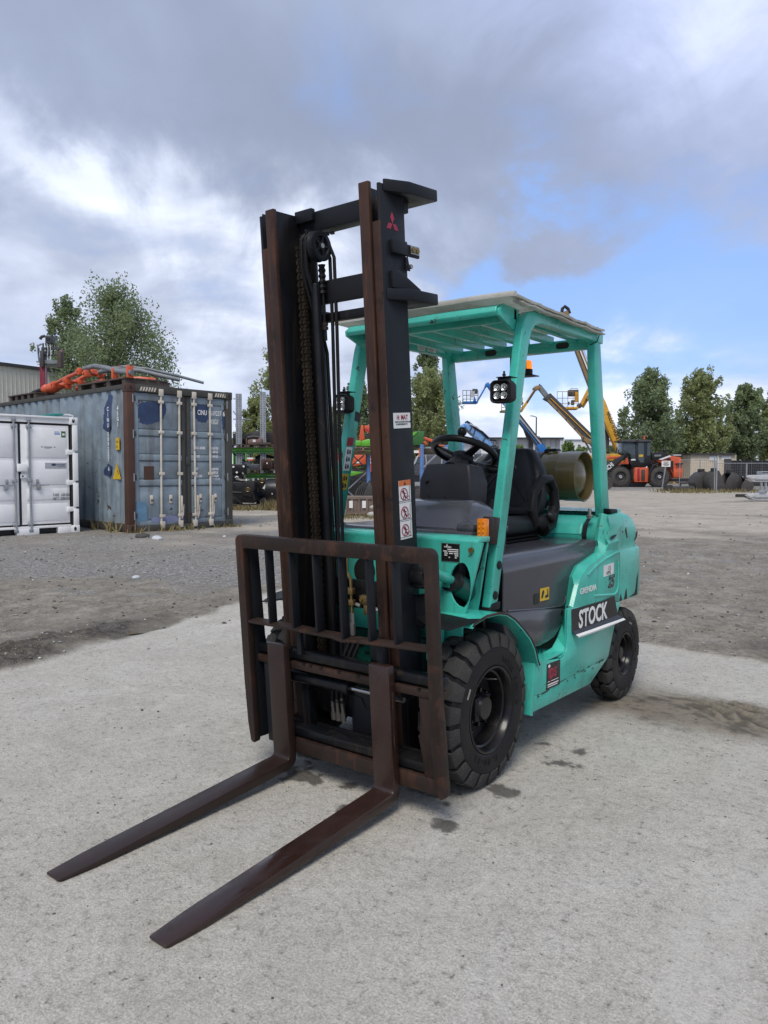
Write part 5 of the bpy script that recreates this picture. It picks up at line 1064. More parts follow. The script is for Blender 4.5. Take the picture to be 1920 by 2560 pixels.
    for (a, b), z in zip((('MAX. GROSS', '32.500 KG'), ('', '71.650 LB'), ('TARE', '3.900 KG'), ('', '8.600 LB'), ('NET', '28.600 KG'), ('', '63.050 LB'), ('CU. CAP.', '76.4 CU.M'), ('', '2.700 CU.FT')), (1.665, 1.59, 1.49, 1.41, 1.225, 1.15, 1.075, 1.0)):
        if a: T(a, .068, 1.53, z, .64, .0285 if abs(z-1.47) < .06 else .0465)
        T(b, .068, 1.92, z, .64, .0285 if abs(z-1.47) < .06 else .0465)
    def TS(ch, size, y, z): text(ch, size, (.0142, y, z), (0, -1, 0), (0, 0, 1), 'inkwhite', c, .95, .003, align='CENTER')
    for i, ch in enumerate('CINU'): TS(ch, .115, .80, 2.40-.108*i)
    for i, ch in enumerate('509237'): TS(ch, .115, .80, 1.90-.099*i)
    TS('6', .115, .80, 1.21)
    for i, ch in enumerate('45G1'): TS(ch, .115, .40, 2.40-.105*i)
    q = quad((.0152, .50, 1.62), (0, -1, 0), (0, 0, 1), .15, .24, 'height_label', 'yellow', c); text('2.9m', .06, (.0132, .49, 1.76), (0, -1, 0), (0, 0, 1), 'inkblack', q, .8); text("9'6", .07, (.0132, .485, 1.66), (0, -1, 0), (0, 0, 1), 'inkblack', q, .8)
    w = MB().prism([(.31, 1.04), (.63, 1.04), (.47, 1.36)], 'x', .010, .016).build('warning_triangle', 'yellow', c); MB().prism([(.43, 1.22), (.455, 1.22), (.40, 1.12), (.39, 1.14)], 'x', .0088, .0098).build('bolt_mark', 'inkblack', w)
build_blue_container()
def build_white_container():
    c = thing('storage_container', 'small clean white storage container with grey lock rods', 'storage container', (-11.746, 5.377, .12), 1.474)
    W, Lc, H = 2.2, 2.44, 2.245
    for x in (-.16, -W):
        s = 1 if x > -1 else 0
        for a, b in ((.14, .46), (.50, .97), (1.01, 1.55), (1.60, H-.14)): MB().box(x+.06 if s else x, x+.16 if s else x+.10, .0, .14, a, b).build('corner_post', 'cwhite', c, .006)
        MB().box(x+.02 if s else x+.1, x+.0595 if s else x+.14, .03, .12, .14, H-.14).build('door_gasket', 'gasket', c)
        for z in (0, H-.14):
            k = MB().box(x-.0 if s else x-.008, x+.168 if s else x+.16, -.006, .17, z, z+.14).build('corner_casting', 'cwhite', c, .01); MB().prism([(x+.075+.026*cos(a), z+.07+.04*sin(a)) for a in [2*pi*i/14 for i in range(14)]], 'y', -.0085, -.0062).build('casting_hole', 'inkblack', k)
            MB().box(x, x+.16, Lc-.16, Lc, z, z+.14).build('corner_casting', 'cwhite', c, .01)
        MB().box(x, x+.16, Lc-.12, Lc, .14, H-.14).build('corner_post', 'cwhite', c)
    MB().prism([(.0, H-.03), (.02, H-.03), (.03, H-.11), (.0, H-.12)] and [(-.004, H-.035), (-.004, H-.0), (.12, H-.0), (.12, H-.13), (.02, H-.13), (.03, H-.05)], 'x', -W+.16, -.16).build('door_header', 'cwhite', c, .004)
    for a, b in ((-.42, -.16), (-1.19, -.78), (-W+.16, -1.53)): MB().box(a, b, .0, .12, .0, .13).build('door_sill', 'cwhite', c, .005)
    MB().box(-W+.16, -.16, .001, .12, .115, .16).build('door_sill', 'cwhite', c, .004); MB().box(-W+.2, -.2, .10, Lc-.2, .02, .11).build('fork_pocket', 'inkblack', c)
    for a, b in ((-W+.02, -W+.05), (-.05, -.0)): MB().box(a, b, .14, Lc-.12, .08, H-.03).build('side_wall', 'cwhite', c)
    MB().box(-W+.05, -.05, .12, Lc-.02, H-.06, H-.03).build('roof', 'cwhite', c)
    MB().box(-W+.14, -.14, .060, .075, .13, H-.13).build('door_surround', 'gasket', c)
    for x0, x1 in ((-W+.17, -1.122), (-1.073, -.165)):
        d = MB().box(x0, x1, .040, .0595, .195, 2.075).build('door', 'cwhite', c, .004)
        for a, b in ((.255, .56), (.66, .88), (.99, 1.36), (1.47, 2.0)): pass
        for a, b in ((.255, .575), (.655, .86), (.945, 1.385), (1.455, 2.01)): MB().box(x0+.095, x1-.045, .030, .0398, a, b).build('door_panel', 'cwhite', d, .008)
        hx = x1 if x0 > -1.2 else x0
        if x0 > -1.2:
            for z in (.455, .975, 1.565): MB().prism([(x1-.06, z-.05), (x1+.11, z-.035), (x1+.12, z+.045), (x1-.06, z+.05)], 'y', .012, .039).build('hinge', 'cwhite', d, .006)
    for xt, xb in ((-1.205, -1.165), (-.935, -.905)):
        xb = xt+.012; r = MB().cyl((xb, .004, .07), (xt, .004, H-.07), .018, n=12).build('lock_rod', 'galv', c)
        for z in (.20, 1.02, 2.03): MB().box(xt-.05, xt+.05, -.012, .028, z-.03, z+.03).build('rod_bracket', 'galv', r, .012)
        for z in (.085, H-.085): MB().box(xt-.035, xt+.045, -.014, .02, z-.035, z+.035).build('rod_cam', 'galv', r, .014)
        sg = 1 if xt > -1 else -1
        h = MB().cyl((xt, -.004, .93), (xt+sg*.36, -.010, .94), .011, n=8).build('lock_handle', 'galv', r); MB().box(xt+sg*.16-.035, xt+sg*.16+.035, -.02, .029, .85, .95).build('handle_catch', 'galv', r, .008); MB().box(xt+sg*.14-.022, xt+sg*.14+.022, -.016, .029, .955, 1.05).build('handle_hook', 'galv', r, .014)
    b = MB().box(-1.165, -.985, -.030, .029, 1.19, 1.335).build('lock_box', 'cwhite', c, .008); k = MB().box(-1.10, -.985, .005, .029, 1.065, 1.145).build('lock_tab', 'cwhite', c, .004); MB().cyl((-1.06, .002, 1.105), (-1.06, .0045, 1.105), .016, n=12).build('keyhole', 'inkblack', k)
    p = quad((-.634, .0295, 1.245), (1, 0, 0), (0, 0, 1), .415, .115, 'maker_plate', MT['silver'], c); MB().ball((-.47, .0278, 1.322), .035, 12, (1.3, .02, .7)).build('logo_oval', 'navy', p); text('CONTAINER', .034, (-.425, .0275, 1.309), (1, 0, 0), (0, 0, 1), 'navy', p, .9, .001); quad((-.39, .0278, 1.286), (1, 0, 0), (0, 0, 1), .15, .007, 'print_line', 'navy', p, .0004)
    T = lambda s, z, size=.075, x=-.50: text(s, size, (x, .0292, z), (1, 0, 0), (0, 0, 1), 'inkblack', c, .70, .001)
    T('TARE   630 KG', .715); T('NET.!  2300 KG', .645, .072); [quad((x, .0295, z), (1, 0, 0), (0, 0, 1), w, h, 'faint_print', 'hosegrey', c, .0005) for x, z, w, h in ((-.70, 1.648, .03, .02), (-.65, 1.648, .16, .018), (-.63, 1.628, .11, .008), (-.46, 1.648, .03, .02))]
    g_ = quad((-.312, .0295, 1.85), (1, 0, 0), (0, 0, 1), .085, .118, 'green_sticker', MT['dkgreen'], c); quad((-.295, .0280, 1.885), (1, 0, 0), (0, 0, 1), .05, .045, 'sticker_mark', 'inkwhite', g_, .0004)
    for z, w in ((1.945, .10), (1.92, .11), (1.90, .11)): quad((-.445, .0295, z), (1, 0, 0), (0, 0, 1), w, .012, 'print_line', 'bluelift', c, .0005)
    s = MB().tube([(-.30, .30, H+.0), (-.25, .20, H+.045), (-.14, .10, H+.055), (-.08, .02, H+.03), (-.07, -.012, H-.06)], .017, 8).build('lifting_sling', 'silver', None, 0)
    s.location = c.location; s.rotation_euler = c.rotation_euler; tag(s, 'teal and white lifting sling lying on the white container corner', 'sling')
    MB().prism([(-.78, H+.003), (-.62, H+.03), (-.40, H+.07), (-.22, H+.075), (-.18, H+.045), (-.40, H+.003)], 'y', .14, .30).build('webbing', 'teal', s, .01)
build_white_container()
# ---- pallets and pump pipes on the blue container
def pallet(px, py, D, w, label, z=None, mat='wood', group='wooden pallets', dep=.8, rz=0., stk=1):
    s = Site('pallet', label, 'pallet', px, D, group, z)
    for q in range(stk):
        o = q*.15
        for x in (-w/2, -w*.05, w/2-w*.1): MB().box(x, x+w*.1, 0, dep, o, o+.10).build('block', mat, s.t)
        for k in range(4): MB().box(-w/2, w/2, k*(dep-.1)/3, k*(dep-.1)/3+.1, o+.101, o+.125).build('plank', mat, s.t)
        MB().box(-w/2, w/2, 0, .1, o-.0, o+.018).build('plank', mat, s.t)
    s.t.rotation_euler.z += rz; return s
def build_roof_load():
    zt = .12+2.896-.03
    # long edge of the container roof runs away to the left
    c0 = Vector((-10.79, 5.85, zt)); ux = Vector((cos(1.474), sin(1.474), 0)); uy = Vector((-sin(1.474), cos(1.474), 0)); L_ = lambda x, y, z=0: c0+ux*x+uy*y+Vector((0, 0, z))
    for i, (y, n) in enumerate(((4.55, 5), (.35, 4))):
        t = thing('pallet', ('far pallet on the container roof under the orange pump joint', 'near pallet on the container roof under the grey hoses')[i], 'pallet', L_(.10, y, .0), 1.474, 'pallets on the container roof')
        Lp = 1.9 if i else 1.45
        for k in range(n): MB().box(.02, 1.0, k*Lp/(n-1)-.08, k*Lp/(n-1)+.06, .0, .15).build('block', 'wooddk', t)
        for k in range(4): MB().box(.0+.25*k, .2+.25*k, -.1, Lp+.1, .151, .178).build('plank', 'wooddk', t)
    t = thing('pump_pipework', 'orange pump pipes with long grey hoses lying across the container roof', 'pipework', L_(.0, 0, .18), 1.474)
    O = lambda pts: pts
    MB().lathe((.4, 4.65, .08), (.1, -1, .06), [(0, .0), (0, .10), (.06, .10), (.08, .12), (.16, .12), (.18, .10), (.30, .12), (.42, .13), (.50, .12), (.62, .09), (.75, .07), (.95, .06), (.95, 0)], 20).build('pump_body', 'orangep', t, 0, ang=30)
    MB().tube([(.4, 5.3, .05), (.4, 4.95, .07), (.4, 4.6, .08)], [.05, .06, .06], 10).build('pump_hose', 'blackrub', t)
    for dx in (.25, .55): MB().tube([(dx, 3.8, .13), (dx, 3.2, .22), (dx, 2.5, .30)], .040, 10).build('pump_pipe', 'orangep', t)
    MB().tube([(.7, 3.6, .05), (.7, 2.9, .10), (.7, 2.3, .14)], .045, 10).build('pump_pipe', 'orangep', t)
    for y, z in ((3.75, .12), (3.1, .15), (2.45, .31), (2.15, .24)): [MB().box(x-.07, x+.07, y-.05, y+.05, z-.08, z+.07).build('pipe_clamp', 'orangep', t, .02) for x in (.25, .55)]; MB().cyl((.15, y, z), (.66, y, z), .03, n=8).build('clamp_bolt', 'orangep', t)
    MB().tube([(.3, 2.4, .36), (.3, 1.9, .38), (.25, 1.3, .28), (.2, .7, .15), (.2, .15, .08)], .050, 12).build('pressure_hose', 'hosegrey', t); MB().tube([(.5, 2.1, .28), (.5, 1.5, .30), (.8, .9, .24), (1.1, .5, .12), (1.35, .3, .05)], .045, 12).build('pressure_hose', 'hosegrey', t)
    MB().tube([(.6, 1.3, .34), (.9, .8, .28), (1.4, .5, .16), (1.9, .25, .03)], .030, 12).build('pressure_hose', 'hosegrey', t); MB().cyl((.6, 1.7, .33), (.7, 1.1, .33), .05, n=12).build('hose_coupling', 'pinkish', t)
    for y in (.85, .25): MB().box(.14, .27, y-.03, y+.03, -.02, .22).build('hose_clamp', 'orangep', t, .01)
    MB().tube([(.3, 1.0, .02), (.6, .6, .03), (.9, .5, .02)], .05, 8).build('pump_pipe', 'orangep', t)
build_roof_load()
def build_grab():
    s = Site('lattice_grab', 'dark hydraulic clamp on a crimson crane boom behind the container', 'crane attachment', 108, 30)
    s.box(98, 117, 905, 1180, -.12, .12, 'boom', 'darkred', None, .02); s.box(113.5, 115, 912, 985, -.16, -.13, 'cable', 'cream')
    s.box(112, 128, 838, 858, -.2, .2, 'head_block', 'boomdk', None, .03); s.box(115, 124, 843, 850, -.23, -.21, 'recess', 'inkblack')
    for x in (97, 108, 134, 148): s.bar((x, 858 if x in (108, 134) else 870), (x-1, 885), .05, 'side_arm', 'boomdk')
    s.box(103, 150, 868, 874, -.12, .0, 'cross_beam', 'boomdk'); s.box(107, 148, 886, 890, -.12, .0, 'cross_beam', 'bucket'); s.box(107, 148, 900, 909, -.15, .05, 'cross_beam', 'hosegrey'); s.box(108, 146, 911, 917, -.12, .03, 'cross_beam', 'boomdk')
    s.box(99, 109, 876, 917, -.25, .02, 'clamp_jaw', 'bucket', None, .02); s.box(142, 153, 878, 919, -.25, .02, 'clamp_jaw', 'wooddk', None, .02); s.box(147, 155, 874, 888, -.1, .1, 'clamp_jaw', 'pinkish', None, .02)
    for i in range(4): s.rod([(113+4*i, 858, -.1), (117+3*i, 872, -.22), (115+4*i, 892, -.2)], .018, 'hydraulic_hose', 'silver' if i % 2 else 'blackrub', None, 6)
    s.bar((94, 862), (98, 905), .05, 'link_arm', 'hosegrey'); s.bar((94, 865), (104, 860), .05, 'link_arm', 'hosegrey'); s.rod([(100, 848, 0), (104, 842, 0), (112, 840, 0)], .06, 'link_pin', 'boomdk')
build_grab()
# ---- buildings
def build_buildings():
    s = Site('warehouse', 'long beige warehouse with dark roof edge behind the containers', 'warehouse', 0, 38)
    a = s.P(-260, 880, -4.6); b = s.P(200, 944, 3.2)
    w = MB(); d = (b-a); n = 40
    for k in range(n):
        p = a+d*(k/n); q = a+d*((k+1)/n)
        w.add([(p.x, p.y, 0), (q.x, q.y, 0), (q.x, q.y, 6.3), (p.x, p.y, 6.3)], [(0, 1, 2, 3)]); w.add([(q.x-.02, q.y-.03, 0), (q.x+.02, q.y-.03, 0), (q.x+.02, q.y-.03, 6.3), (q.x-.02, q.y-.03, 6.3)], [(0, 1, 2, 3)])
    w.build('wall', 'wallbeige', s.t); MB().beam((a.x, a.y-.05, 6.37), (b.x, b.y-.05, 6.37), .2, .16).build('roof_edge', 'roofdk', s.t); MB().add([(a.x, a.y, 6.35), (b.x, b.y, 6.35), (b.x-8, b.y+8, 6.35), (a.x-8, a.y+8, 6.35)], [(0, 1, 2, 3)]).build('roof', 'roofdk', s.t)
    s = Site('workshop_building', 'white workshop building with long navy sign and dark roof edge', 'building', 1300, 112)
    s.box(1150, 1412, 1096, None, 0, 20, 'wall', 'wallwhite'); s.box(1148, 1410, 1093, 1097, -1.2, 20, 'roof_edge', 'roofdk'); s.box(1400, 1407, 1097, None, -1.0, -.5, 'canopy_column', 'wallgrey')
    s.box(1322, 1348, 1097, None, -.3, -.05, 'dark_bay', 'boomdk'); s.box(1333, 1344, 1100, None, -.4, -.31, 'bay_post', 'wallgrey'); s.box(1349, 1353, 1097, None, -.4, -.05, 'bay_post', 'hosegrey')
    for x in (1245, 1256, 1268, 1284, 1362, 1376, 1389): s.box(x, x+.5, 1098, None, -.06, -.0, 'cladding_joint', 'silver')
    g_ = s.box(1188, 1241, 1100.5, 1116, -.25, -.12, 'sign_board', 'signnavy'); s.box(1180, 1190, 1099.5, 1117, -.27, -.13, 'sign_red_end', 'inkred', g_)
    p = s.P(1193.5, 1112.7, -.26); text('EUROTEK', .82, p, (1, 0, 0), (0, 0, 1), 'inkwhite', g_, .78, .02)
    s.box(1342, 1350, 1090, 1093, 2, 5, 'roof_unit', 'wallgrey')
    s = Site('white_hall', 'plain white hall far behind the yellow lifts', 'building', 1450, 140)
    s.box(1409, 1560, 1099, None, 0, 25, 'wall', 'wallwhite'); s.box(1409, 1560, 1098, 1099.5, -.3, 25, 'roof_edge', 'wallgrey'); s.box(1462, 1490, 1121, None, -1.5, -.1, 'annex', 'wallwhite'); s.box(1462, 1490, 1120, 1121.5, -1.7, -.05, 'annex_roof', 'hosegrey')
    s = Site('grey_hall', 'pale grey ribbed hall seen between the poplars', 'building', 1830, 130)
    s.box(1788, 1990, 1082, None, 0, 25, 'wall', 'wallgrey'); s.box(1786, 1990, 1080, 1083, -.3, 25, 'roof_edge', 'silver')
    for k in range(24): s.box(1790+4.4*k, 1790.9+4.4*k, 1084, None, -.12, 0, 'cladding_rib', 'wallwhite')
    s = Site('cream_shed', 'cream rendered shed with flat dark roof behind the wire fence', 'shed', 1780, 70)
    s.box(1727, 1840, 1137, None, 0, 6, 'wall', 'wallcream'); s.box(1725, 1841, 1133, 1137.3, -.25, 6.2, 'roof', 'roofdk'); s.box(1774, 1791, 1140, 1152, -.05, .05, 'window', 'wallwhite'); s.box(1793, 1796, 1137, None, -.1, -.002, 'pillar', 'wallwhite'); s.box(1804, 1828, 1140, 1150, -.03, .02, 'window', 'wallwhite')
    s = Site('ochre_shed', 'ochre rendered shed beside the cream one', 'shed', 1706, 72)
    s.box(1684, 1726, 1139, None, 0, 6, 'wall', 'wallochre'); s.box(1683, 1727, 1136, 1139.3, -.2, 6.2, 'roof', 'wallgrey')
build_buildings()
# ---- trees
def leaf_mat(name, col):
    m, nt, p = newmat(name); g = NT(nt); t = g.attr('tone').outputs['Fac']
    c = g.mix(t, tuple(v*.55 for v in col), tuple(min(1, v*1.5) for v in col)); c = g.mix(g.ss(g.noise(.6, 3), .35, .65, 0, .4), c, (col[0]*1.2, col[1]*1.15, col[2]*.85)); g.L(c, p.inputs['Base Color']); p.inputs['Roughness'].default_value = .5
    tr = nt.nodes.new('ShaderNodeBsdfTranslucent'); g.L(c, tr.inputs[0]); mx = nt.nodes.new('ShaderNodeMixShader'); mx.inputs[0].default_value = .5
    o = [n for n in nt.nodes if n.type == 'OUTPUT_MATERIAL'][0]; g.L(p.outputs[0], mx.inputs[1]); g.L(tr.outputs[0], mx.inputs[2]); g.L(mx.outputs[0], o.inputs[0]); MT[name] = m
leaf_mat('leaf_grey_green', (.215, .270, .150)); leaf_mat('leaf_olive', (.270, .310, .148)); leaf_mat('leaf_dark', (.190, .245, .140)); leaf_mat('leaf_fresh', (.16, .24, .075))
MT['bark'] = plain('bark', (.10, .085, .07), .9, var=.3, bump=.4, bs=12)
def leaves(C, rad, n, size, rs, tone, sh=1.):
    """n leaf faces scattered round each clump centre"""
    k = len(C); c = np.repeat(C, n, 0); r = np.repeat(rad, n)
    d = rs.normal(size=(k*n, 3)); d /= np.linalg.norm(d, axis=1)[:, None]; p = c+d*(r*rs.rand(k*n)**.45)[:, None]*np.array([1, 1, sh])
    a = rs.normal(size=(k*n, 3)); a /= np.linalg.norm(a, axis=1)[:, None]; b = np.cross(a, rs.normal(size=(k*n, 3))); b /= np.linalg.norm(b, axis=1)[:, None]
    s = size*rs.uniform(.55, 1.25, (k*n, 1)); V = np.stack([p-a*s, p-b*s*.55, p+a*s, p+b*s*.55], 1)
    return V, np.repeat(np.clip(tone+rs.normal(0, .12, k), 0, 1), n)
def tree(name, label, px, D, top, wpx, mat, seed, group, lean=0., prof=None, dens=1., trunk_h=.22, cat='tree', leaf=None):
    s = Site(name, label, cat, px, D, group); H = s.P(px, top).z*.955; R = wpx/2*D/FPX; rs = np.random.RandomState(seed)
    prof = prof or ((0, .35), (.15, .8), (.35, 1.), (.55, .92), (.75, .62), (.9, .32), (1, .08))
    zz, rr = zip(*prof); Hc = H*(1-trunk_h)
    # steep limbs leave the trunk and carry small clumps, so gaps of sky stay between them
    nl = int(20*dens)+9; limbs = []; C = []; Q = []
    for k in range(nl):
        u1 = min(1, (k+.5)/nl*.98+rs.normal(0, .03)+.04); a = k*2.4+rs.normal(0, .35); env = np.interp(u1, zz, rr)*R*rs.uniform(.8, 1.15); h1 = trunk_h*H+Hc*max(.03, u1)
        h0 = max(trunk_h*H*.75, h1-env*rs.uniform(1.1, 1.7)-.08*H); pts = []
        for f in np.linspace(0, 1, 7):
            g_ = f**.8; w = .10*R*sin(f*5+k); pts.append(np.array([cos(a)*env*g_-sin(a)*w*f+lean*h0, sin(a)*env*g_+cos(a)*w*f, h0+(h1-h0)*f**1.15]))
        limbs.append(pts); m_ = int(rs.uniform(10, 16)*(.5+.5*np.interp(u1, (0, .8, 1), (1, 1, .6))))
        for q in range(m_):
            f = rs.uniform(.28, 1.04)*6; i0 = min(5, int(f)); b_ = pts[i0]+(pts[i0+1]-pts[i0])*(f-i0); sp = R*.17*(1.15-f/8)+.06
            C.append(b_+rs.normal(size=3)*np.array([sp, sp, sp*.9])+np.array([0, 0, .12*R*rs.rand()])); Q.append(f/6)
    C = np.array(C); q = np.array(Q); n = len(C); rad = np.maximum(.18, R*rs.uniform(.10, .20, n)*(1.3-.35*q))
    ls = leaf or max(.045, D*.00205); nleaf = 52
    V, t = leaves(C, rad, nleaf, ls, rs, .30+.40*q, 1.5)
    me = bpy.data.meshes.new('crown'); m = len(V); me.vertices.add(4*m); me.vertices.foreach_set('co', V.ravel()); me.loops.add(4*m); me.loops.foreach_set('vertex_index', np.arange(4*m)); me.polygons.add(m); me.polygons.foreach_set('loop_start', np.arange(m)*4); me.update(calc_edges=True)
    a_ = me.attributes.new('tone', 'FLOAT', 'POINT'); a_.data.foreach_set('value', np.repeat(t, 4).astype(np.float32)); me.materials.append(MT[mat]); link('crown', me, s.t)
    b = MB(); tp = [(lean*H*k*.9+.08*sin(k*7+seed), .08*cos(k*5+seed), H*.9*k) for k in (0, .2, .4, .6, .8, 1)]; r0 = max(.05, H*.014)
    b.tube(tp, [r0*1.25, r0, r0*.8, r0*.55, r0*.3, r0*.1], 8)
    for k, pts in enumerate(limbs): b.tube([Vector(p_) for p_ in pts[:6]], [r0*.42*(1-k/nl*.6)*(1-.16*f) for f in range(6)], 5)
    b.build('trunk', 'bark', s.t); return s
TG = 'trees behind the yard'
tree('poplar_tree', 'tall bushy poplar behind the blue container', 302, 42, 716, 320, 'leaf_grey_green', 3, TG, dens=3.6, prof=((0, .5), (.2, .95), (.4, 1.), (.6, .8), (.8, .5), (.93, .26), (1, .08)))
tree('poplar_tree', 'smaller poplar left of the tall one behind the crane clamp', 172, 44, 738, 140, 'leaf_grey_green', 9, TG, dens=1.5, prof=((0, .5), (.3, .95), (.55, 1.), (.8, .75), (.92, .45), (1, .1)))
tree('poplar_tree', 'light poplar showing left of the mast above the grey rack posts', 700, 45, 842, 140, 'leaf_olive', 14, TG, dens=1.2)
tree('young_tree', 'low young tree between the two grey rack posts', 640, 47, 985, 95, 'leaf_olive', 5, TG, dens=.7)
tree('young_tree', 'small pale tree seen between the mast hoses and the left rail', 815, 60, 1042, 70, 'leaf_grey_green', 25, TG, dens=.6)
tree('poplar_tree', 'poplar behind the far front post of the forklift guard', 890, 50, 952, 130, 'leaf_dark', 31, TG, dens=1.3)
tree('poplar_tree', 'slim tall poplar right of the mast under the guard roof', 1068, 50, 862, 80, 'leaf_grey_green', 41, TG, dens=1.0, prof=((0, .5), (.3, 1), (.6, .8), (.85, .55), (1, .15)))
tree('poplar_tree', 'broad olive poplar right of the mast above the green hopper', 1072, 46, 925, 150, 'leaf_olive', 44, TG, dens=1.5, prof=((0, .4), (.25, .9), (.5, 1.), (.75, .75), (.9, .5), (1, .15)))
tree('poplar_tree', 'dark poplar behind the orange loader', 1620, 74, 926, 150, 'leaf_grey_green', 51, TG, dens=1.6, prof=((0, .75), (.2, 1), (.5, .9), (.75, .62), (.9, .38), (1, .1)))
tree('poplar_tree', 'green poplar behind the ochre shed', 1746, 76, 924, 136, 'leaf_olive', 57, TG, dens=1.6, prof=((0, .75), (.2, 1), (.5, .9), (.75, .65), (.9, .38), (1, .1)))
tree('poplar_tree', 'slender poplar with bare lower limbs right of the cream shed', 1860, 78, 955, 112, 'leaf_grey_green', 63, TG, dens=1.1, trunk_h=.3, prof=((0, .45), (.25, .9), (.5, 1), (.75, .72), (.9, .42), (1, .1)))
tree('poplar_tree', 'pale thin poplar at the right edge of the yard', 1932, 80, 965, 90, 'leaf_olive', 66, TG, dens=.9, trunk_h=.3)
for i, (px, D, top, w, lab) in enumerate(((1432, 72, 1108, 78, 'round shrub above the gas bottle under the yellow boom'), (1290, 75, 1113, 62, 'low shrub right of the near guard post behind the seat'), (1528, 66, 1112, 60, 'bushy shrub left of the loader under the yellow arm'), (1372, 70, 1124, 46, 'small shrub at the foot of the blue lift'), (1236, 78, 1126, 50, 'low shrub left of the near guard post'))):
    tree('shrub', lab, px, D, top, w, 'leaf_fresh' if i in (1, 0) else 'leaf_grey_green', 80+i, 'shrubs before the white buildings', dens=.7, trunk_h=.1, cat='shrub', prof=((0, .7), (.4, 1), (.8, .7), (1, .3)))
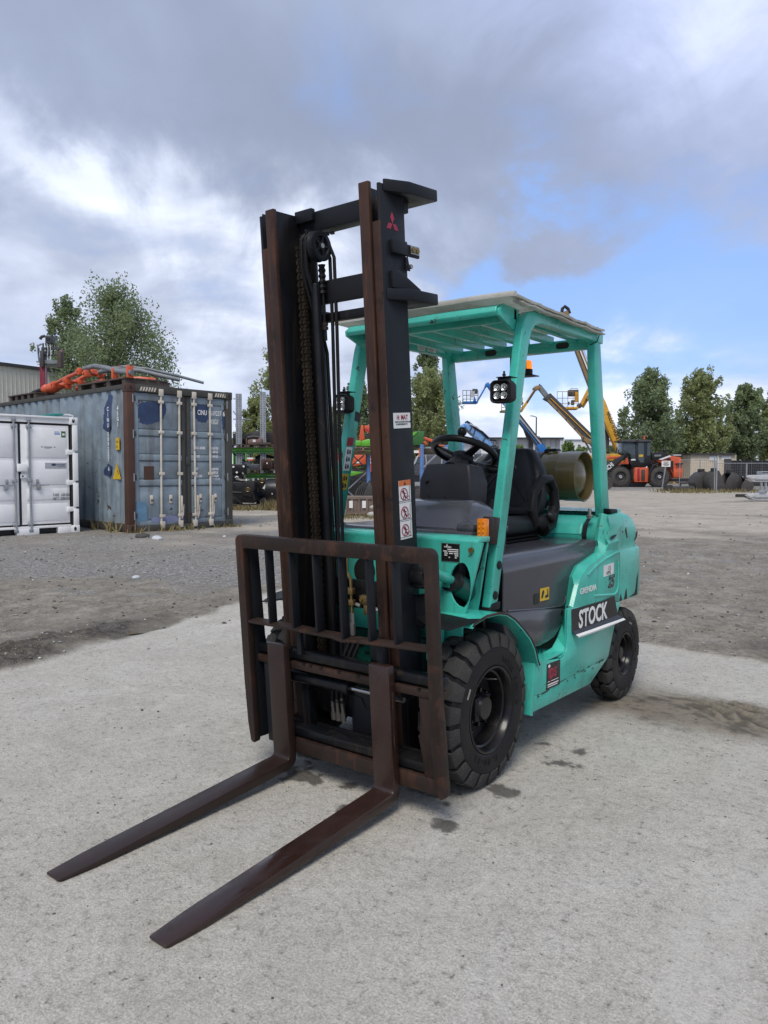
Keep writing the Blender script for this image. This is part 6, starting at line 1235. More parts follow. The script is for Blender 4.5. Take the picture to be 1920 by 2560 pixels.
# ---- racks with stored machine parts
def upright(s, px, y0, w, dd, mat, name='upright'):
    a = s.P(px-w/2, y0, dd); b = s.P(px+w/2, y0, dd); u = MB().box(a.x, b.x, dd, dd+.08, 0, a.z).build(name, mat, s.t)
    h = MB(); n = int(a.z/.075); W = b.x-a.x
    for k in range(n):
        for f in (.25, .75): h.box(a.x+W*f-W*.06, a.x+W*f+W*.06, dd-.003, dd+.001, .04+.075*k, .075+.075*k)
    h.build('punched_holes', 'inkblack', u, kind='stuff'); return u
def beam(s, x0, x1, y0, y1, dd, mat, lip=None, name='shelf_beam'):
    ym = y0+(y1-y0)*.5; b = s.box(x0, x1, ym, y1, dd, dd+.06, name, mat)
    if lip: s.box(x0, x1, y0, ym, dd-.015, dd+.05, 'beam_lip', lip, b)
    return b
def build_racks():
    s = Site('pallet_rack', 'tall storage rack with perforated grey posts and lime green beams left of the mast', 'storage rack', 650, 25.5)
    upright(s, 596, 984, 14.5, .1, 'galv'); upright(s, 656.5, 980, 14, .1, 'galv'); upright(s, 720, 980, 14, .1, 'galv')
    for p, q in (((583, 997), (590, 997)), ((583, 1048), (590, 1048)), ((604, 1048.5), (626, 1048.5)), ((663, 992), (690, 992)), ((663, 1044), (690, 1044)), ((660, 994), (692, 1044)), ((583, 1028), (592, 1040))): s.bar((*p, .6), (*q, .6), .035, 'brace', 'galv')
    beam(s, 578, 724, 1120, 1133, 0, 'dkgreen', 'limep'); beam(s, 600, 728, 1183, 1196, 0, 'dkgreen', 'limep')
    s.bar((583, 1133, .8), (615, 1155, .8), .06, 'brace', 'blackp')
    for y in (1121, 1184): s.box(578, 724, y+7, y+12, .9, .96, 'shelf_beam', 'dkgreen')
    def shelf_pallet(px, w, y, lab): z = s.P(px, y).z+s.o.z; return pallet(px, 1176, 25.4, w, lab, z, 'wooddk', 'pallets on the rack shelves')
    shelf_pallet(596, .75, 1120, 'pallet on the upper rack shelf under the left grey post'); shelf_pallet(650, 1.05, 1120, 'pallet on the upper rack shelf carrying the pinkish gear housing'); shelf_pallet(672, .85, 1183.5, 'pallet on the lower rack shelf under the rusty housing'); shelf_pallet(624, .55, 1183.5, 'blue black pallet on the lower rack shelf left of the rusty housing')
    g = Site('gear_housing', 'pinkish gear housing with a white tag on the upper rack shelf', 'machine part', 636, 25.4, None, s.P(636, 1110).z+s.o.z)
    g.shape([(619, 1110), (619, 1100), (630, 1098), (645, 1099), (649, 1091), (655, 1098), (653, 1110)], 0, .5, 'housing', 'pinkish', None, .02); g.box(632, 639, 1099, 1105, -.012, -.001, 'tag', 'white'); g.box(645, 676, 1106, 1111, -.05, .3, 'shaft', 'wooddk'); g.rod([(619, 1094, .2), (632, 1092, .2), (648, 1093, .2)], .05, 'pipe', 'grit')
    k = Site('loader_bucket', 'dark bucket with rounded back on the upper rack shelf', 'machine bucket', 632, 25.8, None, s.P(632, 1110).z+s.o.z)
    k.shape([(608, 1100), (612, 1087), (624, 1080), (645, 1078), (668, 1080), (690, 1081), (690, 1110), (608, 1110)], .3, 1.1, 'shell', 'grit', None, .03); k.box(583, 605, 1096, 1110, .0, .5, 'side_block', 'blackp'); k.box(582, 610, 1084, 1100, .9, 1.2, 'back_plate', 'grit')
    for x in (604, 615, 665): k.box(x, x+1.5, 1095, 1110, -.1, -.06, 'stake', 'boomtan')
    r = Site('rusty_housing', 'rusty round-topped housing with white mark on the lower rack shelf', 'machine part', 667, 25.3, None, s.P(667, 1174).z+s.o.z)
    r.shape([(653, 1174), (652, 1150), (656, 1146), (661, 1150), (664, 1147), (672, 1146), (678, 1151), (681, 1160), (681, 1174)], 0, .35, 'plate', 'crust', None, .015); r.shape([(657, 1172), (658, 1158), (662, 1151), (669, 1149), (676, 1153), (679, 1172)], -.05, -.001, 'round_cover', 'rust', None, .01); r.box(666, 669, 1156, 1160, -.056, -.051, 'white_mark', 'inkwhite'); r.box(684, 700, 1150, 1174, 0, .4, 'block', 'rust')
    r = Site('hydraulic_breaker', 'dark hydraulic machine parts on the lower rack shelf', 'machine part', 635, 25.6, None, s.P(635, 1176).z+s.o.z)
    r.box(622, 650, 1160, 1176, 0, .5, 'body', 'cargrey', None, .03); r.shape([(632, 1160), (640, 1150), (652, 1140), (656, 1146), (648, 1158)], .1, .3, 'arm', 'blackp'); r.rod([(640, 1145, .2), (655, 1139, .2), (672, 1141, .2), (685, 1144, .2)], .05, 'hose', 'blackrub'); r.box(607, 626, 1155, 1170, .2, .5, 'body', 'hosegrey', None, .04); r.box(596, 606, 1155, 1161, .3, .5, 'valve', 'pinkish'); r.rod([(606, 1160, .1), (616, 1166, .0), (626, 1170, .1)], .03, 'hose', 'navy')
    e = Site('digger_attachment', 'black excavator attachment with white bolts beside the blue container', 'machine part', 596, 24.5)
    e.box(578, 611, 1160, 1184, 0, .5, 'plate', 'blackp', None, .03); e.shape([(578, 1184), (612, 1184), (606, 1196), (618, 1205), (578, 1210)], .05, .5, 'bracket', 'blackp'); e.box(578, 598, 1200, None, .35, .55, 'stand', 'blackp')
    for x, y in ((583.5, 1167), (609, 1166), (592, 1181), (606, 1184)): e.rod([(x, y, -.03), (x, y, .02)], .035, 'bolt', 'inkwhite')
    e.rod([(588, 1194, -.02), (592, 1191, -.02), (596, 1194, -.02)], .02, 'decal', 'inkwhite'); e.rod([(602, 1178, .0), (607, 1190, -.05), (603, 1203, 0)], .03, 'hose', 'blackrub')
    def emblem(b, px, py, r, dd, par): 
        q = b.P(px, py, dd); MB().tube([(q.x+r*cos(t), q.y, q.z+r*.8*sin(t)) for t in [2*pi*k/20 for k in range(20)]], r*.10, 5, closed=True).build('gold_emblem', 'brass', par); MB().prism([(q.x-r*.7, q.z-r*.2), (q.x+r*.3, q.z+r*.5), (q.x+r*.7, q.z+r*.1), (q.x-.1*r, q.z-.3*r)], 'y', q.y-.004, q.y+.002).build('gold_mark', 'brass', par)
    b = Site('excavator_bucket', 'large black excavator bucket with round gold emblem on a pallet', 'machine bucket', 610, 24.2)
    P = [(580, 1205), (606, 1203), (626, 1203), (636, 1206), (633, 1225), (640, 1252), (636, 1258), (600, 1257), (583, 1250), (578, 1235)]
    sh = b.shape(P, .05, 1.0, 'shell', 'blackp', None, .04); b.shape([(606, 1207), (612, 1203), (636, 1204), (634, 1226), (628, 1243), (606, 1238)], .0, .048, 'side_plate', 'inkblack', None, .005); emblem(b, 619.5, 1224, .075, -.02, b.t); b.rod([(580, 1230, .02), (605, 1231, .02)], .012, 'edge', 'boomdk'); b.rod([(583, 1240, -.05), (595, 1254, -.1), (606, 1258, -.1)], .02, 'cable', 'blackrub')
    b.rod([(590, 1198, .1), (605, 1202, .1), (625, 1201, .1)], .07, 'pin_bar', 'blackp'); b.box(614, 618, 1197, 1202, .0, .05, 'tag', 'inkwhite')
    b = Site('excavator_bucket', 'black excavator bucket with gold emblem and white sticker under the rack', 'machine bucket', 655, 24.9)
    b.shape([(641, 1200), (669, 1198), (668, 1208), (660, 1226), (649, 1229), (645, 1212)], .0, .06, 'side_plate', 'blackp', None, .005); b.shape([(636, 1214), (642, 1209), (648, 1214), (650, 1230), (644, 1236), (634, 1232)], .07, .8, 'shell', 'boomdk', None, .05); emblem(b, 655, 1202, .08, -.02, b.t); b.shape([(656, 1221), (666, 1206), (669, 1208), (661, 1223)], -.008, -.001, 'white_sticker', 'inkwhite'); b.box(640, 668, 1226, None, .3, .8, 'base_block', 'grit', None, .03)
    b = Site('steel_drum_part', 'dark round machine part with a white edge half hidden by the mast', 'machine part', 690, 24.7)
    q = b.P(690, 1225, .2); MB().lathe((q.x-.3, .2, q.z), (1, 0, 0), [(0, 0), (0, .35), (.05, .37), (.5, .37), (.5, 0)], 24).build('drum', 'blackp', b.t, 0, ang=30); b.rod([(680, 1224, -.14), (679, 1230, -.14), (681, 1236, -.14)], .02, 'white_edge', 'inkwhite'); b.box(683, 697, 1244, None, .0, .4, 'stand', 'wooddk')
    b = Site('scrap_parts', 'low heap of dark hoses and grey castings under the rack', 'machine parts', 662, 24.9)
    b.shape([(640, 1262), (650, 1243), (668, 1239), (684, 1242), (690, 1262)], .2, .9, 'casting', 'grit', None, .08); b.rod([(645, 1256, .1), (660, 1250, .0), (675, 1255, .05), (690, 1252, .1)], .05, 'pipe', 'boomdk'); b.box(657, 660, 1250, 1254, -.02, .02, 'tag', 'inkwhite'); b.ball = None
    MB().ball((b.P(641, 1243).x, .3, .42), .16, 10).build('blue_bundle', 'navy', b.t)
    pallet(612, 1269, 24.2, 1.0, 'ground pallet under the large gold-emblem bucket', None, 'wooddk', 'pallets on the rack shelves')
    g = Site('green_tractor_cab', 'green machine cab with dark windows behind the rack', 'machine cab', 600, 31)
    g.box(582, 616, 1133, 1166, 0, 1.2, 'window_block', 'darkglass', None, .02)
    for x in (582, 589, 613.5): g.box(x, x+2.6, 1131, 1168, -.06, .0, 'pillar', 'limep')
    g.box(580, 618, 1131, 1133.5, -.06, 1.2, 'roof_edge', 'dkgreen'); g.box(580, 618, 1167, None, -.05, 1.1, 'body', 'dkgreen'); g.box(616, 632, 1148, 1151, .0, .4, 'tail_light', 'orangep'); g.box(616, 632, 1144, 1148, .0, .4, 'light_strip', 'inkwhite')
    # right of the mast
    s = Site('pallet_rack', 'storage rack with blue posts and crossed grey braces seen between the mast rails', 'storage rack', 880, 26)
    upright(s, 862, 1195, 11, .0, 'blueup'); upright(s, 921.5, 1132, 8.5, .3, 'blueup'); s.box(915.5, 917, 1132, None, .35, .4, 'post_edge', 'boomdk'); upright(s, 806, 1195, 11, .0, 'blueup')
    beam(s, 795, 866, 1121, 1135, 0, 'boomtan', 'limep'); beam(s, 880, 940, 1128, 1136, 0, 'boomtan', 'boomtan'); beam(s, 795, 834, 1199, 1204, 0, 'limep'); s.box(868, 930, 1196, 1200, .5, .56, 'shelf_beam', 'cargrey'); s.box(914, 940, 1123, 1130, -.02, .3, 'lime_block', 'limep')
    for p, q in (((883, 1139), (920, 1176)), ((910, 1138), (878, 1166)), ((869, 1224), (917, 1180)), ((868, 1226), (884, 1241))): s.bar((*p, .4), (*q, .4), .04, 'brace', 'galv' if p[1] > 1200 or q[1] < 1181 and p[1] > 1200 else 'boomdk')
    z1 = s.P(905, 1128).z+s.o.z; pallet(908, 1176, 25.8, .75, 'pallet under the lime green castings beside the dealer sticker', z1, 'pinkish', 'pallets on the rack shelves')
    b = Site('lime_castings', 'lime green machine castings on the shelf beside the mast', 'machine part', 912, 25.8, None, s.P(912, 1116).z+s.o.z); b.box(888, 903, 1101, 1115, 0, .4, 'casting', 'limep', None, .03); b.shape([(902, 1116), (902, 1103), (914, 1099), (922, 1097), (934, 1102), (934, 1116)], .05, .5, 'casting', 'limep', None, .03)
    b = Site('lime_machine_arm', 'lime green pointed machine arm on the middle shelf of the blue rack', 'machine part', 890, 26.2, None, s.P(890, 1191).z+s.o.z); b.shape([(868, 1191), (868, 1177), (880, 1178), (909, 1180), (900, 1184), (880, 1190)], 0, .5, 'frame', 'limep', None, .02); b.shape([(880, 1178), (893, 1173), (902, 1178)], .2, .5, 'cover', 'grit')
    b = Site('lime_bracket', 'lime green bracket with a round eye behind the lift hoses', 'machine part', 822, 26.2, None, s.P(822, 1199).z+s.o.z); b.shape([(808, 1199), (810, 1178), (821, 1176), (823, 1166), (829, 1166), (831, 1178), (834, 1186), (834, 1199)], 0, .4, 'bracket', 'limep', None, .02); b.rod([(826, 1168.5, -.02), (826, 1168.5, .0)], .04, 'eye', 'inkblack')
    for i, (x0, x1, y) in enumerate(((806, 838, 1120), (835, 872, 1118))):
        b = Site('steel_parts_stack', ('dark flat steel parts on the upper shelf behind the lift hoses', 'dark steel parts on the upper shelf left of the far guard post')[i], 'machine part', (x0+x1)/2, 25.8, None, s.P(820, y).z+s.o.z); b.box(x0, x1, y-13, y-6, .0, .6, 'slab', 'grit', None, .01); b.box(x0, x1, y-5, y, .1, .5, 'spacer', 'wooddk', None, .01); b.box(x0+4, x1-4, y-19, y-14, .1, .5, 'slab', 'blackp', None, .01)
    b = Site('ribbed_bucket', 'small dark grey ribbed digging bucket above the wooden crate', 'machine bucket', 912, 22.6, None, .12+.65)
    q0 = .0; b.shape([(908, 1241), (922, 1206), (927, 1207), (938, 1240)], .0, .05, 'side_plate', 'bucket', None, .01); b.shape([(885, 1241), (892, 1222), (905, 1212), (922, 1206), (909, 1241)], .06, .5, 'shell', 'bucket', None, .02)
    for k in range(5): b.rod([(889+5*k, 1240, .02), (895+5*k, 1222, .02), (909+3.6*k, 1207, .02)], .018, 'rib', 'boomdk')
    for x in (899, 908, 921): b.rod([(x, 1210, .1), (x+3, 1203, .1), (x+6, 1208, .1)], .035, 'ear', 'grit')
    c = Site('wooden_crate', 'grey wooden crate with two white labels on a pallet between the mast rails', 'crate', 903, 20.3)
    for k in range(8):
        x = 864+9.6*k; c.box(x, x+9.2, 1246, 1284, .02, .05, 'plank', 'wood')
    c.box(863, 941, 1242, 1248, -.01, .9, 'top_frame', 'wood'); c.box(863, 941, 1281, 1286, -.01, .04, 'bottom_rail', 'wood'); c.box(864, 940, 1249, 1283, .06, .9, 'inner_box', 'wooddk')
    for x in (864, 878, 895, 915, 930): c.box(x, x+4.5, 1248, 1281, -.012, .018, 'batten', 'wood')
    for x in (873, 905.5): c.box(x, x+9, 1252, 1270, -.018, -.013, 'paper_label', 'inkwhite')
    pallet(903, 1292, 20.3, .86, 'pale pallet under the grey wooden crate', .12, 'wood', 'pallets on the ground'); c.o.z += .0; c.t.location.z += .0
    b = Site('feed_sack', 'crumpled white sacks lying against the wooden crate', 'sack', 936, 19.6)
    for k, (px, py, r) in enumerate(((937, 1268, .09), (934, 1286, .12), (944, 1290, .14))): q = b.P(px, py, .05*k); MB().ball((q.x, q.y, max(r*.5, q.z)), r, 12, (1.5, .8, .62)).build('sack', 'tarp', b.t)
    for i, (px, n, D) in enumerate(((822, 4, 24), (845, 3, 23.5))): pallet(px, 1265, D, .85, ('dark pallet pile seen between the lift hoses', 'lower pallet pile beside the blue rack foot')[i], .12, 'wooddk', 'pallets on the ground', stk=n)
    def digger(px, lab, parts, D):
        d = Site('excavator', lab, 'excavator', px, D)
        for p in parts: d.shape(*p[:1], *p[1:3], p[3], p[4], None, .03)
        return d
    d = digger(905, 'orange excavator behind the blue rack beside the dealer sticker', (([(886, 1137), (914, 1137), (915, 1160), (884, 1166), (878, 1165)], 0, 2, 'engine_cover', 'orangep'), ([(924, 1139), (940, 1139), (940, 1180), (925, 1180)], -.1, 2, 'counterweight', 'orangep'), ([(899, 1085), (903, 1063), (908, 1062), (912, 1098), (906, 1101), (898, 1101)], .2, .7, 'arm', 'orangep'), ([(910, 1064), (934, 1063), (934, 1088), (912, 1078)], .3, .8, 'boom', 'orangep'), ([(912, 1088), (934, 1086), (934, 1097), (914, 1098)], .3, .9, 'linkage', 'bucket'), ([(870, 1168), (945, 1182), (945, 1200), (870, 1200)], .1, 2.2, 'track_frame', 'grit')), 34)
    d.box(868, 945, 1198, None, .0, 2.4, 'track', 'blackp'); d.bar((911, 1072, .15), (933, 1084, .15), .05, 'hydraulic_ram', 'inkred')
    [d.box(926, 933, y, y+5, -.13, -.101, 'white_decal', 'inkwhite') for y in (1146, 1154)]; d.shape([(889, 1158), (895, 1150), (900, 1158)], -.03, -.001, 'white_mark', 'inkwhite')
    d = digger(832, 'orange excavator arm seen between hoses and guard post', (([(815, 1160), (822, 1140), (834, 1136), (845, 1137), (845, 1146), (828, 1156), (818, 1166)], 0, .5, 'arm', 'orangep'), ([(838, 1140), (848, 1138), (848, 1170), (838, 1170)], .1, 1.2, 'cab_side', 'orangep')), 33)
    d.box(808, 850, 1166, None, .2, 2, 'body', 'grit'); d.rod([(812, 1165, -.1), (822, 1150, -.1), (830, 1142, -.1)], .06, 'hydraulic_hose', 'blackrub')
    # under the guard, left of the steering wheel
    s = Site('pallet_rack', 'storage rack with blue posts behind the steering wheel', 'storage rack', 1085, 25)
    upright(s, 1054.5, 1111, 9, 0, 'blueup'); upright(s, 1116, 1112, 9, .9, 'blueup'); s.box(1030, 1062, 1113, 1119, .1, .2, 'shelf_beam', 'wooddk'); s.box(1060, 1120, 1117, 1121, .4, .46, 'shelf_beam', 'galv'); s.box(1060, 1112, 1121, 1136, .6, .9, 'plank_shelf', 'wooddk'); s.bar((1058, 1168, .5), (1100, 1128, .5), .05, 'brace', 'galv'); s.bar((1104, 1160, .6), (1106, 1122, .6), .05, 'brace', 'galv'); s.box(1035, 1047, 1126, 1132.5, -.05, -.02, 'white_plate', 'inkwhite'); s.box(1047, 1050.5, 1122, 1142, -.02, .02, 'rusty_plate', 'orangep')
    h = Site('green_hopper', 'green tipping hopper on top of the blue rack right of the mast', 'hopper', 1046, 25, None, s.P(1046, 1113).z+s.o.z); h.shape([(1030, 1080), (1040, 1078), (1062, 1078), (1058, 1106), (1052, 1113), (1030, 1113)], 0, .9, 'body', 'dkgreen', None, .02); h.shape([(1026, 1090), (1034, 1080), (1046, 1078.5), (1033, 1090)], -.03, -.001, 'bright_lip', 'limep')
    d = digger(1080, 'orange excavator boom above the blue rack behind the steering wheel', (([(1059, 1094), (1063, 1092), (1094, 1103), (1092, 1110), (1064, 1101)], 0, .4, 'boom', 'orangep'), ([(1058, 1104), (1064, 1101), (1070, 1112), (1064, 1113)], 0, .4, 'linkage', 'orangep'), ([(1072, 1104), (1096, 1106), (1110, 1113), (1072, 1113)], .1, .5, 'bracket', 'bucket'), ([(1096, 1112), (1125, 1112), (1125, 1116), (1096, 1116)], .1, .8, 'cover', 'orangep')), 30); d.box(1060, 1125, 1116, None, .6, 2.5, 'body', 'grit')
    v = Site('parked_van', 'dark grey van parked behind the blue rack', 'van', 1085, 29)
    v.shape([(1034, 1180), (1036, 1160), (1044, 1140), (1052, 1136), (1122, 1136), (1124, 1190), (1034, 1190)], 0, 1.9, 'body', 'cargrey', None, .06); v.shape([(1038, 1158), (1045, 1142), (1050, 1139), (1050, 1158)], -.02, .0, 'side_window', 'darkglass'); v.rod([(1036, 1160, -.03), (1044, 1142, -.03), (1050, 1137, -.03)], .03, 'pillar', 'silver'); v.rod([(1064, 1137, -.02), (1066, 1155, -.02), (1062, 1180, -.02)], .02, 'door_seam', 'silver'); v.box(1030, 1126, 1188, 1205, .05, 1.8, 'sill', 'blackp')
    for x in (1045, 1110): q = v.P(x, 1200); MB().lathe((q.x, -.04, .32), (0, 1, 0), [(0, 0), (0, .18), (.02, .2), (0, .30), (.05, .33), (.24, .33), (.24, 0)], 22).build('wheel', 'rubgrey', v.t, 0, ang=30)
    t = Site('box_truck', 'silver and white box truck seen through the steering wheel', 'truck', 1195, 34)
    for x0, x1, mt in ((1168, 1185, 'silver'), (1194, 1203, 'cargrey'), (1203, 1222, 'wallwhite')): t.box(x0, x1, 1134 if mt != 'wallwhite' else 1142, 1175, 0, 2.2, 'body_panel', mt, None, .01)
    t.box(1185, 1194, 1142, 1172, .02, 2, 'door', 'boomdk'); t.box(1168, 1195, 1144.5, 1145.2, -.01, .0, 'trim_line', 'boomdk'); t.box(1160, 1222, 1175, 1182, .1, 2.1, 'chassis', 'grit'); t.box(1203, 1224, 1127, 1134, .1, 2, 'roof_fairing', 'wallwhite')
    for x in (1172, 1215): q = t.P(x, 1196); MB().lathe((q.x, -.03, .45), (0, 1, 0), [(0, 0), (0, .22), (.05, .24), (0, .42), (.06, .46), (.3, .46), (.3, 0)], 22).build('wheel', 'rubgrey', t.t, 0, ang=30)
    m = Site('yellow_roller', 'small yellow machine half hidden behind the dashboard', 'machine', 1207, 27); m.box(1193, 1216, 1183, 1190, 0, 1., 'deck', 'yellowp', None, .02); m.box(1198, 1214, 1176, 1183, .1, .8, 'engine_cover', 'yellowp', None, .03); m.box(1196, 1214, 1190, None, .1, .9, 'drum_frame', 'grit'); m.rod([(1200, 1171, .1), (1204, 1166, .1), (1212, 1164, .1)], .03, 'warning_light', 'orangep')
build_racks()
# ---- lifts, loader, fences on the right
def basket(s, x0, x1, y0, y1, dd, mat, railmat, panel=None):
    b = s.box(x0, x1, y1-5, y1, dd, dd+.9, 'basket_floor', mat, None, .02)
    for d_ in (dd, dd+.85):
        n = 5
        for k in range(n): x = x0+(x1-x0)*k/(n-1); s.rod([(x, y1-4, d_), (x, y0, d_)], .022, 'post', railmat, b, 6)
        for f in (0, .45, .8): s.rod([(x0, y0+(y1-y0)*f*.85, d_), (x1, y0+(y1-y0)*f*.85, d_)], .022, 'rail', railmat, b, 6)
    for x in (x0, x1):
        for f in (0, .45): s.rod([(x, y0+(y1-y0)*f*.85, dd), (x, y0+(y1-y0)*f*.85, dd+.85)], .022, 'rail', railmat, b, 6)
    if panel: s.box(*panel, dd-.08, dd+.18, 'control_box', 'boomdk', b, .03)
    return b
def lift_base(s, x0, x1, y0, mat):
    c = s.box(x0, x1, y0, y0+18, -.9, .9, 'turntable', mat, None, .05); s.box(x0-4, x1+4, y0+18, y0+32, -.8, .8, 'chassis', 'boomdk', None, .04)
    for x in (x0-2, x1+2):
        for y in (-1.0, .75): q = s.P(x, 1196); MB().lathe((q.x, y, .42), (0, 1, 0), [(0, 0), (0, .2), (.03, .22), (.0, .38), (.05, .42), (.25, .42), (.25, 0)], 20).build('wheel', 'rubgrey', s.t, 0, ang=30)
def build_lifts():
    s = Site('boom_lift', 'blue articulated boom lift with raised basket behind the near guard post', 'boom lift', 1360, 52)
    basket(s, 1157, 1195, 976, 1008, -.45, 'bluelift', 'hosegrey', (1187, 1194, 972, 984)); s.box(1176.5, 1187, 978, 993, -.62, -.50, 'grey_cabinet', 'silver'); s.box(1182, 1193, 972, 978, -.3, .2, 'control_hood', 'cargrey'); s.shape([(1183, 1003), (1187, 992), (1191, 1003)], -.56, -.4, 'mount', 'bluelift')
    for dd in (-.12, .12): s.bar((1193, 1004, dd), (1217, 962, dd), .10, 'jib_tube', 'bluelift')
    s.shape([(1212, 968), (1215, 958), (1221, 955), (1226, 962), (1234, 972), (1228, 978), (1220, 966)], -.25, .25, 'knuckle', 'bluelift', None, .03)
    s.bar((1222, 962, 0), (1262, 1006, 0), .34, 'fly_boom', 'bluelift'); s.bar((1246, 990, 0), (1294, 1042, 0), .30, 'fly_boom', 'bluepale'); s.bar((1288, 1034, 0), (1357, 1122, 0), .42, 'main_boom', 'boomdk'); s.bar((1292, 1036, -.24), (1358, 1116, -.24), .10, 'boom_strip', 'silver'); s.bar((1289, 1040, -.23), (1354, 1122, -.23), .07, 'boom_edge', 'bluelift')
    s.bar((1306, 1058, .2), (1322, 1100, .2), .20, 'hydraulic_ram', 'boomdk'); s.bar((1304, 1056, .2), (1344, 1112, .2), .16, 'support_arm', 'bluelift'); s.shape([(1342, 1112), (1356, 1108), (1370, 1124), (1362, 1136), (1350, 1134)], -.35, .35, 'boom_root', 'bluelift', None, .04); lift_base(s, 1348, 1376, 1132, 'bluelift')
    s = Site('blue_excavator', 'pale blue excavator with raised boom behind the steering wheel', 'excavator', 1230, 40)
    s.shape([(1160, 1060), (1167, 1056), (1176, 1062), (1200, 1078), (1222, 1096), (1232, 1113), (1216, 1122), (1200, 1108), (1178, 1086), (1165, 1070)], -.25, .25, 'boom', 'bluepale', None, .04); s.shape([(1154, 1062), (1160, 1058), (1164, 1066), (1160, 1076), (1160, 1130), (1150, 1130), (1152, 1076)], -.2, .2, 'dipper_arm', 'bluepale', None, .03)
    s.rod([(1163, 1058, -.1), (1168, 1054, -.1), (1174, 1058, -.1), (1188, 1069, -.3), (1205, 1080, -.3), (1222, 1096, -.3)], .06, 'hydraulic_hose', 'blackrub'); s.rod([(1174, 1060, -.3), (1192, 1068, -.33), (1206, 1080, -.3)], .04, 'hydraulic_hose', 'silver'); s.bar((1160, 1070, -.3), (1180, 1088, -.3), .12, 'hydraulic_ram', 'cargrey')
    for a, b in (((1180, 1066), (1174, 1078)), ((1188, 1072), (1184, 1088)), ((1214, 1092), (1206, 1106))): s.rod([(*a, -.28), (*b, -.28)], .03, 'hose_clip', 'boomdk')
    p = s.P(1196, 1096, -.27); q = s.P(1216, 1116, -.27); MB().beam(p+Vector((-.1, 0, .12)), q+Vector((-.1, 0, .12)), .02, .10, (0, 1, 0)).build('worn_decal', 'silver', s.t)
    s.box(1213, 1246, 1120, 1160, -.2, 1.5, 'cab', 'darkglass', None, .05)
    for x in (1213, 1221, 1230, 1244): s.box(x, x+2, 1118, 1162, -.26, -.2, 'cab_pillar', 'hosegrey' if x < 1230 else 'dkgreen')
    s.box(1212, 1248, 1116, 1120, -.3, 1.5, 'cab_roof', 'boomdk'); s.box(1195, 1262, 1160, 1185, -.1, 2.0, 'body', 'cargrey', None, .05); s.box(1192, 1266, 1190, None, -.5, 2.2, 'track', 'blackp', None, .1)
    s = Site('boom_lift', 'yellow articulated boom lift with long dark boom above the seat', 'boom lift', 1490, 50)
    basket(s, 1254, 1306, 995, 1030, -.45, 'boomtan', 'boomtan', None); s.rod([(1301, 1008, -.3), (1304, 1004, -.3), (1308, 1008, -.3), (1304, 1012, -.3)], .05, 'steering_ring', 'boomdk')
    for dd in (-.13, .13): s.bar((1304, 1026, dd), (1342, 968, dd), .16, 'jib_tube', 'yellowp')
    s.bar((1318, 1006, -.24), (1337, 976, -.24), .10, 'jib_ram', 'boomdk'); s.shape([(1334, 970), (1340, 964), (1349, 963), (1352, 970), (1346, 975), (1338, 977)], -.28, .28, 'knuckle', 'boomtan', None, .03); s.rod([(1346, 966, 0), (1349, 961, 0), (1352, 967, 0)], .05, 'hose_loop', 'blackrub')
    s.bar((1347, 966, 0), (1374, 1000, 0), .30, 'fly_boom', 'hosegrey'); s.shape([(1360, 996), (1372, 984), (1378, 992), (1374, 1004), (1366, 1000)], -.3, .3, 'boom_head', 'boomdk', None, .02); s.bar((1368, 990, 0), (1486, 1106, 0), .46, 'main_boom', 'boomdk'); s.bar((1370, 1000, -.26), (1470, 1108, -.26), .12, 'boom_edge', 'boomtan'); s.bar((1374, 993, -.26), (1482, 1098, -.26), .05, 'boom_strip', 'yellowp'); s.bar((1372, 990, -.25), (1484, 1102, -.25), .06, 'boom_strip', 'inkblack')
    for k in range(4): q = (1392+22*k, 1024+23*k); s.box(q[0], q[0]+3, q[1], q[1]+3, -.36, -.30, 'hose_clip', 'blackp')
    s.shape([(1456, 1088), (1470, 1096), (1486, 1100), (1486, 1112), (1462, 1105)], -.3, .3, 'boom_root', 'boomtan', None, .03); s.bar((1464, 1106, .1), (1478, 1132, .1), .10, 'hydraulic_ram', 'hosegrey'); s.bar((1474, 1106, .2), (1492, 1136, .2), .10, 'hydraulic_ram', 'boomtan'); lift_base(s, 1474, 1504, 1138, 'yellowp')
    s = Site('boom_lift', 'tallest yellow boom lift with black lettering and basket by the rear guard post', 'boom lift', 1540, 63)
    basket(s, 1393, 1446, 979, 1022, -.5, 'yellowp', 'boomtan', None); k = s.box(1422, 1446, 974, 990, -.2, .35, 'console', 'boomdk', None, .08); s.rod([(1426, 975, 0), (1427, 971, 0), (1443, 971, 0), (1447, 978, 0)], .03, 'console_guard', 'silver', k); s.box(1438, 1446, 980, 1005, -.3, -.1, 'orange_panel', 'yellowp', k); s.box(1430, 1436, 1000, 1012, -.4, .0, 'foot_switch', 'boomdk', k); s.box(1421, 1424, 1004, 1012, -.45, -.3, 'manual_tube', 'boomdk', k); s.box(1400, 1444, 1020, 1024, -.2, .5, 'under_tray', 'yellowp', None, .02)
    for dd, a, b in ((-.16, (1451, 1014), (1484, 950)), (.16, (1456, 1018), (1486, 968))): s.bar((*a, dd), (*b, dd), .22, 'jib_tube', 'yellowp')
    s.shape([(1446, 1010), (1452, 1007), (1456, 1014), (1452, 1020), (1446, 1020)], -.3, .3, 'jib_foot', 'boomdk', None, .02); s.shape([(1466, 996), (1474, 986), (1488, 988), (1488, 1000), (1468, 1000)], -.3, .3, 'knuckle', 'boomtan', None, .03); s.rod([(1474, 995, -.32), (1474, 995, -.30)], .06, 'pin', 'blackp')
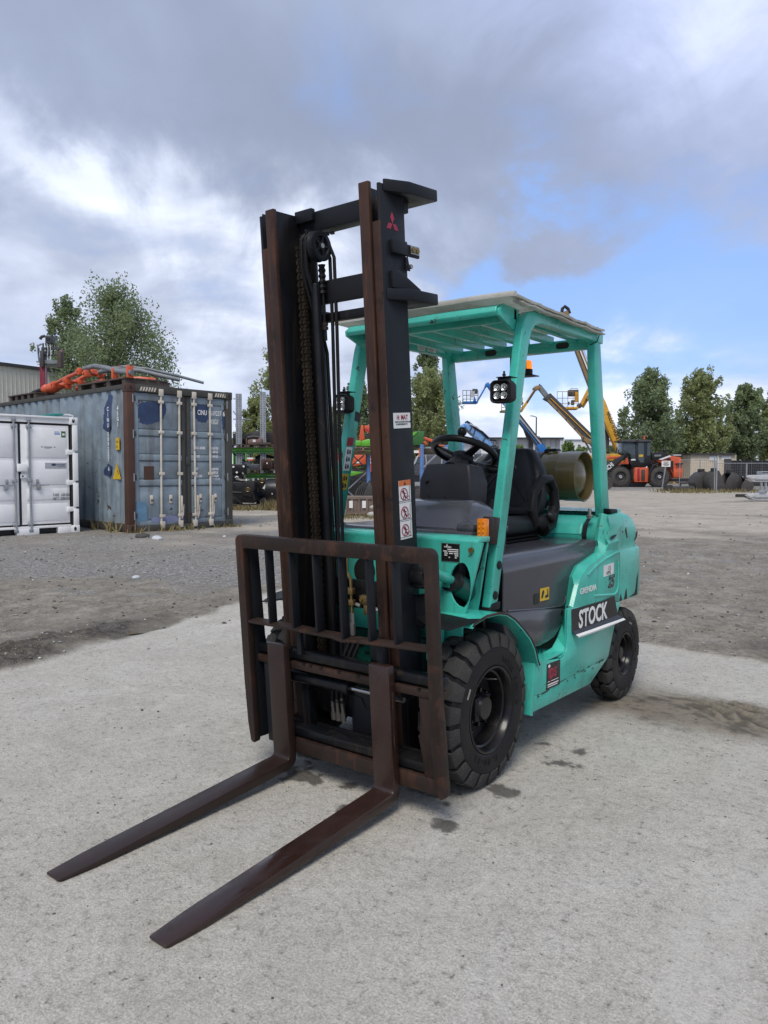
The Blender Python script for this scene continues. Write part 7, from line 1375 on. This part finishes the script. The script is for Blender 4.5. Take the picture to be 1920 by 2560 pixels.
    s.bar((1481, 970, .0), (1410, 780, .0), .52, 'fly_boom', 'boomtan'); s.bar((1484, 962, -.28), (1425, 812, -.28), .10, 'boom_strip', 'inkwhite'); s.bar((1481.5, 962, -.29), (1422.5, 812, -.29), .05, 'cable_track', 'inkblack'); s.bar((1489, 950, -.28), (1430, 800, -.28), .05, 'boom_strip', 'cream'); s.rod([(1404, 785, 0), (1406, 772, 0), (1412, 766, 0), (1420, 772, 0), (1424, 784, 0)], .14, 'boom_head', 'blackp')
    s.bar((1474, 1002, .1), (1480, 1036, .1), .16, 'hydraulic_ram', 'hosegrey')
    s.shape([(1486, 975), (1500, 975), (1516, 1008), (1554, 1112), (1552, 1130), (1544, 1130), (1530, 1098), (1508, 1046), (1490, 1000)], -.3, .3, 'main_boom', 'yellowp', None, .04); s.shape([(1524, 1066), (1534, 1078), (1544, 1104), (1538, 1110), (1524, 1080)], -.2, .2, 'boom_rib', 'boomdk'); s.shape([(1512, 1060), (1523, 1066), (1523, 1120), (1514, 1122)], .5, .7, 'mast_post', 'cargrey')
    a = s.P(1516.5, 1031, -.32); b = s.P(1545, 1112, -.32); text('HAULOTTE HA20 RTJ PRO', .46, a, b-a, (1, 0, .3), 'inkblack', s.t, .60, .01); s.bar((1530, 1078, .3), (1546, 1128, .3), .14, 'hydraulic_ram', 'boomdk'); lift_base(s, 1526, 1560, 1134, 'yellowp')
build_lifts()
def build_loader():
    s = Site('wheel_loader', 'orange and black wheel loader parked by the poplars', 'wheel loader', 1610, 57)
    def shp(p, d0, d1, n, m, par=None, bev=.04): return s.shape([(1500+x/3.95, 1080+y/3.95) for x, y in p], d0, d1, n, m, par, bev)
    k = 57/FPX/3.95
    for cx in (205, 590):
        for dd in (-.2, 1.9):
            q = s.P(1500+cx/3.95, 1192, dd); R = .775
            w = MB().lathe((q.x, dd, R), (0, 1, 0), [(-.0, 0), (.10, .12), (.10, .30), (.02, .38), (-.02, .42), (-.03, .60), (.02, .70), (.06, R-.05), (.12, R), (.48, R), (.54, R-.05), (.6, .6), (.5, .3), (.5, 0)], 40).build('wheel', 'rubgrey', s.t, 0, ang=30)
            MB().lathe((q.x, dd, R), (0, 1, 0), [(.06, 0), (-.02, .06), (-.02, .10), (.08, .13)], 20).build('hub', 'silver', w, 0); MB().lathe((q.x, dd, R), (0, 1, 0), [(.085, .14), (.085, .30), (.015, .385), (-.025, .40), (-.028, .42)], 32).build('rim', 'grit', w, 0, ang=30)
            lg = MB().box(-.06, .06, .02, .58, R-.03, R+.035).mesh('tyre_lug', 'rubgrey')
            for j in range(26): link('tyre_lug', lg, w, (q.x, dd, R), (0, 2*pi*j/26, 0))
    shp([(350, 350), (480, 350), (480, 495), (340, 495), (330, 440)], -.1, 1.9, 'articulation_frame', 'orangep'); shp([(372, 360), (392, 360), (392, 480), (372, 480)], -.16, -.11, 'ladder_rail', 'inkred'); shp([(410, 370), (445, 370), (445, 480), (410, 480)], -.18, -.11, 'steps', 'bucket')
    b = shp([(525, 215), (690, 232), (800, 252), (815, 300), (800, 455), (740, 455), (700, 380), (690, 340), (560, 290), (520, 260)], .1, 1.9, 'engine_hood', 'orangep'); shp([(505, 200), (640, 198), (690, 230), (620, 262), (570, 278), (520, 275)], .0, .098, 'hood_panel', 'blackp', b, .01); shp([(578, 270), (688, 230), (705, 240), (610, 275)], -.02, -.001, 'white_stripe', 'inkwhite', b, 0); shp([(535, 225), (605, 222), (605, 240), (540, 244)], -.012, -.001, 'number_plate', 'hosegrey', b, 0)
    shp([(690, 290), (725, 285), (725, 400), (690, 345)], .06, .098, 'grille', 'blackp', b, 0); shp([(725, 365), (820, 360), (815, 445), (728, 450)], .0, 2.0, 'counterweight', 'orangep'); shp([(755, 308), (820, 306), (820, 320), (755, 322)], -.1, .4, 'tail_light_bar', 'blackp', None, 0); shp([(665, 262), (700, 262), (700, 285), (665, 285)], -.03, .0, 'black_vent', 'blackp', b, 0)
    q = shp([(795, 255), (806, 252), (800, 345), (790, 350)], .2, .25, 'guard_rail', 'boomdk', None, 0)
    shp([(228, 95), (350, 82), (372, 90), (372, 130), (352, 260), (330, 300), (300, 240), (215, 205)], .15, 1.7, 'windscreen', 'darkglass', None, .02)
    c = shp([(350, 95), (500, 90), (515, 235), (525, 300), (450, 350), (300, 340), (290, 260), (330, 280), (355, 240)], .1, 1.8, 'cab', 'blackp', None, .04); shp([(372, 108), (432, 105), (435, 300), (400, 305), (378, 270)], .07, .098, 'door_glass', 'darkglass', c, 0); shp([(468, 108), (500, 106), (498, 232), (465, 235)], .07, .098, 'rear_window', 'darkglass', c, 0); shp([(385, 225), (425, 222), (425, 245), (385, 248)], .05, .068, 'yellow_label', 'yellow', c, 0); shp([(308, 268), (350, 266), (350, 280), (308, 282)], .05, .098, 'white_label', 'inkwhite', c, 0)
    shp([(210, 82), (345, 72), (500, 78), (520, 95), (350, 100), (215, 95)], .0, 1.9, 'cab_roof', 'boomdk', c, .02); shp([(212, 92), (232, 92), (230, 118), (215, 115)], -.1, .05, 'front_lamp', 'blackp', c, .01); shp([(357, 80), (384, 80), (382, 110), (360, 108)], -.06, .05, 'work_lamp', 'blackp', c, .01); s.rod([(1610.6, 1098, .5), (1610.6, 1089, .5)], .07, 'beacon', 'orangep'); MB().ball(s.P(1661.5, 1127, .3), .16, 10).build('mirror', 'blackp', s.t); s.rod([(1661.5, 1127, .3), (1659, 1138, .3)], .04, 'mirror_stalk', 'blackp')
    for p in ([(300, 320), (255, 322), (200, 330), (230, 312), (280, 318), (330, 375), (335, 470), (315, 480), (305, 400)], [(480, 470), (490, 380), (520, 325), (575, 300), (580, 318), (535, 340), (505, 385), (500, 470)]): shp(p, -.28, .5, 'mudguard', 'blackp', None, .02)
    a = shp([(60, 370), (150, 265), (290, 205), (300, 225), (215, 290), (110, 385), (60, 400)], -.05, .2, 'lift_arm', 'blackp', None, .03); shp([(60, 240), (205, 238), (208, 262), (60, 268)], .3, .6, 'hydraulic_ram', 'orangep'); shp([(190, 262), (270, 235), (290, 330), (250, 320), (180, 330), (175, 300)], .0, .5, 'front_frame', 'orangep')
    p0 = s.P(1500+78/3.95, 1080+382/3.95, -.07); p1 = s.P(1500+152/3.95, 1080+318/3.95, -.07); text('HITACHI', .48, p0+(p0-p1).normalized()*.55, p1-p0, (0, 0, 1), 'inkwhite', a, .62, .012); shp([(180, 290), (240, 262), (240, 282), (185, 312)], -.02, -.001, 'yellow_decal', 'yellow', a, 0)
    s.rod([(1560, 1150, -.1), (1568, 1132, -.2), (1576, 1138, -.1)], .05, 'hydraulic_hose', 'blackrub'); shp([(300, 495), (470, 495), (440, 545), (270, 545)], .3, 1.5, 'underbody', 'blackp', None, .02)
build_loader()
def build_right_yard():
    s = Site('notice_board', 'white notice board on a leaning steel post before the loader', 'sign', 1656, 49)
    s.bar((1655, 1222, .03), (1664, 1166, .03), .06, 'post', 'galv'); b = s.box(1654.5, 1676, 1152, 1167, -.03, .0, 'board', 'white')
    for k, (w, m) in enumerate(((14, 'inkred'), (10, 'inkblack'), (16, 'inkblack'), (12, 'inkblack'))): s.box(1665-w/2, 1665+w/2, 1154.5+2.7*k, 1155.7+2.7*k, -.036, -.031, 'print_line', m, b)
    def mesh_panel(x0, x1, y0, D, lab):
        s = Site('fence_panel', lab, 'fence', (x0+x1)/2, D, 'wire mesh fence panels'); a = s.P(x0, y0); b = s.P(x1, y0)
        for x in (a.x, b.x): MB().cyl((x, 0, 0), (x, 0, a.z), .025, n=8).build('post', 'galv', s.t)
        for z in (.12, a.z): MB().cyl((a.x, 0, z), (b.x, 0, z), .018, n=8).build('rail', 'galv', s.t)
        w = MB(); n = int((b.x-a.x)/.13)
        for k in range(1, n): x = a.x+(b.x-a.x)*k/n; w.beam((x, 0, .12), (x, 0, a.z), .008, .008)
        for k in range(1, 9): z = .12+(a.z-.12)*k/9; w.beam((a.x, 0, z), (b.x, 0, z), .008, .008)
        w.build('wire_mesh', 'wire', s.t, kind='stuff'); MB().box(a.x-.2, a.x+.25, -.15, .15, 0, .10).build('foot_block', 'wallgrey', s.t, .02)
    mesh_panel(1700, 1750, 1150, 52, 'wire fence panel in front of the ochre shed'); mesh_panel(1751, 1786, 1150, 51, 'wire fence panel in front of the cream shed wall'); mesh_panel(1789, 1866, 1158, 47, 'wire fence panel in front of the stacked buckets'); mesh_panel(1868, 1940, 1158, 47, 'wire fence panel at the right edge of the yard')
    s = Site('screen_fence', 'long black screened fence panel behind the digging buckets', 'fence', 1870, 62)
    f = s.box(1826, 1960, 1151, None, 0, .06, 'screen', 'screen'); s.box(1813, 1828, 1147, None, -.1, .1, 'gate_post', 'boomdk')
    for k in range(5): s.box(1852+26*k, 1853.6+26*k, 1150, None, -.06, -.002, 'post', 'boomdk', f)
    for k in range(9): s.box(1828, 1960, 1153+4.4*k, 1153.5+4.4*k, -.012, -.001, 'slat_line', 'cargrey', f)
    def bucket(x0, x1, y0, y1, D, lab, fl, mat='bucket'):
        s = Site('digging_bucket', lab, 'machine bucket', (x0+x1)/2, D, 'steel digging buckets by the fence'); a = s.P(x0, y0); b = s.P(x1, y0); W = b.x-a.x; H = a.z
        X = lambda u: (a.x+W*u) if not fl else (b.x-W*u)
        P = [(X(.55), H), (X(.78), H*.93), (X(.40), H*.55), (X(.62), H*.18), (X(1.0), .0), (X(.45), .0), (X(.1), H*.14), (X(0), H*.42), (X(.12), H*.72), (X(.32), H*.93)]
        C = [(X(.55), H), (X(.30), H*.93), (X(.08), H*.70), (X(.0), H*.42), (X(.10), H*.14), (X(.42), 0), (X(.95), 0), (X(.98), H*.06), (X(.5), H*.10), (X(.2), H*.22), (X(.1), H*.45), (X(.18), H*.66), (X(.36), H*.84), (X(.58), H*.93)]
        for y in (-.02, 1.0): MB().prism([(X(.55), H), (X(.80), H*.62), (X(1.0), 0), (X(.42), 0), (X(.10), H*.14), (X(0), H*.42), (X(.08), H*.70), (X(.30), H*.93)], 'y', y, y+.05).build('side_plate', mat, s.t, .01)
        MB().prism(C, 'y', .03, 1.0).build('shell', mat, s.t, .015); MB().box(min(X(.9), X(1.05)), max(X(.9), X(1.05)), .0, 1.02, 0, .10).build('cutting_edge', 'grit', s.t)
        MB().box(min(X(.35), X(.6)), max(X(.35), X(.6)), .3, .7, H*.94, H*1.12).build('hanger', 'grit', s.t, .03)
    bucket(1737, 1788, 1178, 1226, 46, 'largest grey bucket left of the two steel fence posts', False); bucket(1773, 1817, 1176, 1226, 45, 'grey bucket right behind the two steel fence posts', False, 'rubgrey'); bucket(1808, 1858, 1180, 1226, 45.5, 'open grey bucket facing left in the middle of the row', True); bucket(1850, 1886, 1194, 1226, 45, 'smallest bucket at the right end of the row', True, 'rubgrey')
    for i, (x, D) in enumerate(((1786, 43.5), (1790.5, 43))):
        s = Site('steel_post', ('left of two thin steel posts standing before the buckets', 'right of two thin steel posts standing before the buckets')[i], 'post', x, D, 'thin steel posts'); s.rod([(x, 1231, 0), (x+(2.5 if i else 1), 1142, 0)], .035, 'pole', 'galv'); MB().box(-.12, .12, -.1, .1, 0, .06).build('foot', 'wallgrey', s.t)
    s = Site('steel_pipe', 'long brown steel pipe lying on the dry grass', 'pipe', 1708, 46); a = s.P(1677, 1220); b = s.P(1738, 1219); MB().tube([(a.x, 0, .16), (b.x, .2, .16)], .15, 14).build('pipe', 'bucket', s.t); MB().box(a.x-.35, a.x+.05, -.2, .3, 0, .38).build('end_block', 'grit', s.t, .03)
    s = Site('drawbar', 'dark low trailer drawbar behind the loader', 'trailer', 1705, 54); s.box(1680, 1738, 1196, 1204, 0, .6, 'frame', 'blackp', None, .02); s.rod([(1690, 1204, -.05), (1705, 1208, -.05), (1735, 1205, -.05)], .08, 'coupling', 'boomdk'); s.box(1700, 1704, 1204, None, .1, .3, 'prop', 'boomdk')
    s = Site('lift_platform', 'galvanised platform frame with two tapered beams at the right edge', 'machine', 1890, 30.5)
    for y0, y1, x0, n in ((1188, 1205, 1864, 0), (1234, 1250, 1862, 1)):
        s.shape([(x0, y0+4), (x0+14, y0), (1990, y0-3), (1990, y1), (x0+22, y1), (x0+10, y0+11)], 0, .35, 'beam', 'silver', None, .02); s.shape([(x0+6, y0+4), (x0+18, y0+1), (x0+26, y0+6), (x0+16, y0+10)], -.03, -.001, 'tarp_wrap', 'tarp'); s.box(x0+24, 1990, y1-6, y1-4.5, -.02, -.001, 'shadow_groove', 'boomdk')
        s.bar((x0+8, y0+5, .1), (x0-(22 if n else 4), y0+5, .1), .12, 'drawbar', 'grit')
    for x in (1903, 1914): s.box(x, x+3, 1205, 1236, .05, .15, 'upright', 'galv')
    s.bar((1902, 1232, .0), (1920, 1222, .0), .05, 'brace', 'galv'); s.shape([(1897, 1236), (1904, 1224), (1912, 1228), (1915, 1236)], .0, .2, 'pivot', 'galv'); s.box(1903, 1935, 1178, 1190, .1, .5, 'control_box', 'galv', None, .02); s.box(1905, 1933, 1180, 1182, .07, .099, 'box_edge', 'boomdk'); s.box(1925, 1990, 1205, 1234, .2, .3, 'lattice_panel', 'boomdk')
    for x in (1935, 1985): s.box(x, x+6, 1250, None, .05, .3, 'wheel_leg', 'blackp')
    s = Site('street_lamp', 'thin grey street lamp behind the near guard post', 'street lamp', 1341, 72); a = s.P(1341, 1043); MB().tube([(a.x, 0, 0), (a.x, 0, a.z)], [.09, .06], 8).build('pole', 'boomdk', s.t); s.rod([(1341, 1043, 0), (1336, 1041, 0), (1330, 1040, 0)], .04, 'arm', 'boomdk'); s.box(1326, 1333, 1038.8, 1040.4, -.1, .1, 'lamp_head', 'boomdk')
    # dry grass along the container, the rack feet and the right hand strip
    g = MB(); rs = random.Random(4)
    def tuft(p, n, h, sp):
        for _ in range(n):
            a = rs.uniform(0, 6.28); q = Vector((p.x+rs.gauss(0, sp), p.y+rs.gauss(0, sp), gz(p.x, p.y))); hh = h*rs.uniform(.4, 1.2); d = Vector((cos(a), sin(a), 0)); l = Vector((rs.gauss(0, .35), rs.gauss(0, .35), 1)).normalized()
            w = .010+.0004*(q-CAMP).length; g.add([q-d*w, q+d*w, q+l*hh*.6+d*w*.5, q+l*hh, q+l*hh*.6-d*w*.5], [(0, 1, 2, 3, 4)])
    ux = Vector((cos(1.474), sin(1.474), 0)); uy = Vector((-sin(1.474), cos(1.474), 0)); c0 = Vector((-10.79, 5.85, .12))
    for t, n, h in ((.0, 40, .22), (.15, 30, .5), (-.1, 30, .2), (.75, 70, .28), (1.0, 90, .22), (1.25, 60, .25), (1.6, 40, .15), (2.1, 50, .22), (2.4, 70, .25)): tuft(c0+ux*t-uy*.12, int(n*.4), h*.55, .10)
    for t in (.3, .6, 1.2): tuft(c0+uy*t-ux*.1, 10, .3, .05)
    for k in range(60): tuft(at(rs.uniform(575, 700), 1200, rs.uniform(23, 24)), 9, .16, .2)
    for k in range(40): tuft(at(rs.uniform(672, 698), 1200, rs.uniform(23.2, 24)), 9, .32, .12)
    for k in range(170): tuft(at(rs.uniform(1665, 1880), 1200, rs.uniform(42, 50)), 9, .24, .5)
    for k in range(40): tuft(at(rs.uniform(800, 950), 1200, rs.uniform(19, 20)), 7, .12, .2)
    m, nt, p = newmat('dry_grass'); q = NT(nt); q.L(q.mix(q.ss(q.noise(3, 4), .35, .65), (.22, .165, .075), (.15, .14, .06)), p.inputs['Base Color']); p.inputs['Roughness'].default_value = .8; MT['grass'] = m
    o = g.build('dry_grass', 'grass', None, kind='stuff'); tag(o, 'dry yellow grass tufts along the containers, racks and fence', 'grass')
    for i, (px, py, r, lab) in enumerate(((392, 1352, .085, 'pale rock on the gravel before the blue container doors'), (357, 1347, .10, 'grey rock by the rusty container corner'), (340, 1436, .045, 'white stone lying on the bare mud at left'))):
        p_ = onz(px, py, .1); b = bmesh.new(); bmesh.ops.create_icosphere(b, subdivisions=2, radius=r)
        for v in b.verts: v.co *= 1+.28*noise.noise(v.co*9+Vector((i, 0, 0))); v.co.z *= .6; v.co.x *= 1.35
        me = bpy.data.meshes.new('stone'); b.to_mesh(me); b.free(); me.materials.append(MT['wallgrey'] if i != 1 else MT['rubgrey']); link('stone', me, None, (p_.x, p_.y, gz(p_.x, p_.y)+r*.3), (0, 0, i), lab, 'stone')
build_right_yard()
bake_texts()
